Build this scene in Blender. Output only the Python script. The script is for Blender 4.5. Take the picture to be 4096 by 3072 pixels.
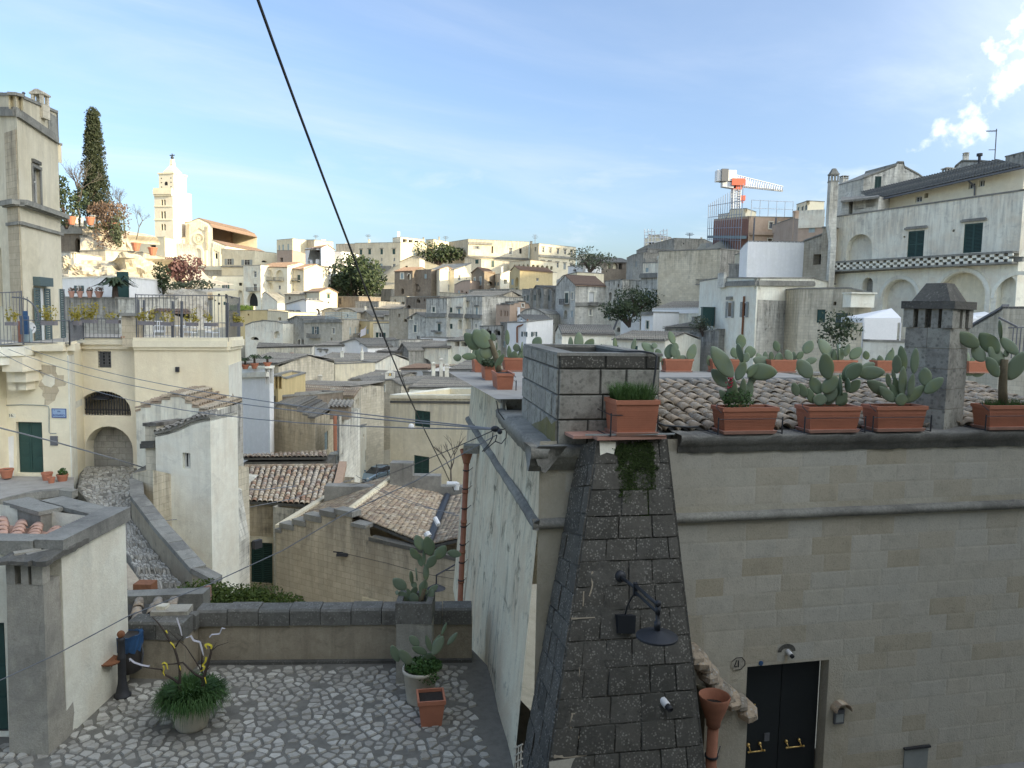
import bpy,math,random
_aa='MULTIPLY';_ab='ShaderNodeNewGeometry';_ac='ShaderNodeObjectInfo';_ad='cream_clean';_ae='limewash';_af='white_paint';_ag='tufa_pale';_ah='grey_stone';_ai='brown_stone';_aj='patchy';_ak='dark_stain';_al='capstone';_am='pale_plaster';_an='stack_stone';_ao='shutter_green';_ap='shutter_slate';_aq='shutter_grey';_ar='white_frame';_as='iron_grey';_at='lamp_black';_au='pipe_terracotta';_av='terracotta';_aw='terracotta_pale';_ax='cable_grey';_ay='plastic_white';_az='ribbon_yellow';_ba='ribbon_pale';_bb='crane_white';_bc='tile_old';_bd='tile_grey';_be='tile_rust';_bf='leaf_dark';_bg='leaf_grass';_bh='flat_house';_bi='white_house';_bj='drainpipe';_bk='stone_block';_bl='structure'
from mathutils import Vector as I,Matrix,noise
from mathutils.geometry import tessellate_polygon
R=math.radians
random.seed(7)
scene=bpy.context.scene
for o in list(bpy.data.objects):bpy.data.objects.remove(o)
PITCH=R(5.2);ROLL=0.020;F=3074.0;CX,CY=2048.0,1536.0
cam_d=bpy.data.cameras.new('camera');cam=bpy.data.objects.new('camera',cam_d)
scene.collection.objects.link(cam);scene.camera=cam
cam_d.sensor_width=36;cam_d.lens=36*F/4096;cam_d.clip_start=0.1;cam_d.clip_end=5000
cam.location=(0,0,0);cam.rotation_euler=(Matrix.Rotation(math.pi/2-PITCH,3,'X')@Matrix.Rotation(ROLL,3,'Z')).to_euler()
SUN_EL,SUN_AZ=R(16),math.atan2(0.90,-0.436)
sun_dir=I((math.sin(SUN_AZ)*math.cos(SUN_EL),math.cos(SUN_AZ)*math.cos(SUN_EL),math.sin(SUN_EL)))
sl=bpy.data.lights.new('sun','SUN');sun=bpy.data.objects.new('sun',sl);scene.collection.objects.link(sun)
sl.energy=4.2;sl.angle=R(0.5);sl.color=(1.0,0.83,0.55)
sun.rotation_euler=sun_dir.to_track_quat('Z','Y').to_euler()
world=bpy.data.worlds.new('World');scene.world=world;world.use_nodes=True
SKY_STRENGTH=0.15
scene.view_settings.view_transform='Standard';scene.view_settings.look='None'
scene.view_settings.exposure=1.12;scene.view_settings.gamma=1;scene.view_settings.use_curve_mapping=False
class NT:
 def __init__(s,tree):s.t=tree;s.n=tree.nodes;s.l=tree.links
 def node(s,typ,ins=None,**kw):
  n=s.n.new(typ)
  for k,v in kw.items():setattr(n,k,v)
  for k,v in(ins or{}).items():s.set(n.inputs[k],v)
  return n
 def set(s,sock,v):
  if hasattr(v,'is_output'):s.l.new(v,sock)
  else:sock.default_value=v
 def math(s,op,a,b=0.0,c=None,clamp=False):
  n=s.n.new('ShaderNodeMath');n.operation=op;n.use_clamp=clamp
  s.set(n.inputs[0],a);s.set(n.inputs[1],b)
  if c is not None:s.set(n.inputs[2],c)
  return n.outputs[0]
 def vmath(s,op,a,b=(0,0,0)):
  n=s.n.new('ShaderNodeVectorMath');n.operation=op
  s.set(n.inputs[0],a);s.set(n.inputs[1],b)
  return n.outputs[1]if op in('DOT_PRODUCT','LENGTH')else n.outputs[0]
 def ramp(s,v,a,b,lo=0.0,hi=1.0):
  n=s.n.new('ShaderNodeMapRange');n.interpolation_type='SMOOTHSTEP'
  s.set(n.inputs[0],v)
  for i,q in zip((1,2,3,4),(a,b,lo,hi)):s.set(n.inputs[i],q)
  return n.outputs[0]
 def mix(s,f,a,b,mode='MIX'):
  n=s.n.new('ShaderNodeMix');n.data_type='RGBA';n.blend_type=mode
  s.set(n.inputs[0],f)
  for i,q in((6,a),(7,b)):
   s.set(n.inputs[i],(*q,1)if isinstance(q,tuple)and len(q)==3 else q)
  return n.outputs[2]
 def noise(s,vec,scale,detail=4,rough=0.55,dist=0.0):
  n=s.n.new('ShaderNodeTexNoise');s.set(n.inputs['Vector'],vec)
  n.inputs['Scale'].default_value=scale;n.inputs['Detail'].default_value=detail
  n.inputs['Roughness'].default_value=rough;n.inputs['Distortion'].default_value=dist
  return n.outputs[0]
 def xyz(s,x,y,z):
  n=s.n.new('ShaderNodeCombineXYZ')
  for i,v in enumerate((x,y,z)):s.set(n.inputs[i],v)
  return n.outputs[0]
 def sep(s,v):
  n=s.n.new('ShaderNodeSeparateXYZ');s.set(n.inputs[0],v);return n.outputs
def build_world():
 w=NT(world.node_tree);w.n.clear()
 sky=w.node('ShaderNodeTexSky',sky_type='NISHITA')
 sky.sun_disc=False;sky.sun_elevation=SUN_EL;sky.sun_rotation=SUN_AZ
 sky.altitude=400;sky.air_density=1.0;sky.dust_density=3.5;sky.ozone_density=1.8
 g=w.node('ShaderNodeTexCoord').outputs['Generated']
 d=w.vmath('NORMALIZE',g);x,y,z=w.sep(d)
 zz=w.math('MAXIMUM',w.math('ADD',z,0.10),0.03)
 px,py=w.math('DIVIDE',x,zz),w.math('DIVIDE',y,zz)
 a=R(32)
 sx=w.math('ADD',w.math(_aa,px,math.cos(a)),w.math(_aa,py,math.sin(a)))
 sy=w.math('SUBTRACT',w.math(_aa,py,math.cos(a)),w.math(_aa,px,math.sin(a)))
 st=w.xyz(w.math(_aa,sx,0.34),w.math(_aa,sy,0.80),3.1)
 n1=w.noise(st,1.0,9,0.60,0.7)
 n2=w.noise(w.xyz(px,py,9.0),0.36,3,0.5)
 cir=w.math(_aa,w.ramp(n1,0.40,0.86),w.ramp(n2,0.42,0.66))
 lo=w.noise(w.xyz(w.math(_aa,x,3.0),w.math(_aa,y,3.0),w.math(_aa,z,11.0)),1.7,8,0.58,0.3)
 band=w.math(_aa,w.ramp(z,0.02,0.10),w.ramp(z,0.27,0.12))
 low=w.math(_aa,w.math(_aa,w.ramp(lo,0.50,0.72),band),0.45)
 cdir=I((0.60,0.80,0.235)).normalized()
 dt=w.vmath('DOT_PRODUCT',d,tuple(cdir))
 cn=w.noise(d,7.0,8,0.55)
 cum=w.ramp(w.math('ADD',dt,w.math(_aa,w.math('SUBTRACT',cn,0.5),0.10)),0.9982,1.0045)
 m=w.math('MAXIMUM',w.math('MAXIMUM',w.math(_aa,cir,0.85),low),w.math(_aa,cum,0.95),clamp=True)
 hz=w.mix(1.0,sky.outputs[0],(0.80,0.86,0.97),_aa)
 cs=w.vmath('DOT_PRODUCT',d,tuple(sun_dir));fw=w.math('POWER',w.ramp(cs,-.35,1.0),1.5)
 fill_veil=w.math(_aa,w.math('ADD',.10,w.math(_aa,fw,.55)),w.ramp(z,.02,.22))  # added cloud veil, brightened sunward out of view to fill the shaded walls
 hz=w.mix(fill_veil,hz,w.mix(fw,(2.6,2.9,3.3),(11.5,12.2,12.8)))
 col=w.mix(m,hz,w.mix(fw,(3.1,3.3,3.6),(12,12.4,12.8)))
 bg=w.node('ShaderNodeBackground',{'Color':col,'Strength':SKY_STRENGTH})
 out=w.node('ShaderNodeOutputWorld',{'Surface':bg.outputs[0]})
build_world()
world.cycles.sampling_method='AUTOMATIC'
scene.cycles.max_bounces=5;scene.cycles.diffuse_bounces=3;scene.cycles.glossy_bounces=2
scene.cycles.use_denoising=True
CROPS=dict(P=(0,0,1),Z=(0,0,4096/2212),A=(0,300,.46293),B=(900,850,.36166),C=(1600,850,.36166),D=(2200,850,.36166),E=(2800,650,.33159),G=(3296,500,.48222),L=(0,1050,.51226),M=(900,1250,.45208),N=(0,1850,.73669),O=(900,1850,.46293),Q=(1000,2400,.46293),R=(1800,1250,.45208),S=(2700,1250,.33159),T=(3300,1100,.42183),U=(1800,1700,.45208),V=(1900,2250,.49554),W=(2700,2450,.37488),X=(3200,2450,.40506),Y=(2700,1700,.63110),a=(0,1150,.23508),b=(0,1580,.21102),c=(2860,2560,.18083),d=(200,750,.31646),e=(400,1100,.27125),f=(380,2380,.31345),g=(1180,1500,.2772))
def ray(c,x,y):
 x0,y0,s=CROPS[c]
 u=(x0+x*s-CX)/F;v=(CY-y0-y*s)/F
 u,v=u*math.cos(ROLL)-v*math.sin(ROLL),u*math.sin(ROLL)+v*math.cos(ROLL)
 d=I((u,math.cos(PITCH)+v*math.sin(PITCH),-math.sin(PITCH)+v*math.cos(PITCH)))
 return d/d.y
def at(c,x,y,Y):return ray(c,x,y)*Y
def atz(c,x,y,z):
 d=ray(c,x,y);return d*(z/d.z)
class Plane:
 def __init__(s,a,b):
  s.o=I((a.x,a.y,0));u=I((b.x-a.x,b.y-a.y,0));s.len=u.length
  s.u=u.normalized();s.n=I((s.u.y,-s.u.x,0))
 def hit(s,c,x,y):
  d=ray(c,x,y);return d*(s.o.dot(s.n)/d.dot(s.n))
 def uv(s,c,x,y):
  p=s.hit(c,x,y);return((p-s.o).dot(s.u),p.z)
 def p(s,u,z,out=0.0):return s.o+s.u*u+I((0,0,z))+s.n*out
COL=scene.collection
ORG={}
class MB:
 def __init__(s):s.v=[];s.f=[]
 def add(s,vs,fs):
  n=len(s.v);s.v.extend([I(q)for q in vs]);s.f.extend([[i+n for i in q]for q in fs]);return s
 def poly(s,pts):return s.add(pts,[list(range(len(pts)))])
 def obox(s,o,a,b,c):
  o,a,b,c=map(I,(o,a,b,c))
  if a.cross(b).dot(c)<0:a,b=b,a
  vs=[o,o+a,o+a+b,o+b,o+c,o+a+c,o+a+b+c,o+b+c]
  return s.add(vs,[[0,3,2,1],[4,5,6,7],[0,1,5,4],[1,2,6,5],[2,3,7,6],[3,0,4,7]])
 def box(s,c,sz,rz=0.0):
  ca,sa=math.cos(rz),math.sin(rz)
  a=I((ca,sa,0))*sz[0];b=I((-sa,ca,0))*sz[1];z=I((0,0,sz[2]))
  return s.obox(I(c)-a/2-b/2,a,b,z)
 def frustum(s,c,w0,d0,w1,d1,h,rz=0.0,shift=(0,0)):
  M=Matrix.Translation(I(c))@Matrix.Rotation(rz,4,'Z')
  vs=[M@I((sx*w0/2,sy*d0/2,0))for sx,sy in((-1,-1),(1,-1),(1,1),(-1,1))]
  vs+=[M@I((sx*w1/2+shift[0],sy*d1/2+shift[1],h))for sx,sy in((-1,-1),(1,-1),(1,1),(-1,1))]
  return s.add(vs,[[3,2,1,0],[4,5,6,7],[0,1,5,4],[1,2,6,5],[2,3,7,6],[3,0,4,7]])
 def K(s,pts,r,n=6,cap=True):
  pts=[I(p)for p in pts];rs=r if isinstance(r,(list,tuple))else[r]*len(pts)
  rings=[];up=None
  for i,p in enumerate(pts):
   t=(pts[min(i+1,len(pts)-1)]-pts[max(i-1,0)]).normalized()
   if up is None:
    up=I((0,0,1))if abs(t.z)<.9 else I((1,0,0))
   a=(up-t*up.dot(t)).normalized();b=t.cross(a);up=a
   rings.append([p+(a*math.cos(2*math.pi*k/n)+b*math.sin(2*math.pi*k/n))*rs[i]for k in range(n)])
  base=len(s.v)
  for q in rings:s.v.extend(q)
  for i in range(len(rings)-1):
   for k in range(n):
    k2=(k+1)%n
    s.f.append([base+i*n+k,base+i*n+k2,base+(i+1)*n+k2,base+(i+1)*n+k])
  if cap:
   s.f.append([base+k for k in range(n)][::-1]);s.f.append([base+(len(rings)-1)*n+k for k in range(n)])
  return s
 def l_a(s,prof,c,n=20,M=None,cap=True):
  base=len(s.v);c=I(c);M=M or Matrix()
  for r,z in prof:
   for k in range(n):
    a=2*math.pi*k/n;s.v.append(c+(M@I((r*math.cos(a),r*math.sin(a),z))))
  for i in range(len(prof)-1):
   for k in range(n):
    k2=(k+1)%n
    s.f.append([base+i*n+k,base+i*n+k2,base+(i+1)*n+k2,base+(i+1)*n+k])
  if cap:
   if prof[0][0]>0:s.f.append([base+k for k in range(n)][::-1])
   if prof[-1][0]>0:s.f.append([base+(len(prof)-1)*n+k for k in range(n)])
  return s
 def ball(s,c,r,n=10,m=6,sc=(1,1,1)):
  c=I(c);pr=[(max(r*math.sin(math.pi*i/m),1e-4),-r*math.cos(math.pi*i/m))for i in range(m+1)]
  return s.l_a(pr,c,n,Matrix.Diagonal((*sc,1)).to_3x3())
 def extrude(s,pts,vec):
  pts=[I(p)for p in pts];vec=I(vec);n=len(pts)
  nf=[list(t)for t in tessellate_polygon([pts])]
  nrm=I((0,0,0))
  for i in range(n):nrm+=pts[i].cross(pts[(i+1)%n])
  rev=nrm.dot(vec)>0
  for t in nf:
   tn=(pts[t[1]]-pts[t[0]]).cross(pts[t[2]]-pts[t[0]])
   if tn.dot(vec)>0:t.reverse()
  fs=nf+[[i+n for i in reversed(t)]for t in nf]
  for i in range(n):
   j=(i+1)%n
   q=[i,i+n,j+n,j]
   fs.append(q if not rev else q[::-1])
  return s.add(pts+[p+vec for p in pts],fs)
 def J(s,name,mat,parent=None,smooth=False,org=None):
  o_=org if org is not None else(ORG.get(parent.name,I())if parent else I())
  me=bpy.data.meshes.new(name)
  me.from_pydata([tuple(v-o_)for v in s.v],[],s.f);me.validate(verbose=False);me.update()
  if smooth:me.polygons.foreach_set('use_smooth',[True]*len(me.polygons))
  if mat:me.materials.append(mat)
  ob=bpy.data.objects.new(name,me);COL.objects.link(ob)
  ORG[ob.name]=o_
  if parent:ob.parent=parent
  return ob
def tag(o,label=None,cat=None,group=None,kind=None):
 if label:
  ws=label.split()
  if len(ws)>16:ws=[q for q in ws if q not in('a','an','the')]
  o['label']=' '.join(ws)
 if cat:o['category']=cat
 if group:o['group']=group
 if kind:o['kind']=kind
 return o
def t_h(name,label,cat,loc,group=None):
 o=bpy.data.objects.new(name,None);COL.objects.link(o);o.empty_display_size=.3
 o.location=loc;ORG[o.name]=I(loc)
 return tag(o,label,cat,group,'thing')
def s_g(mb,name,mat,label,cat,group=None,smooth=False,kind=None,org=None):
 if org is None:
  n=len(mb.v);org=I((sum(v.x for v in mb.v)/n,sum(v.y for v in mb.v)/n,min(v.z for v in mb.v)))
 o=mb.J(name,mat,None,smooth,org);o.location=org
 return tag(o,label,cat,group,kind)
def inst(name,me,parent,M):
 o=bpy.data.objects.new(name,me);COL.objects.link(o);o.parent=parent
 o.matrix_local=Matrix.Translation(-ORG[parent.name])@M;ORG[o.name]=ORG[parent.name]
 return o
def rnd(a,b):return random.uniform(a,b)
MATS={}
def newmat(name):
 m=bpy.data.materials.new(name);m.use_nodes=True;w=NT(m.node_tree);w.n.clear()
 b=w.node('ShaderNodeBsdfPrincipled');w.node('ShaderNodeOutputMaterial',{'Surface':b.outputs[0]})
 MATS[name]=m;return m,w,b
def wallcoord(w):
 geo=w.node(_ab);P=geo.outputs['Position']
 t=w.vmath('CROSS_PRODUCT',geo.outputs['True Normal'],(0,0,1));u=w.vmath('DOT_PRODUCT',P,t)
 return P,u,w.sep(P)[2],geo
def WARM(c):return(min(.84,c[0]*1.14),min(.83,c[1]*1.17),min(.80,c[2]*1.18))
def wt_(name,base,alt,dark,stain=.5,sc=1.0,blocks=None,top=.5,grain=.5,lichen=0.0,rough=.92,spots=None,tint=.10):
 base,alt=WARM(base),WARM(alt)
 m,w,b=newmat(name)
 P,u,z,geo=wallcoord(w)
 oi=w.node(_ac).outputs['Random']
 off=w.vmath('ADD',P,w.xyz(w.math(_aa,oi,37.0),w.math(_aa,oi,11.0),w.math(_aa,oi,5.0)))
 n1=w.noise(off,.45*sc,6,.62,.4);n2=w.noise(off,2.2*sc,8,.65,.3);n3=w.noise(P,22*sc,5,.7)
 sv=w.xyz(w.math(_aa,w.math('ADD',u,w.math(_aa,oi,9.0)),1.9*sc),w.math(_aa,z,.16*sc),oi)
 st=w.noise(sv,1.6,7,.66,.25)
 col=w.mix(w.ramp(n1,.33,.68),base,alt)
 col=w.mix(w.math(_aa,w.ramp(n2,.40,.75),.45),col,tuple(c*1.22 for c in base))
 hgt=n3
 if blocks:
  bw,bh=blocks[:2]
  br=w.node('ShaderNodeTexBrick',{'Vector':w.xyz(u,z,0.0),'Scale':1.0,'Mortar Size':blocks[2]if len(blocks)>2 else .012,'Mortar Smooth':.3,'Brick Width':bw,'Row Height':bh,'Bias':0.0,'Color1':(1,1,1,1),'Color2':(0,0,0,1),'Mortar':(.5,.5,.5,1)})
  br.offset=.45
  bc=w.node('ShaderNodeSeparateColor',{0:br.outputs['Color']}).outputs[0]
  col=w.mix(w.math(_aa,bc,.30),col,tuple(c*.68 for c in alt))
  col=w.mix(w.math(_aa,br.outputs['Fac'],.45),col,tuple(c*.5 for c in alt))
  hgt=w.math('SUBTRACT',n3,w.math(_aa,br.outputs['Fac'],.8))
 gz=w.sep(w.node('ShaderNodeTexCoord').outputs['Generated'])[2]
 tp=w.math(_aa,w.ramp(gz,.62,1.0),top)
 sm=w.math('ADD',w.math(_aa,w.ramp(st,.50,.70),stain*.6),w.math(_aa,tp,w.ramp(st,.34,.60)))
 pt=w.noise(off,1.1*sc,9,.72,.6);sm=w.math('ADD',sm,w.math(_aa,w.ramp(pt,.53,.66),stain*.8))
 sm=w.math(_aa,sm,w.ramp(n2,.25,.60,.25,1.0),clamp=True)
 col=w.mix(w.math(_aa,sm,.85),col,dark)
 if lichen:
  vo=w.node('ShaderNodeTexVoronoi',{'Vector':P,'Scale':19.0*sc,'Randomness':1.0})
  lm=w.math(_aa,w.ramp(vo.outputs['Distance'],.42,.18),w.ramp(w.noise(P,2.6,5,.6),.46,.66))
  col=w.mix(w.math(_aa,lm,lichen),col,spots or(.42,.40,.34))
 col=w.mix(w.math(_aa,grain,w.ramp(n3,.35,.7,0,.5)),col,tuple(c*.62 for c in alt))
 hsv=w.node('ShaderNodeHueSaturation',{'Color':col,'Value':w.math('ADD',1-tint,w.math(_aa,oi,2*tint)),'Saturation':w.math('ADD',.9,w.math(_aa,oi,.2))})
 w.set(b.inputs['Base Color'],hsv.outputs[0]);b.inputs['Roughness'].default_value=rough
 b.inputs['Specular IOR Level'].default_value=.15
 bp=w.node('ShaderNodeBump',{'Strength':.55,'Distance':.02,'Height':w.math('ADD',hgt,w.math(_aa,n2,1.5))})
 w.set(b.inputs['Normal'],bp.outputs[0])
 return m
def plain(name,col,rough=.6,var=.25,sc=6.0,metal=0.0,bump=.15,tint=.06):
 m,w,b=newmat(name)
 P=w.node(_ab).outputs['Position'];oi=w.node(_ac).outputs['Random']
 n=w.noise(P,sc,6,.65);n2=w.noise(P,sc*9,3,.6)
 c=w.mix(w.math(_aa,w.ramp(n,.35,.72),var),col,tuple(q*.45 for q in col))
 c=w.mix(w.math(_aa,w.ramp(n2,.5,.8),var*.5),c,tuple(min(1,q*1.4+.02)for q in col))
 h=w.node('ShaderNodeHueSaturation',{'Color':c,'Value':w.math('ADD',1-tint,w.math(_aa,oi,2*tint))})
 w.set(b.inputs['Base Color'],h.outputs[0]);b.inputs['Roughness'].default_value=rough;b.inputs['Metallic'].default_value=metal
 if bump:
  bp=w.node('ShaderNodeBump',{'Strength':bump,'Distance':.01,'Height':n2});w.set(b.inputs['Normal'],bp.outputs[0])
 return m
def varied(name,cols,rough=.85,lichen=None,lsc=14.0,amount=.5,dirt=.4):
 cols=[WARM(c)for c in cols]
 m,w,b=newmat(name)
 geo=w.node(_ab);P=geo.outputs['Position']
 r=w.math('FRACT',w.math('ADD',w.node(_ac).outputs['Random'],geo.outputs['Random Per Island']))
 cr=w.node('ShaderNodeValToRGB',{'Fac':r});cr.color_ramp.interpolation='LINEAR'
 el=cr.color_ramp.elements
 while len(el)<len(cols):el.new(.5)
 for i,c in enumerate(cols):el[i].position=i/max(1,len(cols)-1);el[i].color=(*c,1)
 n=w.noise(P,5,6,.65);n2=w.noise(P,38,4,.7)
 col=w.mix(w.math(_aa,w.ramp(n,.42,.72),dirt),cr.outputs[0],(.06,.055,.045))
 col=w.mix(w.math(_aa,w.ramp(n2,.5,.75),.30),col,(.05,.045,.04))
 if lichen:
  vo=w.node('ShaderNodeTexVoronoi',{'Vector':P,'Scale':lsc});ln=w.noise(P,7,5,.6)
  lm=w.math(_aa,w.ramp(vo.outputs['Distance'],.45,.2),w.ramp(ln,.40,.58))
  col=w.mix(w.math(_aa,lm,amount),col,lichen)
  bl=w.ramp(w.noise(P,11,6,.7),.55,.68);col=w.mix(w.math(_aa,bl,amount*.7),col,(.035,.034,.03))
 w.set(b.inputs['Base Color'],col);b.inputs['Roughness'].default_value=rough;b.inputs['Specular IOR Level'].default_value=.2
 bp=w.node('ShaderNodeBump',{'Strength':.5,'Distance':.01,'Height':w.math('ADD',n2,n)});w.set(b.inputs['Normal'],bp.outputs[0])
 return m
DK=(.085,.08,.07)
wt_('cream',(.68,.60,.44),(.60,.52,.36),(.17,.15,.12),.22,1,None,.3,.25)
wt_(_ad,(.74,.66,.49),(.70,.60,.43),(.30,.25,.19),.10,.8,None,.10,.15,tint=.03)
wt_(_ae,(.76,.70,.58),(.66,.58,.45),(.22,.21,.19),.36,1,None,.5,.25)
wt_(_af,(.80,.79,.74),(.74,.72,.66),(.30,.29,.26),.10,1,None,.12,.10,tint=.03)
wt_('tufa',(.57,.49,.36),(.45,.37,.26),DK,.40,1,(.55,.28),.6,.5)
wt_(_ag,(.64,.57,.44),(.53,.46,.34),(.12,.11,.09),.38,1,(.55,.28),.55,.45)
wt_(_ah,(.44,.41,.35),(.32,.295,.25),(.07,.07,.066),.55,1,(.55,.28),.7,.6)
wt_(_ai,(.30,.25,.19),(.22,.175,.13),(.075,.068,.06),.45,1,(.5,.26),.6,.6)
wt_(_aj,(.70,.665,.58),(.50,.46,.38),(.10,.10,.092),.62,1,(.55,.28),.75,.5)
wt_('ochre',(.60,.47,.24),(.55,.42,.21),(.24,.19,.11),.15,1,None,.25,.25)
wt_('rosy',(.42,.315,.24),(.37,.27,.20),(.2,.16,.13),.15,1,None,.2,.2)
wt_('brick_red',(.34,.17,.12),(.27,.13,.095),(.14,.10,.09),.25,1,(.26,.075),.2,.4)
wt_(_ak,(.145,.135,.115),(.085,.08,.07),(.03,.03,.028),.5,1.3,None,.4,.8,.55)
wt_(_al,(.30,.285,.245),(.17,.16,.14),(.055,.054,.05),.55,1.4,None,.3,.8,.45)
wt_('rock',(.50,.44,.34),(.36,.31,.235),(.10,.095,.085),.70,.8,None,.2,.8,.2)
wt_('terrain_soil',(.30,.27,.21),(.22,.20,.15),(.10,.11,.06),.4,.5,None,0,.6)
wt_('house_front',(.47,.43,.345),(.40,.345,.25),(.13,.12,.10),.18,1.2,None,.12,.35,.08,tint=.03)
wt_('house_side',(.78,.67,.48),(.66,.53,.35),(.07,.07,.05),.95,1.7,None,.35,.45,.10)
wt_('tank_stone',(.34,.32,.27),(.24,.225,.19),(.05,.05,.045),.65,2.0,None,.55,.6,.35)
wt_(_am,(.76,.71,.60),(.66,.60,.48),(.17,.16,.14),.24,1.2,None,.15,.3)
wt_(_an,(.42,.38,.31),(.27,.25,.21),(.085,.082,.075),.45,2.0,None,.25,.7,.25)
wt_('parapet_stone',(.40,.335,.235),(.30,.245,.17),(.06,.058,.05),.45,1.6,None,.15,.6,.12)
plain(_ao,(.022,.066,.055),.55,.25,3)
plain(_ap,(.085,.125,.125),.6,.3,3)
plain('shutter_pale',(.34,.42,.42),.7,.3,3)
plain(_aq,(.30,.32,.30),.7,.3,3)
plain('door_black',(.008,.012,.013),.6,.3,3)
plain('door_brown',(.15,.09,.055),.6,.3,3)
plain(_ar,(.66,.66,.62),.5,.12,3)
plain('dark_void',(.018,.018,.018),.9,.2,3)
plain('interior',(.34,.30,.23),.9,.3,1)
plain('iron',(.045,.046,.05),.6,.4,10,.3)
plain(_as,(.15,.155,.165),.6,.4,10,.2)
plain(_at,(.018,.021,.026),.55,.3,14)
plain('rust',(.24,.10,.045),.85,.55,10)
plain(_au,(.36,.15,.085),.8,.4,7)
plain(_av,(.44,.17,.095),.75,.22,5)
plain(_aw,(.46,.255,.19),.8,.3,6)
plain('soil',(.035,.027,.02),.95,.5,20,bump=.6)
plain('cable',(.03,.032,.034),.6,.2,4,bump=0)
plain(_ax,(.20,.21,.22),.6,.2,4,bump=0)
plain(_ay,(.72,.72,.70),.45,.12,8)
plain('bag_blue',(.03,.09,.20),.35,.3,8)
plain('bin_brown',(.045,.04,.036),.5,.3,8)
plain('brass',(.80,.55,.20),.28,.15,20,1.0)
plain(_az,(.75,.62,.05),.6,.15,20)
plain(_ba,(.60,.58,.60),.6,.2,20)
plain('pot_cream',(.58,.53,.42),.7,.35,6)
plain('bark',(.075,.055,.042),.95,.5,14,bump=.6)
plain('bark_grey',(.12,.105,.085),.95,.5,14,bump=.6)
plain('flower_box',(.20,.185,.19),.8,.3,6)
plain('sign_blue',(.33,.45,.62),.5,.15,10)
plain('sign_ink',(.03,.06,.22),.6,.1,10,bump=0)
plain('plate_ink',(.02,.022,.025),.6,.1,10,bump=0)
plain('car_paint',(.30,.40,.48),.3,.05,3,.5,0)
plain('tyre',(.015,.015,.015),.8,.2,10)
plain(_bb,(.62,.64,.66),.5,.2,4)
plain('crane_red',(.60,.13,.07),.5,.2,4)
plain('scaffold',(.30,.32,.36),.5,.3,4,.3)
plain('scaffold_deck',(.16,.22,.24),.7,.3,4)
plain('awning',(.80,.80,.78),.8,.12,3)
plain('timber',(.14,.10,.07),.85,.4,6)
plain('moss_green',(.045,.075,.014),1.0,.6,16,bump=1.0)
plain('flower_red',(.40,.02,.05),.6,.2,20)
plain('deck_stone',(.34,.32,.28),.9,.4,2)
plain('street_stone',(.30,.29,.27),.85,.45,3)
plain('mortar',(.40,.34,.25),.95,.5,7,bump=.5)
plain('mortar_mid',(.19,.18,.15),.95,.5,6,bump=.6)
plain('mortar_dark',(.10,.098,.085),.95,.6,5,bump=.6)
plain('feather',(.13,.13,.14),.8,.3,30)
def glass():
 m,w,b=newmat('glass');b.inputs['Base Color'].default_value=(.025,.03,.035,1);b.inputs['Roughness'].default_value=.12
 b.inputs['Specular IOR Level'].default_value=.6
glass()
varied(_bc,[(.42,.33,.22),(.33,.25,.17),(.50,.42,.31),(.26,.19,.14),(.38,.28,.19),(.46,.36,.25),(.22,.18,.14)],.9,(.40,.385,.33),24,.5,.5)
varied('tile_mixed',[(.46,.34,.22),(.52,.44,.34),(.20,.13,.10),(.56,.49,.40),(.34,.20,.13),(.48,.38,.27),(.55,.47,.37)],.9,(.45,.43,.37),20,.30,.25)
varied('tile_lichen',[(.34,.28,.21),(.44,.34,.24),(.28,.24,.19),(.40,.31,.22),(.30,.25,.20)],.95,(.42,.42,.38),17,.85,.6)
varied(_bd,[(.22,.205,.175),(.27,.25,.215),(.18,.165,.145),(.31,.28,.23)],.92,(.33,.32,.28),5,.3,.5)
varied(_be,[(.25,.17,.12),(.28,.19,.135),(.22,.15,.11)],.92,(.30,.24,.19),5,.25,.3)
varied('tile_pink',[(.44,.27,.20),(.48,.30,.225),(.40,.25,.185)],.85,None,5,.2,.2)
varied('cobble',[(.42,.39,.335),(.33,.305,.26),(.50,.465,.40),(.27,.25,.215),(.38,.345,.285)],.85,(.22,.21,.17),12,.25,.25)
varied('block_front',[(.45,.415,.335),(.485,.445,.365),(.41,.355,.26),(.46,.43,.36),(.44,.40,.32),(.47,.44,.37)],.95,None,9,.1,.14)
varied('block_dark',[(.085,.078,.066),(.105,.096,.08),(.07,.066,.056),(.115,.105,.088),(.09,.084,.072)],.97,(.36,.34,.29),30,.62,.45)
varied('block_tank',[(.33,.31,.265),(.29,.27,.23),(.36,.34,.285),(.26,.245,.205)],.95,(.10,.098,.085),14,.55,.45)
varied('block_parapet',[(.13,.125,.11),(.16,.15,.13),(.10,.098,.088),(.18,.165,.14)],.97,(.34,.33,.29),24,.5,.5)
def leafmat(name,a,b_,rough=.6,tr=.25):
 m,w,b=newmat(name)
 geo=w.node(_ab)
 r=geo.outputs['Random Per Island'];n=w.noise(geo.outputs['Position'],1.3,4,.6)
 c=w.mix(w.math('ADD',w.math(_aa,r,.6),w.math(_aa,n,.4)),a,b_)
 w.set(b.inputs['Base Color'],c);b.inputs['Roughness'].default_value=rough;b.inputs['Specular IOR Level'].default_value=.25
leafmat('leaf_cypress',(.012,.020,.010),(.040,.050,.022))
leafmat(_bf,(.018,.032,.014),(.055,.075,.03))
leafmat('leaf_olive',(.05,.065,.035),(.11,.13,.075))
leafmat('leaf_hedge',(.03,.055,.008),(.10,.135,.022))
leafmat('leaf_yellow',(.16,.15,.02),(.42,.33,.05))
leafmat(_bg,(.02,.05,.012),(.075,.15,.035))
leafmat('leaf_bright',(.06,.10,.02),(.13,.19,.04))
leafmat('leaf_brown',(.08,.05,.035),(.17,.115,.075))
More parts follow.
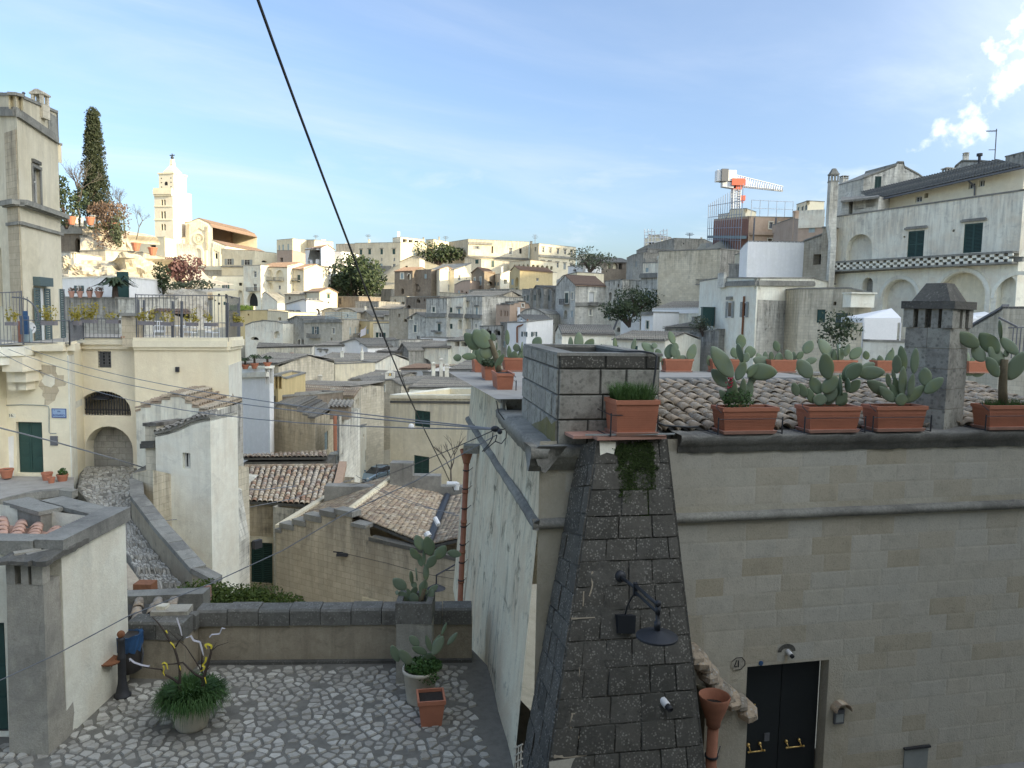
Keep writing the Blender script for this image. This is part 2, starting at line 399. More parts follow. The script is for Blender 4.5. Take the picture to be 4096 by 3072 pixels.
leafmat('leaf_plum',(.09,.045,.045),(.16,.085,.075))
def cactus_mat():
 m,w,b=newmat('cactus')
 P=w.node('ShaderNodeTexCoord').outputs['Object'];wp=w.node(_ab).outputs['Position']
 oi=w.node(_ac).outputs['Random']
 c=w.mix(oi,(.135,.185,.105),(.20,.245,.165))
 c=w.mix(w.math(_aa,w.ramp(w.noise(wp,5,5,.6),.45,.8),.65),c,(.20,.225,.075))
 vo=w.node('ShaderNodeTexVoronoi',{'Vector':P,'Scale':9.0,'Randomness':.35})
 sp=w.ramp(vo.outputs['Distance'],.16,.06)
 c=w.mix(w.math(_aa,sp,.55),c,(.30,.28,.17))
 w.set(b.inputs['Base Color'],c);b.inputs['Roughness'].default_value=.55;b.inputs['Specular IOR Level'].default_value=.3
 bp=w.node('ShaderNodeBump',{'Strength':.5,'Distance':.01,'Height':sp});w.set(b.inputs['Normal'],bp.outputs[0])
cactus_mat()
plain('cactus_stem',(.16,.13,.075),.9,.5,16,bump=.6)
MAT=MATS
GROUND=[]
def rect(u0,u1,z0,z1):return[(u0,z0),(u1,z0),(u1,z1),(u0,z1)]
def arch(u0,u1,z0,z1,n=10,flat=None):
 r=(u1-u0)/2;h=min(r,(z1-z0)*.8)if flat is None else flat
 c=(u0+u1)/2;zs=z1-h
 return[(u0,z0),(u1,z0)]+[(c+r*math.cos(math.pi*k/n),zs+h*math.sin(math.pi*k/n))for k in range(n+1)]
def wf_(mb,pl,outline,holes=(),depth=.2,out=0.0):
 loops=[[I((u,z,0))for u,z in outline]]+[[I((u,z,0))for u,z in h[0]]for h in holes]
 flat=[q for l in loops for q in l]
 tris=[]
 for t in tessellate_polygon(loops):
  a,b,c=(flat[i]for i in t)
  ar=(b-a).cross(c-a).z
  if abs(ar)<1e-9:continue
  tris.append(list(t)if ar>0 else list(t)[::-1])
 mb.add([pl.p(q.x,q.y,out)for q in flat],tris)
 for h in holes:
  pts,dp=h[0],h[1];n=len(pts)
  vs=[pl.p(u,z,out)for u,z in pts]+[pl.p(u,z,out-dp)for u,z in pts]
  mb.add(vs,[[i,i+n,(i+1)%n+n,(i+1)%n]for i in range(n)])
def sheet(mb,pl,outline,out):
 fl=[I((u,z,0))for u,z in outline]
 ts=[]
 for t in tessellate_polygon([fl]):
  a,b,c=(fl[i]for i in t);ar=(b-a).cross(c-a).z
  ts.append(list(t)if ar>0 else list(t)[::-1])
 mb.add([pl.p(q.x,q.y,out)for q in fl],ts)
def wb_(mb,pl,u0,u1,z0,z1,o0,o1):
 mb.obox(pl.p(u0,z0,o0),pl.u*(u1-u0),pl.n*(o1-o0),I((0,0,z1-z0)))
DEPTH=dict(s=.14,g=.22,w=.16,d=.8,a=.9,n=.7,o=.2,l=1.2,D=.2,B=.25,A=.25,S=.12)
def window(parent,pl,kind,u0,u1,z0,z1,Y,opt):
 dp=DEPTH[kind];big=(z1-z0)/Y*F>55
 w,h=u1-u0,z1-z0
 out=-dp
 if kind in 'da':
  mb=MB();sheet(mb,pl,arch(u0,u1,z0,z1)if kind=='a' else rect(u0,u1,z0,z1),out+.004)
  return mb.J('opening',MAT['dark_void'],parent)
 if kind=='n':
  mb=MB();sheet(mb,pl,arch(u0,u1,z0,z1),out+.004);nb=mb.J('niche',MAT[opt.get('m',_ae)],parent)
  return nb
 if kind=='l':
  mb=MB();sheet(mb,pl,rect(u0,u1,z0,z1),out+.004);return mb.J('loggia',MAT['dark_void'],parent)
 if kind in 'go':
  mb=MB();t=min(.09,w*.16)
  for a,b,c_,d_ in((u0,u0+t,z0,z1),(u1-t,u1,z0,z1),(u0+t,u1-t,z0,z0+t),(u0+t,u1-t,z1-t,z1)):
   wb_(mb,pl,a,b,c_,d_,out,out+.06)
  m=(u0+u1)/2;wb_(mb,pl,m-t*.5,m+t*.5,z0+t,z1-t,out,out+.055)
  if h>1.4:wb_(mb,pl,u0+t,u1-t,z0+h*.62,z0+h*.62+t*.7,out,out+.05)
  fr=mb.J('window',MAT[opt.get('f',_ar)],parent)
  pm=MB();sheet(pm,pl,rect(u0,u1,z0,z1),out+.012);pm.J('pane',MAT['glass'],fr)
  if kind=='o':
   for sgn,ue in((-1,u0),(1,u1)):
    sm=MB();lw=w*.5;a,b=(ue-lw-.02,ue-.02)if sgn<0 else(ue+.02,ue+lw+.02)
    sh_(sm,pl,a,b,z0,z1,.02,big);sm.J('shutter',MAT[opt.get('m',_ap)],fr)
  return fr
 if kind in 'swS':
  col=opt.get('m','shutter_pale' if kind=='w' else _ao)
  m=(u0+u1)/2;fr=None
  fm=MB();wb_(fm,pl,u0,u1,z1-.05,z1,out,out+.07);wb_(fm,pl,u0,u0+.03,z0,z1-.05,out,out+.07);wb_(fm,pl,u1-.03,u1,z0,z1-.05,out,out+.07)
  fr=fm.J('window' if h/w<1.9 and not opt.get('door')else 'door',MAT[col],parent)
  for a,b in((u0+.03,m-.006),(m+.006,u1-.03)):
   sm=MB();sh_(sm,pl,a,b,z0,z1-.05,out+.01,big);sm.J('shutter',MAT[col],fr)
  bk=MB();sheet(bk,pl,rect(u0,u1,z0,z1),out+.003);bk.J('backing',MAT['dark_void'],fr)
  return fr
 col=opt.get('m',{'D':_ao,'B':'door_black','A':'door_brown'}[kind])
 mb=MB();m=(u0+u1)/2
 shape=arch(u0,u1,z0,z1)if opt.get('arch')else rect(u0,u1,z0,z1)
 sheet(mb,pl,shape,out+.004)
 dr=mb.J('door',MAT[col],parent)
 if not opt.get('arch'):
  for a,b in((u0+.02,m-.008),(m+.008,u1-.02)):
   lm=MB();wb_(lm,pl,a,b,z0+.01,z1-.02,out+.01,out+.05);t=(b-a)*.16
   rows=((.06,.30),(.35,.58),(.63,.95))if h>1.5 else((.1,.9),)
   for r0,r1 in rows:wb_(lm,pl,a+t,b-t,z0+h*r0,z0+h*r1,out+.05,out+.066)
   lm.J('door_leaf',MAT[col],dr)
 return dr
def sh_(mb,pl,a,b,z0,z1,o,big):
 if not big:
  wb_(mb,pl,a,b,z0,z1,o,o+.045);return
 t=min(.07,(b-a)*.14)
 wb_(mb,pl,a,a+t,z0,z1,o,o+.05);wb_(mb,pl,b-t,b,z0,z1,o,o+.05)
 for q in(z0,(z0+z1)/2-t/2,z1-t):wb_(mb,pl,a+t,b-t,q,q+t,o,o+.048)
 n=max(6,int((z1-z0)/.11))
 for i in range(n):
  zz=z0+(z1-z0)*(i+.5)/n
  p=pl.p(a+t,zz-.03,o+.012);mb.obox(p,pl.u*(b-a-2*t),pl.n*.026+I((0,0,-.02)),I((0,0,.055)))
def cg_(mb,e0,e1,r1,r0,pitch=.26,row=.45):
 e0,e1,r1,r0=map(I,(e0,e1,r1,r0))
 n=max(2,int(round((e1-e0).length/pitch)));m=max(1,int(round((r0-e0).length/row)))
 nr=(e1-e0).cross(r0-e0).normalized()
 if nr.z<0:nr=-nr
 prof=((0,0),(.16,.30),(.34,.42),(.5,.30),(.64,0),(.82,-.06));H=pitch*.75
 for j in range(m):
  t0,t1=j/m,(j+1.12)/m
  vs=[]
  for t,lift in((t0,.035),(min(t1,1.02),0.0)):
   a,b=e0 .lerp(r0,t),e1 .lerp(r1,t)
   jj=[rnd(-.012,.012)for _ in range(n+1)]
   for i in range(n):
    for q,hh in prof:vs.append(a.lerp(b,(i+q)/n)+nr*(hh*H+lift+jj[i]))
   vs.append(b+nr*lift)
  k=n*len(prof)+1
  mb.add(vs,[[i,i+1,i+1+k,i+k]for i in range(k-1)])
def slab(mb,q,t=.08):
 q=[I(p)for p in q];d=I((0,0,-t))
 vs=q+[p+d for p in q];n=len(q)
 mb.add(vs,[list(range(n)),list(range(n,2*n))[::-1]]+[[i,i+n,(i+1)%n+n,(i+1)%n]for i in range(n)])
def roof_slope(parent,e0,e1,r1,r0,mat,pitch=.26,name='roof'):
 mb=MB();cg_(mb,e0,e1,r1,r0,pitch)
 z=I((0,0,-.05));slab(mb,[I(p)+z for p in(e0,e1,r1,r0)],.10)
 return mb.J(name,MAT[mat],parent)
def chimney(parent,c,x0,x1,y0,y1,Y,mat=_ae,kind='cap',name='chimney'):
 p=at(c,(x0+x1)/2,y1,Y);top=at(c,(x0+x1)/2,y0,Y).z;w=abs(at(c,x1,y1,Y).x-at(c,x0,y1,Y).x)
 h=top-p.z;mb=MB();rz=rnd(-.2,.3);w*=.92
 if kind=='cone':
  mb.l_a([(w/2,-1),(w/2,h*.55),(w*.62,h*.56),(w*.62,h*.60),(w*.4,h*.66),(.02,h)],p,12)
 elif kind=='plain':
  mb.box(p-I((0,0,1)),(w,w,h+1),rz);mb.box(p+I((0,0,h+.002)),(w*1.15,w*1.15,h*.06),rz)
 else:
  hh=h*.68
  mb.box(p-I((0,0,1)),(w*.86,w*.86,hh+1),rz);mb.box(p+I((0,0,hh)),(w,w,h*.05),rz)
  c_,s_=math.cos(rz),math.sin(rz)
  for sx in(-1,0,1):
   for sy in(-1,1):
    mb.box(p+I((c_*sx*w*.34-s_*sy*w*.34,s_*sx*w*.34+c_*sy*w*.34,hh+h*.05)),(w*.16,w*.16,h*.17),rz)
  mb.box(p+I((0,0,hh+h*.22)),(w*1.02,w*1.02,h*.05),rz);mb.frustum(p+I((0,0,hh+h*.27)),w*.9,w*.9,w*.4,w*.4,h*.06,rz)
 o=mb.J(name,MAT[mat],parent)
 return o
def balcony(parent,pl,c,x0,y0,x1,y1,out=.8,mat='iron'):
 u0,z1=pl.uv(c,x0,y0);u1,z0=pl.uv(c,x1,y1)
 mb=MB();wb_(mb,pl,u0,u1,z0-.14,z0,0.01,out);b=mb.J('balcony',MAT[_al],parent)
 rm=MB();n=max(4,int((u1-u0)/.16))
 for i in range(n+1):wb_(rm,pl,u0+(u1-u0)*i/n-.012,u0+(u1-u0)*i/n+.012,z0,z1,out-.05,out-.026)
 for i in range(4):
  for uu in(u0,u1):wb_(rm,pl,uu-.012,uu+.012,z0,z1,out*i/4,out*i/4+.024)
 wb_(rm,pl,u0-.02,u1+.02,z1,z1+.04,out-.06,out-.016)
 rm.J('railing',MAT[mat],b)
 return b
def house(name,label,c,pts,top,bot,mat,depth=8.0,wins=(),roof=None,prof=None,g=0,trims=(),cap=_al,cat='house',group=None,extra=8.0,chim=(),balc=(),surround=_ae,back=None,coping=True,eave=.25,rmat=_bd,par=.55):
 n=len(pts)
 tops=list(top)if isinstance(top,(list,tuple))else[top]
 ref=[tops[min(i,len(tops)-1)]for i in range(n)]
 P=[at(c,x,ref[i],Y)for i,(x,Y)in enumerate(pts)]
 zt=[p.z for p in P]if len(tops)>1 else[P[0].z]*n
 P=[I((p.x,p.y,0))for p in P]
 zb=at(c,pts[0][0],bot,pts[0][1]).z;GROUND.append(((P[0].x+P[-1].x)/2,(P[0].y+P[-1].y)/2+depth*.3,zb-.8));zb-=extra
 cen=sum(P,I())/n
 root=t_h(name,label,cat,(cen.x,cen.y,zb),group)
 planes=[Plane(P[i],P[i+1])for i in range(n-1)]
 ou_=[[(0,zb),(pl.len,zb),(pl.len,zt[i+1]),(0,zt[i])]for i,pl in enumerate(planes)]
 if prof:
  q=[planes[g].uv(c,x,y)for x,y in prof];q[0]=(0,q[0][1]);q[-1]=(planes[g].len,q[-1][1])
  q=[(min(max(u,0),planes[g].len),z)for u,z in q]
  ou_[g]=[(0,zb),(planes[g].len,zb)]+q[::-1]
 if n==3 and back is None:
  bk=[P[2]+(P[0]-P[1])]
 else:
  ch=(P[-1]-P[0]).normalized();nb=I((-ch.y,ch.x,0))if back is None else I(back)
  if nb.y<0 and back is None:nb=-nb
  bk=[P[-1]+nb*depth,P[0]+nb*depth]
 ring=P+bk;zring=zt+([zt[-1],zt[0]]if len(bk)==2 else[zt[2]+zt[0]-zt[1]])
 mb=MB();jobs=[]
 zr=None
 if roof and roof[0]=='slope':
  if n==3:ev=(P[2]-P[1])if g==0 else(P[0]-P[1])
  else:ev=(bk[0]-P[-1])
  seg=(0,1)if g==0 else(1,2)
  half=ev*.5
  mid=(pts[seg[0]][0]+pts[seg[1]][0])/2
  zr=at(c,mid,roof[1],(pts[seg[0]][1]+pts[seg[1]][1])/2+half.y).z
  if n==3:
   k=1 if g==0 else 0
   L=planes[k].len;ou_[k]=[(0,zb),(L,zb),(L,zt[k+1]),(L/2,zr),(0,zt[k])]
 holes=[[]for _ in planes];made=[]
 for wdef in wins:
  x0,y0,x1,y1,kind=wdef[:5];opt=wdef[5]if len(wdef)>5 else{}
  xm=(x0+x1)/2;i=0
  for k in range(n-1):
   if min(pts[k][0],pts[k+1][0])<=xm<=max(pts[k][0],pts[k+1][0]):i=k
  pl=planes[i];a=pl.uv(c,x0,y0);b=pl.uv(c,x1,y1);a2=pl.uv(c,x0,y1);b2=pl.uv(c,x1,y0)
  u0,u1=sorted(((a[0]+a2[0])/2,(b[0]+b2[0])/2));z1=(a[1]+b2[1])/2;z0=(b[1]+a2[1])/2
  u0=max(u0,.06);u1=min(u1,pl.len-.06);z0=max(z0,zb+.05)
  if u1-u0<.1 or z1-z0<.1:continue
  arched=kind in 'an' or opt.get('arch')
  holes[i].append((arch(u0,u1,z0,z1)if arched else rect(u0,u1,z0,z1),opt.get('dp',DEPTH[kind])))
  Y=pts[i][1];jobs.append((i,pl,kind,u0,u1,z0,z1,Y,opt))
 for i,pl in enumerate(planes):wf_(mb,pl,ou_[i],holes[i])
 def quad(a,b,za,zb2):mb.poly([I((a.x,a.y,zb)),I((b.x,b.y,zb)),I((b.x,b.y,zb2)),I((a.x,a.y,za))])
 m=len(ring)
 ext=None
 if prof:
  ext=(P[2]-P[1]if g==0 else P[0]-P[1])if n==3 else(bk[0]-P[-1])
  top_pts=[planes[g].p(u,z)for u,z in ou_[g][2:]][::-1]
  far=[p+ext for p in top_pts]
  a,b=planes[g].p(0,0),planes[g].p(planes[g].len,0)
  sides=[(a,top_pts[0].z,0),(b,top_pts[-1].z,1)]
  for p,z,w_ in sides:
   vis=n==3 and((g==0 and w_==1)or(g==1 and w_==0))
   if not vis:quad(p,p+ext,z,z)
  mb.poly([I((q.x,q.y,zb))for q in(b+ext,a+ext)]+far)
 elif zr is not None:
  s0,s1=(P[seg[0]],P[seg[1]]);z0_,z1_=zt[seg[0]],zt[seg[1]]
  for p in((s0,s1)if n!=3 else((s0,)if g==0 else(s1,))):
   q=p+ev;mb.poly([I((p.x,p.y,zb)),I((q.x,q.y,zb)),I((q.x,q.y,z0_)),I((p.x+half.x,p.y+half.y,zr)),I((p.x,p.y,z0_))])
  quad(s1+ev,s0+ev,z1_,z0_)
 else:
  for i in range(n-1,m):quad(ring[i],ring[(i+1)%m],zring[i],zring[(i+1)%m])
 mb.J('wall',MAT[mat],root)
 if prof:
  rp=roof[1]if roof and roof[0]=='prof' else None
  line=[planes[g].p(*((lambda uv:uv)(planes[g].uv(c,x,y))))for x,y in rp]if rp else top_pts
  nrm=planes[g].n
  if roof is None or roof[0]!='flat':
   rm=MB()
   for p,q in zip(line[:-1],line[1:]):
    if abs((q-p).xy.length)<.12:continue
    fr=nrm*eave if not rp else I()
    lo,hi=(p,q)if p.z<q.z else(q,p)
    l2=lo+(lo-hi).normalized()*eave
    z=I((0,0,.03))
    cg_(rm,l2+fr+z,l2+ext+z,hi+ext+z,hi+fr+z,.27)
    slab(rm,[l2+fr+z*.3,l2+ext+z*.3,hi+ext+z*.3,hi+fr+z*.3],.09)
   rm.J('roof',MAT[rmat],root)
   if rp:coping_line(root,top_pts,nrm,cap)
  else:
   rm=MB()
   for p,q in zip(line[:-1],line[1:]):
    if(q-p).xy.length>.1:slab(rm,[p,q,q+ext,p+ext],.12)
   rm.J('roof',MAT[cap],root)
   coping_line(root,top_pts,nrm,cap)
 elif zr is not None:
  s0,s1=P[seg[0]],P[seg[1]]
  e0=I((s0 .x,s0 .y,zt[seg[0]]));e1=I((s1 .x,s1 .y,zt[seg[1]]))
  r0=e0+half;r0 .z=zr;r1=e1+half;r1 .z=zr
  b0,b1=e0+ev,e1+ev
  s=(e0-r0).normalized()*eave;sd=(e1-e0).normalized()*.12;z=I((0,0,.06))
  rm=MB();cg_(rm,e0+s-sd+z,e1+s+sd+z,r1+sd+z,r0-sd+z,.27);slab(rm,[e0+s-sd+z*.2,e1+s+sd+z*.2,r1+sd+z*.2,r0-sd+z*.2],.09)
  cg_(rm,b1+sd+z,b0-sd+z,r0-sd+z,r1+sd+z,.27,.9)
  rm.J('roof',MAT[rmat],root)
 else:
  zz=min(zring)-par
  rm=MB();rm.poly([I((q.x,q.y,zz))for q in ring]);rm.J('roof',MAT['deck_stone'],root)
  if coping:
   rr=[I((q.x,q.y,z))for q,z in zip(ring,zring)]
   cm=MB()
   for i in range(m):
    a,b=rr[i],rr[(i+1)%m];d=(b-a);d.z=0
    if d.length<.05:continue
    d.normalize();nn=I((d.y,-d.x,0));cm.obox(a-d*.06+nn*.06+I((0,0,.001*i)),(b-a)+d*.12,-nn*.36,I((0,0,.13)))
    pm=a+I((0,0,0));
   cm.J('coping',MAT[cap],root)
   im=MB()
   for i in range(m):
    a,b=rr[i],rr[(i+1)%m];d=(b-a);d.z=0
    if d.length<.05:continue
    d.normalize();nn=I((d.y,-d.x,0))*-.28
    im.poly([I((b.x,b.y,zz))+nn,I((a.x,a.y,zz))+nn,a+nn,b+nn])
   im.J('parapet_inner',MAT[mat],root)
 for j in jobs:
  i,pl,kind,u0,u1,z0,z1,Y,opt=j
  window(root,pl,kind,u0,u1,z0,z1,Y,opt)
  if opt.get('sur'):
   t=opt['sur']if not isinstance(opt['sur'],bool)else .16;sm=MB()
   if kind in 'an' or opt.get('arch'):
    o_=arch(u0-t,u1+t,z0,z1+t,12);i_=arch(u0,u1,z0,z1,12)
    for k in range(1,len(o_)-1):
     a,b,c2,d2=o_[k],o_[k+1],i_[k+1],i_[k]
     sm.add([pl.p(*a,.05),pl.p(*b,.05),pl.p(*c2,.05),pl.p(*d2,.05),pl.p(*a,0),pl.p(*b,0),pl.p(*c2,0),pl.p(*d2,0)],[[0,1,2,3],[4,5,1,0],[2,6,7,3],[1,5,6,2]])
   else:
    wb_(sm,pl,u0-t,u0,z0,z1,.002,.05);wb_(sm,pl,u1,u1+t,z0,z1,.002,.05)
    wb_(sm,pl,u0-t,u1+t,z1,z1+t,.002,.055);wb_(sm,pl,u0-t*1.1,u1+t*1.1,z0-t*.7,z0,.002,.09)
   sm.J('surround',MAT[surround],root)
  if opt.get('ped'):
   sm=MB();wb_(sm,pl,u0-.3,u1+.3,z1+.15,z1+.32,.002,.22);wb_(sm,pl,u0-.2,u1+.2,z1+.32,z1+.40,.002,.12);sm.J('hood',MAT[_al],root)
 for t in trims:
  x0,y0,x1,y1,th=t[:5];o=t[5]if len(t)>5 else .12;mt=t[6]if len(t)>6 else cap
  xm=(x0+x1)/2;i=0
  for k in range(n-1):
   if min(pts[k][0],pts[k+1][0])-3<=xm<=max(pts[k][0],pts[k+1][0])+3:i=k
  pl=planes[i];a=pl.uv(c,x0,y0);b=pl.uv(c,x1,y1)
  tm=MB();d=pl.u*(b[0]-a[0])+I((0,0,b[1]-a[1]));tm.obox(pl.p(a[0],a[1]-th/2,.002),d,pl.n*o,I((0,0,th)))
  tm.obox(pl.p(a[0],a[1]+th/2+.001,.002),d,pl.n*(o*.6),I((0,0,th*.4)))
  tm.J('string_course',MAT[mt],root)
 for cdef in chim:
  chimney(root,c,*cdef[:4],pts[0][1]+cdef[4],*(cdef[5:]if len(cdef)>5 else()))
 for bd in balc:
  xm=(bd[0]+bd[2])/2;i=0
  for k in range(n-1):
   if min(pts[k][0],pts[k+1][0])<=xm<=max(pts[k][0],pts[k+1][0]):i=k
  balcony(root,planes[i],c,*bd)
 root['_ok']=1;del root['_ok']
 return root,planes,zt
def coping_line(root,line,nrm,cap,th=.14,w=.45):
 cm=MB()
 for k,(p,q)in enumerate(zip(line[:-1],line[1:])):
  d=q-p
  if d.xy.length<.1:continue
  cm.obox(p+nrm*.07+I((0,0,.0015*k)),d,-nrm*w,I((0,0,th)))
 cm.J('coping',MAT[cap],root)
def tile_mesh(w,l,seed,seg=6):
 rs=random.Random(seed);mb=MB();vs=[]
 for t,k in((0,1.0),(1,.80)):
  for rr in(1.0,.84):
   for i in range(seg+1):
    a=math.pi*i/seg;r=w/2*k*rr
    vs.append(I((math.cos(a)*r,t*l,math.sin(a)*r*.85+(0.0 if t else .012)+rs.uniform(-.003,.003))))
 k=seg+1;fs=[]
 for i in range(seg):
  fs+=[[i,i+1,2*k+i+1,2*k+i],[k+i+1,k+i,3*k+i,3*k+i+1],[i+1,i,k+i,k+i+1],[2*k+i,2*k+i+1,3*k+i+1,3*k+i]]
 fs+=[[0,2*k,3*k,k],[seg,k+seg,3*k+seg,2*k+seg]]
 mb.add(vs,fs);return mb
TILE_ME={}
def ti_(root,e0,e1,r1,r0,mat,w=.21,l=.42,vis=.33,parts=300,pname='roof',under='mortar_dark',near=None,gap=1.06,rand=.02):
 e0,e1,r1,r0=map(I,(e0,e1,r1,r0))
 nr=(e1-e0).cross(r0-e0).normalized();nr=nr if nr.z>0 else-nr
 um=MB();slab(um,[p-nr*.03 for p in(e0,e1,r1,r0)],.12);base=um.J(pname,MAT[under],root)
 n=int((e1-e0).length/(w*gap));m=int(max((r0-e0).length,(r1-e1).length)/vis)
 spots=[]
 for j in range(m):
  for i in range(n):
   t=j/m;s=(i+.5+rnd(-.08,.08))/n
   p=e0 .lerp(e1,s).lerp(r0 .lerp(r1,s),t)
   up=(r0 .lerp(r1,s)-e0 .lerp(e1,s)).normalized()
   spots.append((p.length,p+nr*rnd(.0,rand),up))
 spots.sort(key=lambda q:q[0])
 key=(round(w,3),round(l,3),mat)
 if key not in TILE_ME:
  mes=[]
  for k in range(4):
   tm=tile_mesh(w,l,k);me=bpy.data.meshes.new('roof_tile');me.from_pydata([tuple(v)for v in tm.v],[],tm.f)
   me.materials.append(MAT[mat]);me.polygons.foreach_set('use_smooth',[True]*len(me.polygons));mes.append((me,tm))
  TILE_ME[key]=mes
 rest=MB()
 for k,(d,p,up)in enumerate(spots):
  up2=(up+I((rnd(-1,1),rnd(-1,1),rnd(-.5,.5)))*.035).normalized()
  z=(nr-up2*nr.dot(up2)).normalized();x=up2 .cross(z)
  M=Matrix((x,up2,z)).transposed().to_4x4();M.translation=p
  me,tm=random.choice(TILE_ME[key])
  if k<parts:inst('roof_tile',me,base,M)
  else:rest.add([M@v for v in tm.v],tm.f)
 if rest.v:
  o=rest.J('roof_tiles_beyond',MAT[mat],base,True);o['kind']='stuff'
 return base
def blob_leaves(mb,c,rad,n,size,fn=None,flat=.5):
 c=I(c)
 for _ in range(n):
  while True:
   v=I((rnd(-1,1),rnd(-1,1),rnd(-1,1)))
   if v.length<1:break
  v=v*(v.length**-.35)
  p=c+I((v.x*rad[0],v.y*rad[1],v.z*rad[2]))
  if fn and not fn(p):continue
  s=size*rnd(.5,1.4);a=I((rnd(-1,1),rnd(-1,1),rnd(-1,1))).normalized();b=a.orthogonal().normalized()*flat
  mb.add([p-a*s,p+b*s,p+a*s,p-b*s],[[0,1,2,3]])
def bs_(name,label,cat,p,rad,n,size,mat,group=None,clumps=6,trunk=True):
 root=t_h(name,label,cat,p,group);mb=MB();p=I(p);tb=MB()
 for k in range(clumps):
  a=rnd(0,6.28);q=p+I((math.cos(a)*rad[0]*rnd(.1,.65),math.sin(a)*rad[1]*rnd(.1,.65),rad[2]*rnd(.5,1.35)))
  f=rnd(.4,.75);blob_leaves(mb,q,(rad[0]*f,rad[1]*f,rad[2]*f),n//clumps,size)
  if trunk:tb.K([p-I((0,0,.3)),p.lerp(q,.5)+I((rnd(-.1,.1),0,0)),q],[rad[0]*.05,rad[0]*.035,rad[0]*.015],5)
 mb.J('crown',MAT[mat],root)
 if trunk:tb.J('trunk',MAT['bark'],root)
 return root
def bare_tree(name,label,p,h,spread,mat='bark_grey',cat='tree',levels=4,r0=.09,lean=(0,0)):
 root=t_h(name,label,cat,p);tb=MB();bb=MB()
 def grow(q,d,L,r,lv):
  e=q+d*L;mid=q.lerp(e,.5)+I((rnd(-1,1),rnd(-1,1),rnd(-1,1)))*L*.06
  (tb if lv==levels else bb).K([q,mid,e],[r,r*.85,r*.65],5)
  if lv==0:return
  for _ in range(3 if lv>1 else 2):
   nd=(d+I((rnd(-1,1),rnd(-1,1),rnd(-.25,.7)))*spread).normalized();grow(e,nd,L*rnd(.55,.8),r*.6,lv-1)
 grow(I(p),I((lean[0],lean[1],1)).normalized(),h*.38,r0,levels)
 tb.J('trunk',MAT[mat],root);bb.J('branches',MAT[mat],root);return root
SG={'m':_ao};SS={'m':_ap};SP={'m':'shutter_pale'};SY={'m':_aq}
SUR={'sur':.2}
def H(*a,**k):return house(*a,**k)
def w_(x0,y0,x1,y1,k='g',**o):return(x0,y0,x1,y1,k,o)
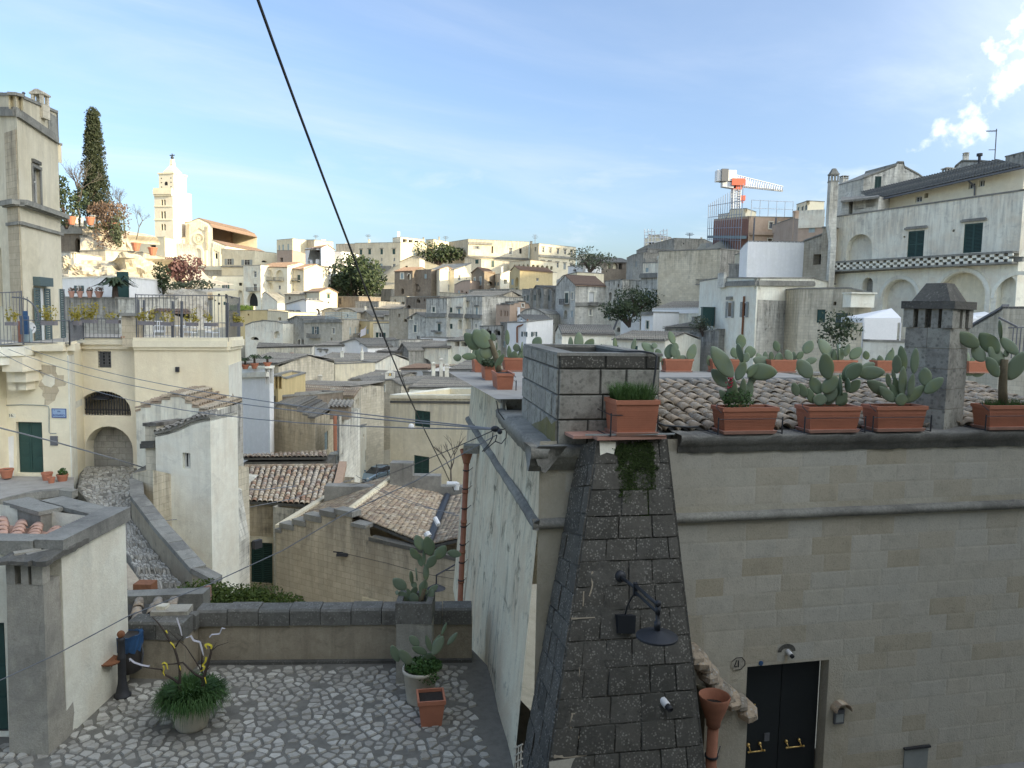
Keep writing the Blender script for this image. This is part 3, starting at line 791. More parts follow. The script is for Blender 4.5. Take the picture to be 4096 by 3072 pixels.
def cathedral():
 Yt=350
 root,pls,zt=H('bell_tower','tall sunlit cream bell tower with a pointed spire and cross, left of the church front','A',[(1331,Yt+1.5),(1492,Yt-1.5)],1000,1600,_ad,depth=12,wins=[w_(1391,1076,1409,1126,'a'),w_(1414,1076,1431,1126,'a'),w_(1390,1176,1408,1240,'a'),w_(1414,1176,1432,1240,'a'),w_(1391,1286,1409,1342,'a'),w_(1414,1286,1432,1342,'a')],cat='bell tower',coping=False,trims=[(1331,1012,1492,1012,2.0,.9,_ad),(1331,1136,1492,1136,.4,.3,_ad),(1331,1252,1492,1252,.4,.3,_ad)])
 pl=pls[0];cen=pl.p(pl.len/2,0,-6.0);rz=math.atan2(pl.u.y,pl.u.x);z0=zt[0]
 zz=lambda y:at('A',1411,y,Yt).z
 W=pl.len
 b=MB();w2=W*.80;b.box(cen+I((0,0,z0-.3)),(w2,w2,zz(848)-z0+.3),rz);ob=b.J('upper_stage',MAT[_ad],root)
 f2=Plane(cen-I((math.cos(rz),math.sin(rz),0))*w2/2+pl.n*w2/2,cen+I((math.cos(rz),math.sin(rz),0))*w2/2+pl.n*w2/2)
 m=MB();u=f2 .len/2
 sheet(m,f2,arch(u-.8,u+.8,zz(948),zz(914)),.03)
 for xx in(-.64,.64):
  for yy in(885,922,960):sheet(m,f2,arch(u+f2 .len/2*xx-.3,u+f2 .len/2*xx+.3,zz(yy+5),zz(yy-5)),.03)
 m.J('slit_window',MAT['dark_void'],ob)
 m=MB();m.box(cen+I((0,0,zz(848))),(w2+.8,w2+.8,zz(836)-zz(848)),rz);m.J('cornice',MAT[_ad],root)
 m=MB();m.frustum(cen+I((0,0,zz(836))),W*.55,W*.55,W*.5,W*.5,1.2,rz);m.frustum(cen+I((0,0,zz(836)+1.2)),W*.46,W*.46,W*.12,W*.12,zz(756)-zz(836)-1.2,rz)
 m.frustum(cen+I((0,0,zz(756))),W*.17,W*.17,W*.12,W*.12,2.5,rz);m.frustum(cen+I((0,0,zz(756)+2.5)),W*.12,W*.12,W*.03,W*.03,zz(706)-zz(756)-2.5,rz)
 m.J('spire',MAT[_ad],root)
 m=MB();t=cen+I((0,0,zz(706)));hh=zz(655)-zz(706);m.K([t,t+I((0,0,hh))],.22,6);m.box(t+I((0,0,hh*.62)),(2.6,.3,.4),rz);m.ball(t+I((0,0,hh*.3)),.7);m.J('cross',MAT['iron'],root)
 m=MB()
 for i in range(15):wb_(m,pl,W*(i+.2)/15,W*(i+.7)/15,zz(1046),zz(1028),.02,.7)
 m.J('corbel_table',MAT[_ad],root)
 Yc=352
 prof=[(1486,1441),(1600,1396),(1601,1272),(1632,1272),(1722,1236),(1812,1280),(1836,1312),(1838,1424),(1955,1474)]
 root,pls,zt=H('cathedral','sunlit church front with a rose window and stepped gable, right of the bell tower','A',[(1486,Yc+1.5),(1955,Yc-1.5)],1441,1650,_ad,depth=45,prof=prof,cat='church',wins=[w_(1692,1580,1738,1658,'A'),w_(1553,1524,1574,1576,'a',sur=.5),w_(1858,1538,1880,1588,'a',sur=.5)],surround=_ad,rmat=_be)
 pl=pls[0]
 c=pl.uv('A',1720,1414);r=pl.uv('A',1765,1414)[0]-c[0]
 m=MB()
 for rr0,rr1,o in((r*.86,r,.5),(r*.66,r*.72,.35),(r*.12,r*.2,.35)):
  n=28
  for k in range(n):
   a0,a1=2*math.pi*k/n,2*math.pi*(k+1)/n
   q=[(c[0]+math.cos(a)*rr,c[1]+math.sin(a)*rr)for a,rr in((a0,rr0),(a1,rr0),(a1,rr1),(a0,rr1))]
   m.add([pl.p(*x,o)for x in q]+[pl.p(*x,0)for x in q],[[0,1,2,3],[2,6,7,3],[0,4,5,1]])
 for k in range(16):
  a=2*math.pi*k/16;dv=pl.u*math.cos(a)+I((0,0,math.sin(a)));sv=pl.u*-math.sin(a)+I((0,0,math.cos(a)))
  o=pl.p(c[0],c[1],.12)+dv*r*.18-sv*.1;m.obox(o,dv*r*.5,sv*.2,pl.n*.25)
 rw=m.J('rose_window',MAT[_ad],root)
 m=MB();sheet(m,pl,[(c[0]+math.cos(2*math.pi*k/28)*r*.68,c[1]+math.sin(2*math.pi*k/28)*r*.68)for k in range(28)],.05);m.J('pane',MAT['glass'],rw)
 m=MB()
 for x,y0,y1 in((1632,1290,1500),(1790,1310,1510)):
  a=pl.uv('A',x,y0);b=pl.uv('A',x,y1)
  wb_(m,pl,a[0]-.55,a[0]+.55,b[1],a[1],.01,.7)
 m.J('pilaster',MAT['tufa'],root)
 m=MB()
 for x0,ya,x1,yb,n in((1640,1300,1722,1248,8),(1722,1248,1806,1292,8),(1495,1448,1600,1408,6),(1842,1434,1950,1482,6)):
  for k in range(n):
   x=x0+(x1-x0)*(k+.5)/n;y=ya+(yb-ya)*(k+.5)/n
   a=pl.uv('A',x,y+4);wb_(m,pl,a[0]-.35,a[0]+.35,a[1]-3.6,a[1]-.2,.01,.45)
 for x in(1510,1600,1655,1785,1842,1905,1945):
  a=pl.uv('A',x,1490);b=pl.uv('A',x,1650);wb_(m,pl,a[0]-.3,a[0]+.3,b[1],a[1],.01,.4)
 m.J('blind_arcade',MAT[_ad],root)
 m=MB();a=pl.uv('A',1690,1580);b=pl.uv('A',1740,1580);o_=arch(a[0]-1.4,b[0]+1.4,a[1]-.2,a[1]+5.2,14);i_=arch(a[0]-.4,b[0]+.4,a[1]-.2,a[1]+4.2,14)
 for k in range(1,len(o_)-1):m.add([pl.p(*o_[k],.7),pl.p(*o_[k+1],.7),pl.p(*i_[k+1],.7),pl.p(*i_[k],.7),pl.p(*o_[k],0),pl.p(*o_[k+1],0),pl.p(*i_[k+1],0),pl.p(*i_[k],0)],[[0,1,2,3],[4,5,1,0],[2,6,7,3]])
 wb_(m,pl,a[0]-1.4,a[0]-.4,pl.uv('A',1690,1658)[1],a[1]-.2,.01,.7);wb_(m,pl,b[0]+.4,b[0]+1.4,pl.uv('A',1690,1658)[1],a[1]-.2,.01,.7)
 m.J('portal',MAT[_ad],root)
cathedral()
H('terrace_wall','long sunlit retaining wall below the church front','d',[(1440,330),(2500,326)],1018,1300,_ag,6,cat='wall',trims=[(1440,1022,2500,1030,1.2,.3,_ad)])
H(_bh,'low sunlit cream house left of the bell tower foot','d',[(960,300),(1190,296),(1450,292)],640,880,'cream',10,wins=[w_(1265,726,1338,762,'d'),w_(1100,690,1125,730,'d')],back=(0,1,0))
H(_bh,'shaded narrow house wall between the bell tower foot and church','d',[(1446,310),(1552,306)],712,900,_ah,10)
H('long_palace','long plain palace right of the church, its upper left in sun and three shuttered windows below','B',[(-40,318),(330,310),(545,318)],[402,425,448],640,'cream',14,back=(0,1,0),wins=[w_(22,512,72,580,'o',**SY),w_(212,522,272,582,'o',**SY),w_(405,530,465,552,'a')],trims=[(-40,600,545,600,.5,.3)])
H('palace','beige palace with three tall pale shutters on the skyline, above the white gabled house','B',[(572,306),(748,300)],[305,290],560,'cream',14,wins=[w_(593,362,608,425,'s',**SP),w_(634,355,652,425,'s',**SP),w_(690,350,708,425,'s',**SP),w_(588,520,610,556,'o')],chim=[(742,770,288,330,2,'cream','plain')])
H(_bh,'skyline house with a dark shaded left wall and sunlit right end','B',[(745,318),(985,300),(1195,312)],[308,302,325],470,_ag,10,wins=[],chim=[(1060,1115,302,322,3,_af,'plain')])
H(_bh,'small lit wall with parapet between the white gabled house and the loggia palace','B',[(1228,300),(1440,296)],352,480,_ag,8,chim=[(1330,1360,340,362,1,_af,'plain')])
H('small_house','dim pinkish low house left of the white gabled house','B',[(575,285),(745,281),(890,288)],[420,420,455],560,'rosy',9,back=(0,1,0),wins=[w_(610,500,640,545,'d')])
r_,p_,z_=H(_bi,'bright white gabled house with a shaded left wall on the skyline','B',[(888,255),(1068,244),(1206,250)],[395,385,410],612,_af,prof=[(1068,385),(1133,358),(1206,410)],g=1,wins=[w_(912,520,941,572,'a'),w_(1003,518,1019,570,'d'),w_(945,391,962,414,'d'),w_(990,390,1007,414,'d'),w_(1036,389,1053,413,'d'),w_(1113,532,1142,569,'s',**SY),w_(1104,398,1114,410,'a'),w_(1152,402,1162,414,'a')],rmat=_be)
H(_bi,'bright white lower house with a corbelled balcony under the white gabled house','B',[(1062,238),(1076,235),(1285,241)],600,740,_af,8,wins=[w_(1122,655,1154,698,'a'),w_(1100,714,1122,736,'a')],back=(0,1,0),balc=[(1070,575,1276,612)])
H(_bi,'white annex with brown open shutters right of the white gabled house','B',[(1200,256),(1290,252),(1425,262)],[432,432,448],650,_af,8,back=(0,1,0),wins=[w_(1280,463,1310,495,'g'),w_(1280,550,1310,588,'o',m='door_brown'),w_(1300,635,1390,700,'a')])
H(_bi,'low white sunlit house with potted balcony left of the dark evergreen','B',[(1168,228),(1310,233)],705,870,_af,7,wins=[w_(1222,675,1260,702,'a'),w_(1222,808,1242,855,'s',**SP)],balc=[(1175,680,1305,712)])
H('loggia_palace','large palace with green shutters and a rooftop loggia, left of the dark bushes on the skyline','B',[(1436,292),(1942,279),(2208,290)],[340,332,332],870,'cream',16,back=(0,1,0),wins=[w_(1490,411,1518,464,'s',ped=1),w_(1585,405,1614,463,'s',ped=1),w_(1719,405,1746,463,'s',ped=1),w_(1852,404,1884,462,'s',ped=1),w_(1590,506,1608,542,'s',**SP),w_(1725,502,1741,540),w_(1862,499,1881,540),w_(1572,568,1614,612,'a'),w_(1718,565,1742,612,'s',**SP),w_(1855,567,1884,612,'g'),w_(1702,735,1736,850,'A',arch=1),w_(1565,710,1590,755,'s',**SP),w_(1978,412,2001,460,'s',**SP),w_(2083,428,2104,478,'s',**SP)],trims=[(1530,636,1842,636,1.6,.8)],chim=[(1905,1935,215,290,3,_af,'plain'),(1583,1605,298,340,3,'cream','cap')])
H('rooftop_loggia','row of four open loggia bays along a palace roof edge in sun','B',[(1942,280),(2207,290)],[272,302],345,_ad,6,back=(-.6,.8,0),wins=[w_(1966,288,2012,330,'l'),w_(2030,292,2076,336,'l'),w_(2094,298,2140,342,'l'),w_(2156,306,2200,348,'l')],extra=.5,cap=_be,cat='loggia')
H('stepped_house','shaded small gabled house in front of the loggia palace right end','C',[(0,262),(215,260),(275,266)],[545,500,530],615,'cream',8,prof=[(0,545),(150,478),(215,500)],g=0,wins=[w_(55,590,85,606,'d')],back=None)
H('hill_house','cluster house with a white terrace and small windows between two skyline palaces','C',[(286,300),(370,296),(545,304)],[302,298,330],480,'cream',9,back=(0,1,0),wins=[w_(425,390,450,420,'g'),w_(480,405,500,432,'a'),w_(362,388,395,412,'d')],chim=[(425,440,270,305,2,'tufa','plain'),(250,268,275,305,2,'tufa','cap')])
H('great_palace','broad sunlit ruined palace with blank bricked windows and a dark left wall, middle of the skyline','C',[(540,300),(756,283),(1428,290)],[330,296,328],560,_ag,16,wins=[w_(832,371,869,405,'o',**SY),w_(1207,389,1237,460,'g',sur=.25),w_(1320,398,1346,455,'d'),w_(1012,372,1030,450,'d'),w_(550,455,582,498,'s',**SP),w_(832,517,870,565,'s',**SP),w_(1012,530,1042,590,'s',**SG)],trims=[(756,340,1020,350,.6,.35),(756,488,1428,520,.5,.3)],chim=[(1436,1464,320,365,2,'tufa','plain')])
H('bricked_panel_house','sunlit low wall with a plaster panel below the broad ruined palace','C',[(715,268),(900,265),(1215,270)],[500,515,545],620,_ag,8,back=(0,1,0),wins=[w_(832,520,868,566,'s',**SG),w_(1010,532,1042,604,'s',**SG)])
H('pilaster_palace','sunlit palace with five tall framed windows in a row, right of the broad ruined palace','C',[(1432,292),(1536,278),(1946,286)],[352,344,386],690,'cream',16,wins=[w_(1572,385,1596,440,'g',ped=1,sur=.25),w_(1652,394,1676,446,'g',ped=1,sur=.25),w_(1734,402,1758,458,'g',ped=1,sur=.25),w_(1815,411,1838,464,'g',ped=1,sur=.25),w_(1888,420,1911,473,'g',ped=1,sur=.25),w_(1562,535,1592,590,'g',ped=1),w_(1642,540,1670,592,'g',ped=1),w_(1725,552,1755,610,'g',ped=1),w_(1808,562,1836,630,'s',m=_aq,ped=1),w_(1880,568,1908,630,'g',ped=1),w_(1490,385,1505,430,'d')],trims=[(1536,480,1946,512,.6,.35),(1620,350,1621,700,.01,.01)],surround='cream')
H('arcade_house','low arcaded house with round arches, its left wall dark, in front of the framed window palace','C',[(1208,268),(1444,252),(1735,258)],[548,528,552],660,'cream',9,wins=[w_(1460,576,1490,616,'a'),w_(1508,580,1540,622,'a'),w_(1560,584,1590,626,'a'),w_(1612,588,1642,632,'a'),w_(1662,592,1690,634,'a'),w_(1255,575,1280,612,'a'),w_(1305,574,1330,612,'a'),w_(1355,572,1380,612,'a'),w_(1400,570,1425,612,'a')],cap=_be)
H('lit_tower_house','narrow sunlit house end between the ochre house and the dark lane','C',[(1690,235),(1735,238)],660,830,_ad,6)
H('lit_block','sunlit crenellated wall end above the dark timber roof','D',[(393,330),(640,334)],[460,500],540,_ad,8,wins=[])
H('arched_house','sunlit cream house with two rows of arched recesses and balconies under a long brown tile roof','B',[(392,226),(690,219)],[600,605],1030,_ad,9,roof=('slope',553,0),rmat=_be,wins=[w_(445,632,532,745,'n',dp=1.0,m=_ad),w_(560,636,648,748,'n',dp=1.0,m=_ad),w_(452,775,536,850,'n',dp=.8,m=_ad),w_(590,806,617,852,'g'),w_(478,892,545,935,'n',dp=.6,m=_ad),w_(600,920,622,955,'d'),w_(600,982,640,1012,'d')],balc=[(435,715,540,750),(556,718,652,750)])
H('arched_house','sunlit cream wing with one green shutter, right half of the long brown tile roof','B',[(688,222),(872,218)],[612,632],1000,'cream',9,roof=('slope',572,0),rmat=_be,wins=[w_(688+4,690,714,732,'g'),w_(800,690,832,772,'s',**SG),w_(735,842,762,866,'g')],balc=[(680,730,838,752)],eave=.4)
H('ribbed_house','narrow sunlit house end with vertical pilasters right of the brown tile roof','B',[(868,222),(972,226)],[640,640],836,'cream',7,chim=[(925,945,625,660,1,'cream','cap')])
H('arch_portal_house','grey house with one great dark round archway, left of the arched recesses','B',[(203,228),(395,222)],592,1045,_ae,9,wins=[w_(318,650,350,716,'g',sur=.3),w_(314,790,352,866,'g',sur=.3),w_(243,885,364,1036,'a',sur=.4)],balc=[(255,830,385,868)])
H('tower_house','sunlit cream block with many tiny windows at the town left edge','e',[(1645,240),(1662,232),(2110,236)],[22,20,18],560,_ad,9,back=(0,1,0),wins=[w_(1728,92,1768,160,'s',**SG),w_(1828,112,1880,196,'o',**SG),w_(1740,275,1772,316,'d'),w_(1846,282,1876,348,'d'),w_(1935,320,1965,346,'d'),w_(1690,364,1714,384,'d'),w_(1740,406,1772,438,'d'),w_(1822,395,1858,442,'s',**SG),w_(2052,115,2098,158,'d'),w_(2040,225,2102,440,'n',m=_ae)])
H('shed_house','shaded lean-to wall left of the sunlit block with tiny windows','e',[(1300,250),(1648,244)],[160,75],430,_ah,8)
H('gable_cottage','sunlit gabled cottage with one green window and a dark sagging roof, below the brown tile roof','B',[(878,200),(1046,188),(1243,194)],[870,870,880],1085,'cream',prof=[(1046,875),(1146,833),(1243,884)],g=1,wins=[w_(1130,902,1160,950,'s',ped=1),w_(1135,985,1152,1006,'d')],rmat=_be)
H('white_cottage','white house with a sunlit right wall of stubby piers and a shaded left wall with one window','B',[(680,186),(902,174),(1086,182)],[1008,968,975],1190,_af,prof=[(680,1012),(870,960),(902,975)],g=0,wins=[w_(800,1100,827,1142,'d',ped=1),w_(980,1060,1060,1130,'n',m=_af,dp=.3)],rmat=_bd,chim=[(905,925,955,1010,-2,_af,'plain'),(945,965,958,1010,-1,_af,'plain'),(990,1012,960,1015,0,_af,'plain'),(1040,1062,965,1020,1,_af,'plain')])
H('vault_house','low house with a rounded gable and no window, left of its twin gable, mid hill','B',[(1068,178),(1242,176)],[1085,1095],1180,_ag,8,prof=[(1068,1088),(1110,1070),(1165,1056),(1210,1072),(1242,1095)])
H('vault_house','low house with a rounded gable and one small window, mid hill','B',[(1246,176),(1456,174)],[1082,1100],1180,_ag,8,prof=[(1246,1085),(1290,1066),(1340,1056),(1400,1070),(1456,1100)],wins=[w_(1340,1120,1368,1160,'g',sur=.15)])
H('balcony_palace','tan palazzo with slate shutters, a plant-hung balcony and green roof rails, mid valley','B',[(872,157),(1296,148),(1472,156)],[1196,1186,1190],1465,_ag,10,back=(0,1,0),wins=[w_(985,1262,1020,1345,'o',**SS),w_(1187,1275,1216,1342,'g',sur=.15),w_(1378,1270,1394,1352,'s',**SP),w_(1438,1270,1452,1345,'s',**SP),w_(1170,1385,1188,1420,'d')],balc=[(935,1338,1055,1385),(1375,1340,1460,1378)],trims=[(872,1212,1296,1204,.4,.25)])
p0=[at('B',x,1190,Y)for x,Y in((1110,154),(1290,150.2),(1455,156))]
m=MB()
for a,b in zip(p0[:-1],p0[1:]):
 n=12
 for k in range(n+1):q=a.lerp(b,k/n);m.box(q,(.07,.07,1.5))
 for z in(.5,1.0,1.46):m.K([a+I((0,0,z)),b+I((0,0,z))],.045,4)
s_g(m,'roof_railing',MAT['shutter_pale'],'pale green railing along the tan palazzo roof edge','railing')
H('ivy_house','dim grey gabled house with arched ground floor doors, left of the tan palazzo','B',[(698,164),(878,160)],[1185,1178],1465,_ah,9,prof=[(698,1186),(792,1143),(878,1180)],wins=[w_(735,1410,756,1465,'a'),w_(808,1400,836,1462,'a',sur=.15),w_(850,1400,872,1460,'a')])
H('barrel_house','white barrel-vaulted house front with a low dark arch, half in sun','B',[(222,165),(640,160)],[1245,1225],1450,_ae,10,prof=[(222,1248),(300,1215),(430,1195),(560,1205),(640,1226)],roof=('flat',),wins=[w_(285,1375,372,1410,'a'),w_(540,1312,608,1390,'n',m=_ae),w_(583,1360,597,1390,'d')])
H('vault_house','sunlit yellow low wall with small arches under a grassy bank','B',[(20,178),(475,172)],[1090,1080],1225,'ochre',8,wins=[w_(75,1130,105,1172,'d'),w_(388,1185,440,1215,'a'),w_(250,1120,268,1140,'d')],chim=[(303,330,1040,1100,1,'cream','plain'),(568,600,1125,1205,0,_ae,'plain')])
H('vault_house','sunlit cream house with a dark flat doorway right of the yellow wall','B',[(470,172),(700,168)],[1088,1105],1240,'cream',8,wins=[w_(590,1160,620,1195,'d')])
H('long_house','long pale house with three odd windows on two levels, right of the tan palazzo','B',[(1596,156),(2042,152)],[1232,1222],1440,_ae,9,wins=[w_(1698,1328,1750,1382,'o',**SG),w_(1905,1330,1942,1392,'o',**SP),w_(1678,1425,1697,1455,'d'),w_(1995,1362,2012,1385,'d')])
H('upper_house','small pale block with one dark window on top of the long pale house','B',[(1596,160),(1760,158)],1198,1300,_ag,6,wins=[w_(1622,1202,1645,1245,'d')])
H('yellow_house','narrow yellowish house with a flag and a pale shutter right of the tan palazzo','B',[(1466,158),(1602,155)],[1200,1205],1445,'ochre',8,wins=[w_(1563,1292,1589,1342,'s',**SP),w_(1543,1395,1592,1540,'a'),w_(1480,1240,1500,1270,'d')])
m=MB();q=at('B',1500,1300,153);m.add([q,q+I((1.1,0,.5)),q+I((1.0,.1,-.9)),q+I((-.1,.05,-1.4))],[[0,1,2,3]]);m.K([q+I((-.6,.4,-1.0)),q+I((1.2,0,.8))],.05,5)
s_g(m,'flag',MAT[_ba],'small pale flag hung from a pole on the yellowish house','flag')
for nm,lb,pts,top,bot,mt,k in((_bh,'cream low house under the evergreen trees, mid hill',[(1640,186),(1925,182)],1062,1160,'cream',dict(roof=('slope',1020,0),wins=[w_(1700,1110,1720,1140,'d')])),(_bh,'cream terraced block with a flat roof garden below the palace wall',[(1826,215),(2010,210)],930,1060,_ag,dict(wins=[w_(1870,960,1890,1000,'d'),w_(1950,990,1985,1030,'d')])),('ruin_house','tan broken gabled house left of the two chimneys mid hill',[(1500,176),(1640,172)],1130,1260,'tufa',dict(prof=[(1500,1140),(1560,1085),(1640,1150)],wins=[w_(1560,1170,1580,1200,'d')],chim=[(1545,1562,1040,1100,-1,_ae,'plain')])),(_bh,'cream house with a tiled ledge above the long pale house',[(1760,172),(2040,168)],1135,1240,_ag,dict(roof=('slope',1105,0),wins=[w_(1830,1180,1850,1210,'d'),w_(1940,1170,1965,1205,'d')])),('palace_wall','shaded palace base wall with a small doorway right of the evergreen trees',[(1630,240),(1840,236)],850,1040,_ah,dict(wins=[w_(1705,880,1728,925,'d'),w_(1775,975,1825,1010,'d')])),('arch_house','brown shaded house with a wide low arch below the white annex',[(965,232),(1175,228)],735,850,_ai,dict(wins=[w_(1010,800,1036,838,'d')])),('low_house','grey slumped roof house left of the sunlit gabled cottage',[(660,202),(880,198)],905,1000,_ag,dict(roof=('slope',872,0),wins=[w_(700,930,725,965,'d')])),('low_house','tan low wall with a dark doorway right of the sunlit gabled cottage',[(1240,196),(1480,192)],930,1070,_ai,dict(wins=[w_(1262,945,1280,1010,'d')])),('low_house','grey stone terrace with broken steps under the evergreen trees',[(1440,190),(1700,186)],985,1110,_ah,dict()),('step_house','sunlit sloped stair wall beside the great dark archway',[(410,218),(580,214)],905,1080,_ae,dict(prof=[(410,905),(440,880),(575,985),(580,1000)],roof=('flat',)))):
 H(nm,lb,'B',pts,top,bot,mt,8,**k)
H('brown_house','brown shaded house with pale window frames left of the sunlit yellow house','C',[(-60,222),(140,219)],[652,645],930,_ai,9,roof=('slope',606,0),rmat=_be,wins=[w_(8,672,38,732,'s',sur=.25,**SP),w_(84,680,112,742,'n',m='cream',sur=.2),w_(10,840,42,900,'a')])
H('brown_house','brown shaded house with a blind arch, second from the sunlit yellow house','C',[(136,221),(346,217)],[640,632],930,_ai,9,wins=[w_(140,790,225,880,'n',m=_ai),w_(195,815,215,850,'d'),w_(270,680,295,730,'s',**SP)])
H('yellow_gable_house','sunlit yellow house with a shaded left wall and two gabled bays, mid hill','C',[(342,228),(440,214),(602,219)],[640,625,640],930,_ad,prof=[(440,625),(525,598),(602,640)],g=1,wins=[w_(548,684,569,742,'g',sur=.2),w_(534,804,561,866,'g',sur=.2),w_(380,668,404,740,'s',sur=.25,**SP),w_(378,795,404,850,'s',sur=.2,**SP),w_(500,615,516,632,'a'),w_(540,618,556,634,'a')],rmat=_be)
H('yellow_wing','sunlit yellow wing with a sloping brown roof, right of the two gabled bays','C',[(600,216),(790,221),],[630,565],830,_ad,12,roof=('flat',),prof=[(600,632),(700,600),(872,566)],wins=[w_(643,693,669,750,'g',sur=.2),w_(730,725,740,738,'d')])
H('barrel_house','reddish shaded house with a stepped gable in front of the sunlit yellow wing','C',[(602,205),(778,202)],[795,755],920,'rosy',7,prof=[(602,802),(690,757),(778,752)],roof=('flat',),wins=[w_(642,862,662,908,'s',**SP),w_(674,862,694,884,'a'),w_(725,875,742,905,'d')])
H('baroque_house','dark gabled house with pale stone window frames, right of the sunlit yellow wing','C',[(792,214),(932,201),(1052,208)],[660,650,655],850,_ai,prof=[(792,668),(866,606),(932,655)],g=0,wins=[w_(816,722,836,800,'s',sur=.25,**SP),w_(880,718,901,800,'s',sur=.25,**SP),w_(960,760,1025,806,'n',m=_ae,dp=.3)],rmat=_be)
H('white_terrace_house','pale stepped terrace house with a blue-grey door, right of the dark gabled house','C',[(1046,208),(1110,203),(1222,208)],[690,680,640],870,_ae,8,back=(0,1,0),wins=[w_(1042,772,1062,808,'s',**SP),w_(1074,770,1096,808,'s',**SP),w_(1150,740,1185,790,'d')],chim=[(1118,1138,600,660,1,_af,'plain')])
H('ochre_house','ochre house with a narrow end of arched loggias and a broad plain side half in sun','C',[(1212,198),(1326,190),(1690,196)],[668,634,660],990,'ochre',9,roof=('slope',606,0),g=1,wins=[w_(1230,735,1256,800,'s',**SP),w_(1273,715,1312,820,'n',m='ochre'),w_(1230,835,1256,872,'s',**SP),w_(1273,832,1310,932,'n',m='ochre'),w_(1228,905,1254,965,'s',**SP),w_(1508,725,1534,760,'g')],rmat=_be)
for k,(x0,x1,yt,yb)in enumerate(((1352,1440,850,1000),(1432,1505,845,1020),(1490,1592,820,1045),(1584,1680,850,1090),(1672,1740,840,1110))):
 lb=('with a pale upper doorway','with a narrow shutter','with a peaked top','with tall pilasters','at its dark right end')[k]
 H('lane_house','dim grey house %s in the row below the ochre house'%lb,'C',[(x0,172-k*3),(x1,164-k*3)],[yt,yt+6],yb+20,_ah,8,prof=[(x0,yt+15),(x0+20,yt-12),(x1,yt+8)]if k==2 else None,wins=[w_(x0+18,yt+68,x0+40,yt+128,'g',sur=.15),w_(x0+52,yt+66,x0+70,yt+126,'s',**SG),w_(x0+24,yt+150,x0+40,yt+185,'d')])
H('shuttered_house','pale stained house with a framed dark green shutter, left end of the long three-part front','C',[(292,139),(518,133)],[958,950],1345,_aj,9,wins=[w_(358,1046,388,1098,'s',sur=.3),w_(416,1230,448,1312,'s',door=1,ped=1)],balc=[(385,1305,460,1318)],trims=[(292,1142,518,1142,.5,.3)])
H('shuttered_house','pale house with two arched ground bays, middle of the long three-part front','C',[(516,134),(700,131)],[948,940],1345,_ae,9,wins=[w_(552,1050,577,1106,'s'),w_(640,1066,668,1156,'s',ped=1,sur=.2,**SP),w_(547,1232,580,1286,'s'),w_(640,1180,690,1292,'n',m=_ae),],trims=[(516,1142,700,1150,.5,.3)])
H('shuttered_house','stained house with a big arched recess and framed windows, right end of the long three-part front','C',[(698,132),(910,128)],[935,930],1345,_aj,9,wins=[w_(704,1170,786,1290,'n',m=_ae),w_(836,1050,862,1142,'s',sur=.3,ped=1,**SP),w_(832,1232,854,1278,'g',sur=.2),w_(720,975,770,1050,'n',m=_aj)],trims=[(698,1150,910,1160,.5,.3),(800,990,806,1290,.1,.1)])
H('plain_side_house','tall blank tan wall with a crumbling sloped top, right of the long three-part front','C',[(906,129),(1172,133)],[945,930],1260,_ag,9,prof=[(906,955),(1000,930),(1080,915),(1172,935)],roof=('flat',))
H('dark_roof_house','broad dim roof bank above the long three-part front','C',[(700,150),(1100,146)],[935,915],1020,'tufa',9,roof=('slope',870,0),rmat=_bd)
H('pink_stepped_house','pale pinkish house with a stepped gable and a row of slit windows','C',[(1064,127),(1215,124),(1445,129)],[1020,1015,1070],1250,'rosy',9,back=(0,1,0),prof=[(1215,1018),(1260,1016),(1262,1000),(1310,998),(1312,982),(1385,984),(1387,1004),(1420,1006),(1445,1060)],g=1,roof=('flat',),wins=[w_(1110,1085,1124,1146,'d'),w_(1153,1087,1168,1146,'d'),w_(1182,1087,1197,1146,'d'),w_(1288,1090,1301,1150,'d'),w_(1345,1010,1371,1048,'g',sur=.15)])
H(_bi,'white house with two small windows and a rusty pipe, behind the tank','C',[(1186,112),(1400,108),(1694,113)],[1222,1215,1182],1500,_af,8,back=(0,1,0),wins=[w_(1362,1318,1394,1373,'o',**SS),w_(1466,1320,1498,1373,'o',**SS),w_(1325,1190,1345,1225,'s',**SP)])
H('white_gable_house','small white gabled upper room with a dark roof on the white house','C',[(1315,118),(1405,115),(1692,119)],[1140,1180,1185],1230,_af,8,prof=[(1315,1150),(1330,1133),(1405,1185)],g=0,wins=[w_(1330,1172,1350,1215,'s',**SP)],rmat=_bd,chim=[(1298,1325,1055,1180,1,_af,'plain')])
m=MB();m.K([at('C',1412,1185,110.5),at('C',1405,1225,108.3),at('C',1300,1262,109.4),at('C',1294,1275,109.6),at('C',1294,1440,109.6)],.12,6)
s_g(m,_bj,MAT['rust'],'thin rusty drainpipe bending down the white house',_bj)
H('white_vault_house','white crumbling rounded wall above the white gabled upper room','C',[(1330,123),(1600,121)],[1110,1120],1160,_aj,7,prof=[(1330,1115),(1390,1075),(1470,1062),(1540,1085),(1600,1125)],roof=('flat',))
H('stair_house','grey narrow house with stairs and a dark canopy left of the white house','C',[(1112,116),(1190,114)],1220,1500,_ah,8,wins=[w_(1132,1420,1155,1490,'o',**SP)])
H('canopy_house','low pale house with dark arched awnings behind the left planters','C',[(885,118),(1115,115)],[1262,1255],1460,_aj,8,wins=[w_(945,1282,1012,1360,'a'),w_(1040,1290,1110,1360,'a')])
H('gable_house_small','small pale gabled house with two windows left of the long three-part front','C',[(92,146),(296,142)],[1165,1165],1420,_aj,8,prof=[(92,1168),(190,1106),(296,1165)],wins=[w_(117,1145,142,1181,'d',sur=.15),w_(153,1245,185,1322,'s',sur=.2,**SS),w_(178,1362,216,1418,'g')])
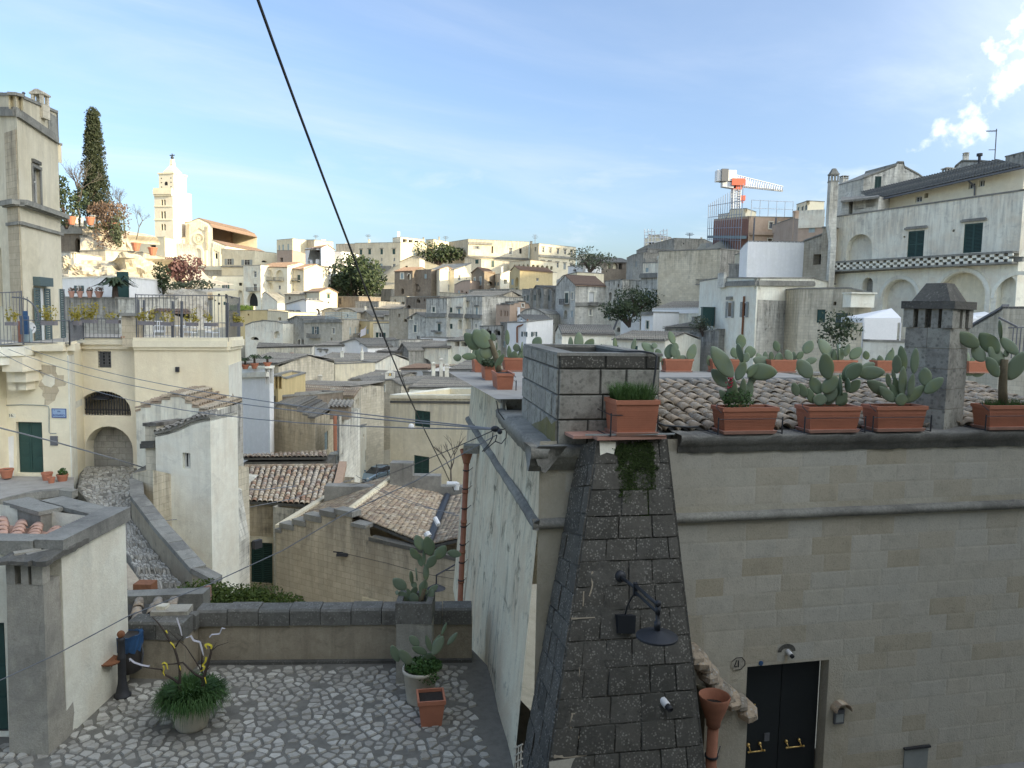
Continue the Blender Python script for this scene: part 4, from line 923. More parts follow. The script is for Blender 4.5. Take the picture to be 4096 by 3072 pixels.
H('dormer_house','dim stone house with scattered dark openings left of the small pale gabled house','C',[(-120,152),(100,148)],[1070,1065],1260,'tufa',8,wins=[w_(-20,1120,0,1160,'d'),w_(40,1175,80,1210,'a')])
H('dormer_house','brown stone house with an arched hole and stairs under the brown houses','C',[(60,176),(440,168)],[940,930],1110,_ai,8,wins=[w_(182,948,224,998,'a'),w_(76,1025,118,1058,'a'),w_(265,955,280,980,'d')])
H('rubble_house','dim stone house under the dark gabled house mid hill','C',[(760,190),(1210,184)],[860,850],1000,_ah,8,wins=[w_(1000,835,1040,868,'d')])
H('rubble_house','tan house strip under the sunlit yellow house','C',[(436,196),(780,190)],[885,905],960,_ag,8)
H('corner_house','grey house with a white balcony door and hipped brown roof, behind the middle of the back planters','D',[(72,128),(282,119),(612,122)],[745,800,812],1260,_aj,9,roof=('slope',706,0),g=1,rmat=_be,wins=[w_(430,880,486,1012,'w',m=_ar,sur=.25),w_(434,1070,458,1136,'g',sur=.2),w_(165,890,205,1000,'s',sur=.3),w_(238,885,258,960,'s',sur=.2,**SY),w_(232,1085,250,1160,'s',**SP),w_(150,1080,192,1180,'n',m=_ae)],balc=[(415,990,500,1020),(150,960,215,1010)],trims=[(282,1020,612,1020,.4,.25)],chim=[(300,330,715,790,3,'tufa','plain')])
H('corner_house','stained house wing with small pale windows and an oval opening, right of the white balcony door','D',[(610,122),(802,119)],[765,745],1320,_aj,9,wins=[w_(640,1100,667,1184,'s',sur=.15,**SP),w_(722,1062,756,1160,'a',sur=.25),w_(650,880,680,975,'n',m='tufa'),w_(735,930,762,1040,'s',**SY),w_(742,1268,778,1320,'a',sur=.2),w_(748,790,765,830,'d')])
m=MB();m.K([at('D',775,1000,118),at('D',772,1120,117.5),at('D',700,1300,117)],.14,6);s_g(m,_bj,MAT[_as],'grey drainpipe slanting down the stained house wing',_bj)
H('cream_parapet_house','cream parapet block behind the hipped brown roof','D',[(150,138),(300,134),(596,138)],[700,662,680],800,'cream',8,back=(0,1,0),chim=[(390,412,625,665,2,_af,'plain'),(484,504,630,668,2,_af,'plain')])
H('white_hut','small white roof hut among bushes above the hipped brown roof','D',[(200,165),(368,162)],[600,582],690,_af,6,wins=[w_(255,628,290,655,'d')])
H('panel_block','grey stained block with a large blank panel right of the oval opening','D',[(798,121),(1002,118)],[750,758],1050,_aj,9,wins=[w_(845,862,990,978,'n',m=_aj,dp=.15)])
H('white_porch','low white garage with a lamp behind the dark shrubs','D',[(790,115),(1000,113)],985,1110,_af,5,wins=[w_(815,1050,870,1105,'d')])
H('timber_roof_house','dark timber-framed roof terrace house on the right skyline','D',[(322,208),(560,200),(916,206)],[560,545,555],690,_ai,10,roof=('slope',500,0),g=1,rmat=_bd,back=None,wins=[w_(630,560,665,625,'n',m='cream'),w_(695,560,750,625,'n',m='cream'),w_(760,565,800,630,'d')])
H('grey_block','grey modern block with a flat roof left of the fortress-like wall','D',[(920,176),(1036,172),(1366,178)],[470,446,458],660,_ah,10,back=(0,1,0),wins=[w_(940,540,965,600,'s',**SY),w_(1062,615,1088,658,'s',**SP),w_(1210,590,1245,640,'d')],trims=[(1036,540,1366,552,.8,.6)])
H('grey_block','grey upper block standing behind the flat grey block','D',[(956,186),(1075,182)],[425,402],500,_ah,10)
H('fortress_wall','large grey windowless building with a crenellated sloping top on the right skyline','D',[(1058,206),(1376,190),(1706,194),(1806,204)],[372,286,298,342],520,_ah,14,back=(0,1,0),wins=[w_(1470,335,1482,352,'d')],chim=[(1664,1682,278,305,2,'tufa','plain')])
r_,p_,z_=H('bell_gable','sunlit small church top wrapped in scaffolding on the right skyline','D',[(1040,236),(1230,232)],[310,322],440,_ad,8,prof=[(1040,290),(1075,285),(1095,240),(1150,262),(1185,245),(1230,300)],roof=('flat',),wins=[w_(1090,330,1150,352,'d')],cat='church')
m=MB()
for x in(1046,1085,1125,1160,1220,1255,1295):
 m.K([at('D',x,400,231),at('D',x,182 if x not in(1160,1220)else 210,231)],.12,4)
for y in(205,240,275,320):m.K([at('D',1046,y+12,231),at('D',1160 if y<230 else 1295,y,231)],.1,4)
m.K([at('D',1220,205,231),at('D',1295,200,231)],.1,4)
s_g(m,'scaffolding',MAT[_bb],'pale scaffold frame round the sunlit church top','scaffold')
H('door_house','narrow stained house with two white doors, left of the white pilaster','D',[(1006,116),(1246,112)],[700,690],1060,_aj,9,wins=[w_(1050,865,1109,1050,'w',door=1,sur=.2),w_(1168,865,1222,1030,'w',door=1,sur=.2)],trims=[(1006,708,1246,700,.5,.4)])
H('annex_house','pale upper house with a round vent and small windows above the two white doors','D',[(1030,128),(1250,124)],[562,555],720,_ae,8,wins=[w_(1056,612,1088,660,'s',**SP),w_(1212,588,1248,640,'d')])
H('pilaster_house','stained grey house with two tall green shutters, the white pilaster on its left','D',[(1240,113),(1622,107)],[545,498],1060,_aj,9,rmat=_be,roof=('slope',512,0),wins=[w_(1360,645,1394,805,'s',door=1,sur=.25,ped=1),w_(1508,622,1546,786,'s',door=1,sur=.25,ped=1),w_(1492,868,1532,995,'o',sur=.2,**SS),w_(1360,870,1384,990,'s',sur=.15,**SP)],balc=[(1340,800,1412,832),(1480,765,1570,800)])
m=MB();a,b=at('D',1266,485,110.5),at('D',1266,1050,110.5);m.box(I((a.x,a.y,b.z-2)),(1.6,1.2,a.z-b.z+1.6));m.box(I((a.x,a.y,a.z-.45)),(1.9,1.5,.5));s_g(m,'pilaster_tower',MAT[_ae],'tall whitish flue column between the white doors and green shutters','flue')
H('arched_window_house','grey house with an arched niche above one tall green shutter','D',[(1618,107),(1886,104)],[435,405],1060,_ah,9,wins=[w_(1715,612,1774,785,'s',door=1,sur=.4,ped=1),w_(1700,490,1788,580,'n',m=_ae,sur=.3),w_(1694,880,1750,985,'o',sur=.3,**SS)],balc=[(1650,745,1840,790)],trims=[(1790,796,1886,800,.4,.3)])
H('plain_side_house','tan side wall of the arched niche house, half stained','D',[(1884,104),(2180,112)],[408,425],900,_ag,9)
H('hip_house','long low white house with a hipped grey tile roof','D',[(1135,99),(1745,93)],[1072,1068],1340,_ae,9,roof=('slope',990,0),wins=[w_(1140+6,1213,1178,1330,'s',sur=.15),w_(1196,1213,1232,1328,'s',sur=.15)],trims=[(1135,1098,1745,1092,.5,.12,_af)],eave=.1)
H('white_narrow_house','narrow white house with one green shutter, left of the hipped roof','D',[(1012,96),(1142,94)],[1112,1106],1335,_af,8,wins=[w_(1063,1200,1095,1285,'s',sur=.12)],trims=[(1012,1128,1142,1122,.3,.15)])
H('tile_shed','long low shed with a steep ribbed grey roof, left of the two behind the back planters','D',[(60,84),(132,80),(712,84)],[1340,1338,1345],1560,_am,8,roof=('slope',1252,0),g=1,wins=[w_(85,1340,97,1400,'d'),w_(108,1340,120,1400,'d')])
H('tile_shed','long low shed with a steep ribbed grey roof, right of the two behind the back planters','D',[(704,78),(1275,74)],[1398,1412],1560,_am,7,roof=('slope',1322,0),wins=[w_(690+20,1470,756,1540,'s'),w_(936,1475,970,1525,'s')])
H('ruin_house','rough grey ruin wall with beam holes under a strip of tiles','D',[(1270,88),(1590,84)],[1275,1272],1560,_ah,8,roof=('slope',1225,0),wins=[w_(1405,1378,1425,1405,'d'),w_(1468,1378,1486,1405,'d'),w_(1528,1380,1545,1402,'d')],chim=[(1568,1622,1160,1330,-3,_ah,'plain')])
H('rough_terrace','rough grey terrace wall with weeds below the green bin','D',[(1556,82),(1870,78)],[1340,1300],1640,_ah,6)
H('green_porch','pale porch with a yellow-green wall panel and dark door left of the tall white house','D',[(1730,88),(1880,85)],1030,1300,_ae,5,wins=[w_(1808,1110,1868,1260,'B'),w_(1755,1045,1795,1180,'n',m='ochre',dp=.1)])
m=MB();q=at('D',1737,1255,82);m.box(q,(1.2,.9,1.9));m.box(q+I((0,0,1.91)),(1.3,1.0,.1));s_g(m,'bin',MAT[_ao],'dark green wheeled bin beside the pale porch','bin')
r_,p_,z_=H('tall_white_house','tall peeling white house with grey shutters and a stone side wall, behind the right planters','E',[(252,80),(690,71),(1370,76),(1830,80)],[1395,1402,1400,1530],2300,_am,9,back=(0,1,0),wins=[w_(395,1650,455,1660,'d')],trims=[(252,1475,690,1462,.35,.2),(690,1462,1370,1470,.35,.2)])
pl=p_[0]
for x0,y0,x1,y1 in((1975,985,2012,1165),(2138,990,2170,1158)):
 a=pl.uv('D',x0,y0);b=pl.uv('D',x1,y1)
 fm=MB();wb_(fm,pl,a[0],b[0],b[1],a[1],.0,.06);fr=fm.J('window',MAT[_ar],r_)
 fm=MB();wb_(fm,pl,a[0]+.12,b[0]-.12,b[1]+.12,a[1]-.12,.06,.065);fm.J('pane',MAT['glass'],fr)
 for ua,ub in((a[0]-.5,a[0]-.03),(b[0]+.03,b[0]+.5)):
  fm=MB();sh_(fm,pl,ua,ub,b[1],a[1],.05,True);fm.J('shutter',MAT[_aq],fr)
a=pl.uv('D',1985,965);fm=MB();wb_(fm,pl,a[0]-.2,a[0]+.9,a[1],a[1]+.3,.01,.3);fm.J('hood',MAT[_al],r_)
fm=MB();a=pl.uv('E',300,1330);wb_(fm,pl,0,1.7,a[1]-1.5,a[1],.05,.35);fm.J('corner_pier',MAT[_aj],r_)
pl1=p_[1];sm=MB()
for i,(za,zc)in enumerate(((-20,-1.2),)):
 sheet(sm,pl1,[(.2,-14),(pl1 .len*.98,-14),(pl1 .len*.98,z_[1]-1.9),(.2,z_[1]-1.9)],.03)
sm.J('stone_facing',MAT[_aj],r_)
m=MB();m.K([pl.p(pl.len*.72,z_[0]-2,.12),pl.p(pl.len*.70,z_[0]-18,.12)],.10,6);s_g(m,_bj,MAT['rust'],'thin reddish drainpipe on the tall peeling white house',_bj)
H('terrace_parapet','grey parapet wall with posts on the tall white house roof','E',[(350,88),(1140,84)],[1232,1240],1400,_ah,4,cat='wall')
H('narrow_white_house','narrow white gable end with a grey door on the tall white house roof','E',[(1138,86),(1262,83)],[1080,955],1385,_af,6,roof=('flat',),prof=[(1138,1060),(1200,1000),(1262,955)],wins=[w_(1178,1120,1222,1380,'s',door=1,**SP)])
H(_bk,'rough stone block with a dark square opening left of the tall chimney','E',[(1258,83),(1500,80)],[950,862],1400,'tufa',6,prof=[(1258,950),(1380,905),(1500,862)],roof=('flat',),wins=[w_(1366,1105,1470,1232,'d')])
H('tile_hut','small hut with a ribbed tile roof between a satellite dish and the narrow white gable','E',[(950,90),(1145,88)],[1095,1100],1245,_aj,5,roof=('slope',985,0),rmat=_be,wins=[])
H(_bh,'cream low house with a thin chimney and a tiny window beside the satellite dish','E',[(590,96),(800,93),(950,96)],[1075,1130,1080],1245,'cream',6,back=(0,1,0),wins=[w_(832,1170,856,1220,'d')],chim=[(815,856,960,1110,-2,'cream','cap'),(905,932,980,1070,-1,'cream','plain')])
def dish(c,x,y,Y,rpx,label,face=(-.5,-.8,.25),mat=_ay):
 p=at(c,x,y,Y);r=rpx*CROPS[c][2]/F*Y
 d=I(face).normalized();q=d.to_track_quat('Z','Y').to_matrix()
 root=t_h('satellite_dish',label,'satellite dish',p-I((0,0,r*1.6)))
 m=MB();m.l_a([(.01,0),(r*.4,r*.03),(r*.8,r*.13),(r,r*.22),(r*.98,r*.24),(r*.78,r*.15),(r*.4,r*.05),(.01,r*.02)],p,24,q,False);m.J('reflector',MAT[mat],root,True)
 m=MB();m.K([p-d*.02,p-d*r*.3,p-d*r*.35-I((0,0,r*1.6))],r*.06,6);m.J('mast',MAT[_as],root)
 m=MB();e=p+d*r*1.1;m.K([p+q@I((0,-r*.9,r*.2)),e],r*.03,5);m.box(e-I((0,0,r*.1)),(r*.18,r*.18,r*.2));m.J('receiver_arm',MAT['iron'],root)
 return root
dish('E',760,1150,88,66,'large white satellite dish on the roof of the tall peeling white house')
r_,p_,z_=H('construction_building','big pinkish building under construction, its left wall red brick behind scaffolds, on the right skyline','E',[(172,178),(592,150),(1120,156)],[690,655,665],1070,'rosy',16,wins=[w_(833,720,878,800,'g',f=_bb,sur=.2),w_(950,726,996,804,'g',sur=.2),w_(1062,730,1098,808,'g',sur=.2),w_(818,920,868,985,'d',sur=.2),w_(936,924,988,1020,'d',sur=.2),w_(480,745,500,775,'d'),w_(540,722,556,758,'d'),w_(350,785,362,815,'d'),w_(470,935,490,985,'d'),w_(525,925,545,970,'d'),w_(290,800,310,850,'d'),w_(330,965,345,1010,'d'),w_(218,985,230,1040,'d')],trims=[(592,858,1120,862,.5,.35,'rosy')])
sm=MB();pl0=p_[0];sheet(sm,pl0,[(0.05,z_[0]-28),(pl0 .len-.05,z_[1]-28),(pl0 .len-.05,z_[1]-.3),(.05,z_[0]-.3)],.02);sm.J('brick_face',MAT['brick_red'],r_)
m=MB()
L=pl0 .len
for k in range(16):
 u=L*k/15;m.K([pl0 .p(u,z_[0]-24,1.4),pl0 .p(u,z_[0]+3.4,1.4)],.07,4)
for j in range(11):
 m.K([pl0 .p(0,z_[0]-22+j*2.5,1.4),pl0 .p(L,z_[1]-22+j*2.5,1.4)],.06,4)
root=s_g(m,'scaffolding',MAT['scaffold'],'grey tube scaffolding on the red brick wall under the crane','scaffold')
dm=MB()
for zz in(-4.2,-8.4,-12.6,-16.6):dm.obox(pl0 .p(0,z_[0]+zz,.3),pl0 .p(L,z_[1]+zz,.3)-pl0 .p(0,z_[0]+zz,.3),pl0 .n*1.1,I((0,0,.6)))
dk=dm.J('deck',MAT['scaffold_deck'],None,org=I(root.location));dk.parent=root
H('yellow_penthouse','pale yellow unfinished roof storey with wire rods on the building under the crane','E',[(302,176),(372,168),(552,158)],[700,570,558],720,_ad,6,back=(.6,.8,0))
H('grey_penthouse','grey roof storey at the left end of the building under the crane','E',[(220,186),(368,178)],[632,612],720,_ae,6,wins=[w_(310,655,350,690,'d')])
m=MB();a,b=at('E',615,650,151),at('E',1115,665,157)
for k in range(6):q=a.lerp(b,k/5);m.K([q,q+I((0,0,3.2))],.06,4)
for z in(1.6,3.1):m.K([a+I((0,0,z)),b+I((0,0,z))],.05,4)
s_g(m,'roof_railing',MAT[_bb],'thin white guard rail on the pinkish building roof','railing')
H('yellow_block','pale yellow upper block with small windows right of the pinkish building','E',[(1166,150),(1302,138),(1500,146)],[510,466,475],680,_ad,9,wins=[w_(1176,540,1196,595,'s',**SS),w_(1226,528,1248,585,'s',**SS),w_(1268,515,1292,575,'s',**SS)])
H('grey_annex','grey mauve flat block with one pale shutter between the pinkish building and the tall chimney','E',[(1108,132),(1190,126),(1500,124)],[680,690,668],940,'rosy',9,back=(0,1,0),wins=[w_(1312,780,1386,845,'s',**SP)],trims=[(1190,720,1500,705,2.0,.2,_ae)],chim=[(1115,1170,605,960,-2,'rosy','plain')])
m=MB()
for x in(650,910):m.K([at('E',x+8,665,149.5),at('E',x,820,149.5),at('E',x-12,1050,149.5)],.16,6)
s_g(m,_bj,MAT[_as],'pair of grey drainpipes on the pinkish building front',_bj)
def crane():
 Y=190;p=lambda x,y,dy=0:at('E',x,y,Y+dy)
 root=t_h('tower_crane','white tower crane with a red slewing ring above the pinkish building','crane',p(415,1080))
 a,b=p(412,1080),p(438,275);w=1.7;m=MB()
 cs=[I((sx*w/2,sy*w/2,0))for sx,sy in((-1,-1),(1,-1),(1,1),(-1,1))]
 n=26
 for c in cs:m.K([a+c,b+c],.13,4)
 for k in range(n):
  q0,q1=a.lerp(b,k/n),a.lerp(b,(k+1)/n)
  for i in range(4):
   m.K([q0+cs[i],q1+cs[(i+1)%4]],.07,3);m.K([q1+cs[i],q1+cs[(i+1)%4]],.06,3)
 m.J('mast',MAT[_bb],root)
 m=MB();m.box(p(445,285),(3.2,3.0,1.6));m.box(p(442,330),(2.0,2.0,1.6));m.J('slewing_ring',MAT['crane_red'],root)
 j0,j1=p(400,235),p(1000,338);m=MB();n=22;up=I((0,0,2.6));sd=I((.3,1.0,0))
 lo0,lo1=j0-I((0,0,.8)),j1-I((0,0,.1))
 for s_ in(-1,1):m.K([lo0+sd*s_,lo1+sd*s_*.7],.13,4)
 m.K([lo0+up,lo1+up*.4],.13,4)
 for k in range(n):
  t0,t1,tm=k/n,(k+1)/n,(k+.5)/n;tp=lo0 .lerp(lo1,tm)+up.lerp(up*.4,tm)
  for s_ in(-1,1):
   m.K([lo0 .lerp(lo1,t0)+sd*s_,tp],.07,3);m.K([tp,lo0 .lerp(lo1,t1)+sd*s_],.07,3)
  m.K([lo0 .lerp(lo1,t0)+sd,lo0 .lerp(lo1,t0)-sd],.06,3)
 m.J('jib',MAT[_bb],root)
 m=MB();q=p(262,235);e=p(420,260);m.obox(q-I((0,1,1.2)),(e-q),I((0,2,0)),I((0,0,1.3)));m.J('counter_jib',MAT[_bb],root)
 m=MB();m.box(p(305,232),(4.6,2.4,2.6));m.J('machine_house',MAT[_ay],root)
 m=MB();m.box(p(278,232)-I((0,.4,.1)),(1.6,2.6,2.9));m.J('counterweight',MAT[_as],root)
 m=MB();h=p(512,430);m.K([p(520,268),h],.05,4);m.box(h-I((0,0,.6)),(1.2,.9,1.2));m.K([h-I((0,0,.6)),p(512,490)],.22,5);m.J('hook_block',MAT['crane_red'],root)
crane()
r_,p_,z_=H('arcaded_house','large stained cream building with dark green shutters, a pierced balustrade and tall arches, at the right','G',[(70,79),(1660,63)],[770,545],1850,_ae,10,wins=[w_(185,905,402,1122,'n',dp=1.4,m=_ae),w_(693,878,828,1092,'s',door=1,ped=1),w_(1158,816,1312,1058,'s',door=1,ped=1),w_(487,1280,760,1640,'n',dp=3,m=_ae),w_(938,1220,1334,1660,'n',dp=3.5,m='cream'),w_(1428,1250,1800,1660,'n',dp=3,m=_ae),w_(320,1265,405,1390,'n',dp=.8,m=_ah),w_(658,920,674,936,'d'),w_(1065,866,1084,886,'d')],trims=[(75,1226,1660,1118,.28,.25)])
pl=p_[0]
for x0,y0,x1,y1 in((487,1280,760,1640),(938,1220,1334,1660),(1428,1250,1800,1660)):
 a=pl.uv('G',x0,y0);b=pl.uv('G',x1,y1);o_=arch(a[0]-.3,b[0]+.3,b[1],a[1]+.3,20);i_=arch(a[0],b[0],b[1],a[1],20);sm=MB()
 for k in range(1,len(o_)-1):sm.add([pl.p(*o_[k],.08),pl.p(*o_[k+1],.08),pl.p(*i_[k+1],.08),pl.p(*i_[k],.08),pl.p(*o_[k],0),pl.p(*o_[k+1],0),pl.p(*i_[k+1],0),pl.p(*i_[k],0)],[[0,1,2,3],[4,5,1,0],[2,6,7,3]])
 sm.J('arch_moulding',MAT[_am],r_)
a=pl.uv('G',287,938);b=pl.uv('G',398,1112);sm=MB();n=9
wb_(sm,pl,a[0],b[0],b[1],a[1],-1.38,-1.3)
for k in range(n):wb_(sm,pl,a[0]+(b[0]-a[0])*(k+.15)/n,a[0]+(b[0]-a[0])*(k+.85)/n,b[1]+.1,a[1]-.1,-1.3,-1.26)
sm.J('door',MAT[_ao],r_)
a=pl.uv('G',1258,1412);b=pl.uv('G',1330,1545);sm=MB();wb_(sm,pl,a[0],b[0],b[1],a[1],-3.45,-3.3);sm.J('door',MAT['door_brown'],r_)
u0=pl.uv('G',80,1180)[0];u1=pl.len;zb_=lambda u:pl.uv('G',80,1220)[1];zlo=pl.uv('G',80,1222)[1];zhi=pl.uv('G',80,1138)[1]
sm=MB();wb_(sm,pl,u0,u1,zhi-.18,zhi,.0,.95);wb_(sm,pl,u0,u1,zlo,zlo+.16,.0,.95);wb_(sm,pl,u0,u0+.3,zlo+.16,zhi-.18,.2,.9)
bal=sm.J('balustrade',MAT[_al],r_)
n=int((u1-u0)/.36);hh=(zhi-zlo-.34)/3;bm_=MB();bw=(u1-u0)/n
wb_(bm_,pl,0,bw*.98,0,hh,0,.16);v0=pl.p(0,0,0)
me=bpy.data.meshes.new('pierced_stone');me.from_pydata([tuple(v-v0)for v in bm_.v],[],bm_.f);me.materials.append(MAT[_am])
rest=MB();cnt=0
for j in range(3):
 for i in range(n):
  if(i+j)%2:continue
  q=pl.p(u0+bw*i,zlo+.16+hh*j,.74)
  if cnt<300:inst('pierced_stone',me,bal,Matrix.Translation(q));cnt+=1
pB=lambda x,y,dY:at('G',x,y,79-16*(x-70)/1590+dY)
r2,p2,z2=H('attic_storey','cream set-back top storey with a long tiled eave on the arcaded building','G',[(455,79.5),(1665,67)],[612,350],760,_ad,9,wins=[w_(757,592,812,640,'g'),w_(1200,478,1255,530,'g'),w_(1284,455,1332,512,'g'),w_(832,566,864,604,'d')],coping=False,extra=.5)
e0,e1=pB(440,612,3.0),pB(1670,336,3.0)
rm=MB();bk=I((.1,4,1.3));cg_(rm,e0,e1,e1+bk,e0+bk,.27);slab(rm,[q-I((0,0,.06))for q in(e0,e1,e1+bk,e0+bk)],.12);rm.J('roof',MAT[_bd],r2)
gm=MB();gm.K([e0-I((0,.05,.14)),e1-I((0,.05,.14))],.10,6);gm.K([pB(1195,460,3.0),pB(1250,510,3.5),pB(1248,585,3.5)],.08,6);gm.J('gutter',MAT[_as],r2)
r3,p3,z3=H('roof_loggia','dark open roof loggia with posts at the left end of the arcaded building roof','G',[(148,80),(455,77)],[622,592],775,_aj,5,wins=[w_(250,604,332,700,'l'),w_(350,596,428,680,'l'),w_(205,620,238,760,'l')],coping=False,extra=.5)
rm=MB();slab(rm,[pB(140,628,.6),pB(460,590,.6),pB(460,575,5.5),pB(140,600,5.5)],.2);rm.J('roof',MAT[_bd],r3)
H('gable_attic','large weathered gabled attic with a dark shutter above the arcaded building','G',[(82,88),(330,83),(875,82)],[510,440,480],640,_aj,9,back=(0,1,0),prof=[(330,440),(480,385),(600,335),(610,312),(660,312),(668,350),(780,410),(875,480)],g=1,roof=('flat',),wins=[w_(420,425,474,568,'S')],chim=[(130,195,420,500,1,_aj,'cap')])
H('gable_attic','smaller grey gabled attic with a flue pipe, at the top right corner','G',[(1050,88),(1500,82)],[440,330],560,_aj,9,prof=[(1050,430),(1090,345),(1145,300),(1300,300),(1500,320)],roof=('flat',),chim=[(1150,1196,228,305,-1,_aj,'cap')])
H('roof_wall','plain grey wall block at the top right picture corner','G',[(1506,78),(1760,74)],[268,205],420,_ah,6)
for x0,x1,y0,y1,lb in((890,955,420,490,'short slotted chimney on the arcaded building roof ridge'),(978,1056,352,490,'taller stone chimney with two round holes on the arcaded building roof')):
 q=at('G',(x0+x1)/2,y1,78);root=t_h('roof_chimney',lb,'chimney',q,'chimneys on the arcaded building roof');chimney(root,'G',x0,x1,y0,y1,78,_aj,'cap','stack')
m=MB();m.K([at('G',1285,400,74),at('G',1290,255,74)],.14,6);m.K([at('G',1290,258,74),at('G',1291,236,74)],.26,8);s_g(m,'flue_pipe',MAT['iron'],'dark metal flue pipe on the arcaded building roof','flue')
m=MB();m.K([at('G',1416,300,76),at('G',1432,32,76)],.05,5);m.K([at('G',1345,52,76),at('G',1436,46,76)],.035,4);m.K([at('G',1366,206,76),at('G',1425,205,76)],.035,4)
for k in range(6):q=at('G',1352+k*13,51,76);m.K([q-I((.0,.25,.12)),q+I((0,.25,.12))],.02,3)
s_g(m,'tv_antenna',MAT[_as],'thin tall antenna above the arcaded building roof','antenna')
p=at('E',1560,1500,77);top=at('E',1560,55,77).z;cb=at('E',1560,700,77).z;w=92*.33159/F*77
root=t_h('tall_chimney','tall corbelled stone chimney rising at the left end of the arcaded building','chimney',p)
m=MB();m.box(I((p.x+.3,p.y+.6,p.z-6)),(w*.75,w*.8,cb-p.z+4));m.frustum(I((p.x+.3,p.y+.6,cb-2)),w*.75,w*.8,w,w,1.8,0,(-.3,-.1));m.box(I((p.x,p.y+.5,cb-.2)),(w,w,top-cb-1.2));m.J('shaft',MAT[_aj],root)
m=MB();z0=top-1.4;m.box(I((p.x,p.y+.5,z0+.003)),(w*1.1,w*1.1,.15))
for sx in(-1,0,1):
 for sy in(-1,1):m.box(I((p.x+sx*w*.42,p.y+.5+sy*w*.42,z0+.155)),(w*.16,w*.16,.55))
m.box(I((p.x,p.y+.5,z0+.71)),(w*1.12,w*1.12,.14));m.frustum(I((p.x,p.y+.5,z0+.852)),w,w,w*.4,w*.4,.5);m.J('head',MAT[_al],root)
H('stone_wall','narrow stone strip beside the tall chimney above the low pale wall','E',[(1480,79),(1640,78)],[790,800],1520,'tufa',4)
H('pale_low_wall','low pale block wall with a hanging box balcony below the balustrade left end','G',[(-200,70),(215,67),(400,66)],[1362,1358,1400],1850,_ag,4,back=(0,1,0),wins=[w_(95,1560,225,1690,'S',m=_ap),w_(78,1466,102,1496,'d'),w_(-60,1530,10,1640,'s')])
m=MB();a,b=at('G',210,1400,65),at('G',396,1515,65);m.box(I(((a.x+b.x)/2,65.4,b.z)),(b.x-a.x,1.6,a.z-b.z));m.box(I(((a.x+b.x)/2,65.3,a.z+.003)),(b.x-a.x+.2,1.9,.12));s_g(m,'box_balcony',MAT[_am],'plain cream box balcony on the low pale block wall','balcony')
def canopy(label,x0,yl,xm,yt,x1,yr,Y,drop):
 a,t,b=at('G',x0,yl,Y),at('G',xm,yt,Y+2.5),at('G',x1,yr,Y)
 bk0,bk1=a+I((.5,5,0)),b+I((.5,5,0));m=MB();vs=[a,b,bk1,bk0,t]
 m.add(vs,[[0,1,4],[1,2,4],[2,3,4],[3,0,4]]);dz=I((0,0,-.35))
 for q,r in((a,b),(b,bk1),(bk1,bk0),(bk0,a)):m.add([q,r,r+dz,q+dz],[[0,3,2,1]])
 root=t_h('canopy',label,'canopy',I((a.x,a.y,a.z-drop)),'white canopies below the arcade');m.J('canopy_cloth',MAT['awning'],root)
 pm=MB()
 for q in(a,b,bk0,bk1):pm.K([q+dz,q-I((0,0,drop))],.06,5)
 pm.J('posts',MAT[_ay],root)
canopy('white cloth canopy left of the big foreground chimney',330,1600,560,1520,640,1600,56,3)
canopy('white cloth canopy right of the big foreground chimney',1010,1610,1120,1520,1285,1605,56,3)
canopy('white flat canopy farther right under the arcade',1200,1590,1330,1548,1445,1580,60,3)
m=MB();pl=Plane(at('T',375,420,55),at('T',690,410,55));wb_(m,pl,0,pl.len,pl.uv('T',380,610)[1],pl.uv('T',380,418)[1],0,.04);s_g(m,'plastic_screen',MAT[_ay],'translucent white side screen under the left canopy','screen')
H('canopy_base_wall','low white stone wall under the left canopy screen','T',[(365,54),(1000,52)],628,1000,_am,4)
H('stair_wall','pale block wall with a rising sloped top beside a metal stair, at the right edge','T',[(1230,50),(1690,46),(1960,45)],[560,300,296],1200,_ag,4,back=(0,1,0),cap=_as,coping=False,prof=[(1230,590),(1330,520),(1670,325),(1690,300)],g=0,roof=('flat',))
m=MB()
for k in range(6):q0=at('T',1790+k*36,495,40);m.K([q0,at('T',1765+k*36,790,40)],.03,5)
m.K([at('T',1740,500,40),at('T',1990,496,40)],.04,5);m.K([at('T',1650,405,40),at('T',1820,490,40)],.06,5)
s_g(m,'metal_railing',MAT[_as],'blue-grey metal stair railing at the right picture edge','railing')
bs_('evergreen_tree','dark evergreen tree below the loggia palace mid hill','tree',at('B',1450,1000,226),(8,6,8.5),2600,.55,_bf,'trees on the far hill')
bs_('evergreen_tree','dark low evergreen at the right end of the tree clump mid hill','tree',at('B',1570,1030,222),(5,5,6.5),1500,.5,_bf,'trees on the far hill')
bs_('olive_tree','pale olive tree in front of the dark evergreen mid hill','tree',at('B',1360,840,232),(6,5,4.6),1500,.5,'leaf_olive','trees on the far hill')
bs_('shrub','dark creeping shrubs on the bank between two skyline palaces','shrub',at('C',420,580,286),(11,4,4.4),1600,.55,_bf,clumps=9)
bs_('shrub','dark round tree behind the low white garage right hill','tree',at('D',930,1120,110),(4.0,3,2.2),1400,.22,_bf)
bs_('shrub','dark trimmed shrub under the low white garage right hill','shrub',at('D',880,1245,106),(3.6,2.5,1.9),1400,.2,_bf)
bs_('shrub','pale dusty bushes beside the small white roof hut','shrub',at('D',440,650,160),(5,3,2.6),700,.3,'leaf_olive')
bs_('shrub','weedy green shrub beside the green bin','shrub',at('D',1690,1340,80),(1.6,1,1.1),400,.12,'leaf_olive')
bs_('palm','spiky green potted palm beside the low pale block wall','plant',at('T',120,690,50),(1.8,1,1.3),500,.16,_bf,trunk=False)
gm=MB()
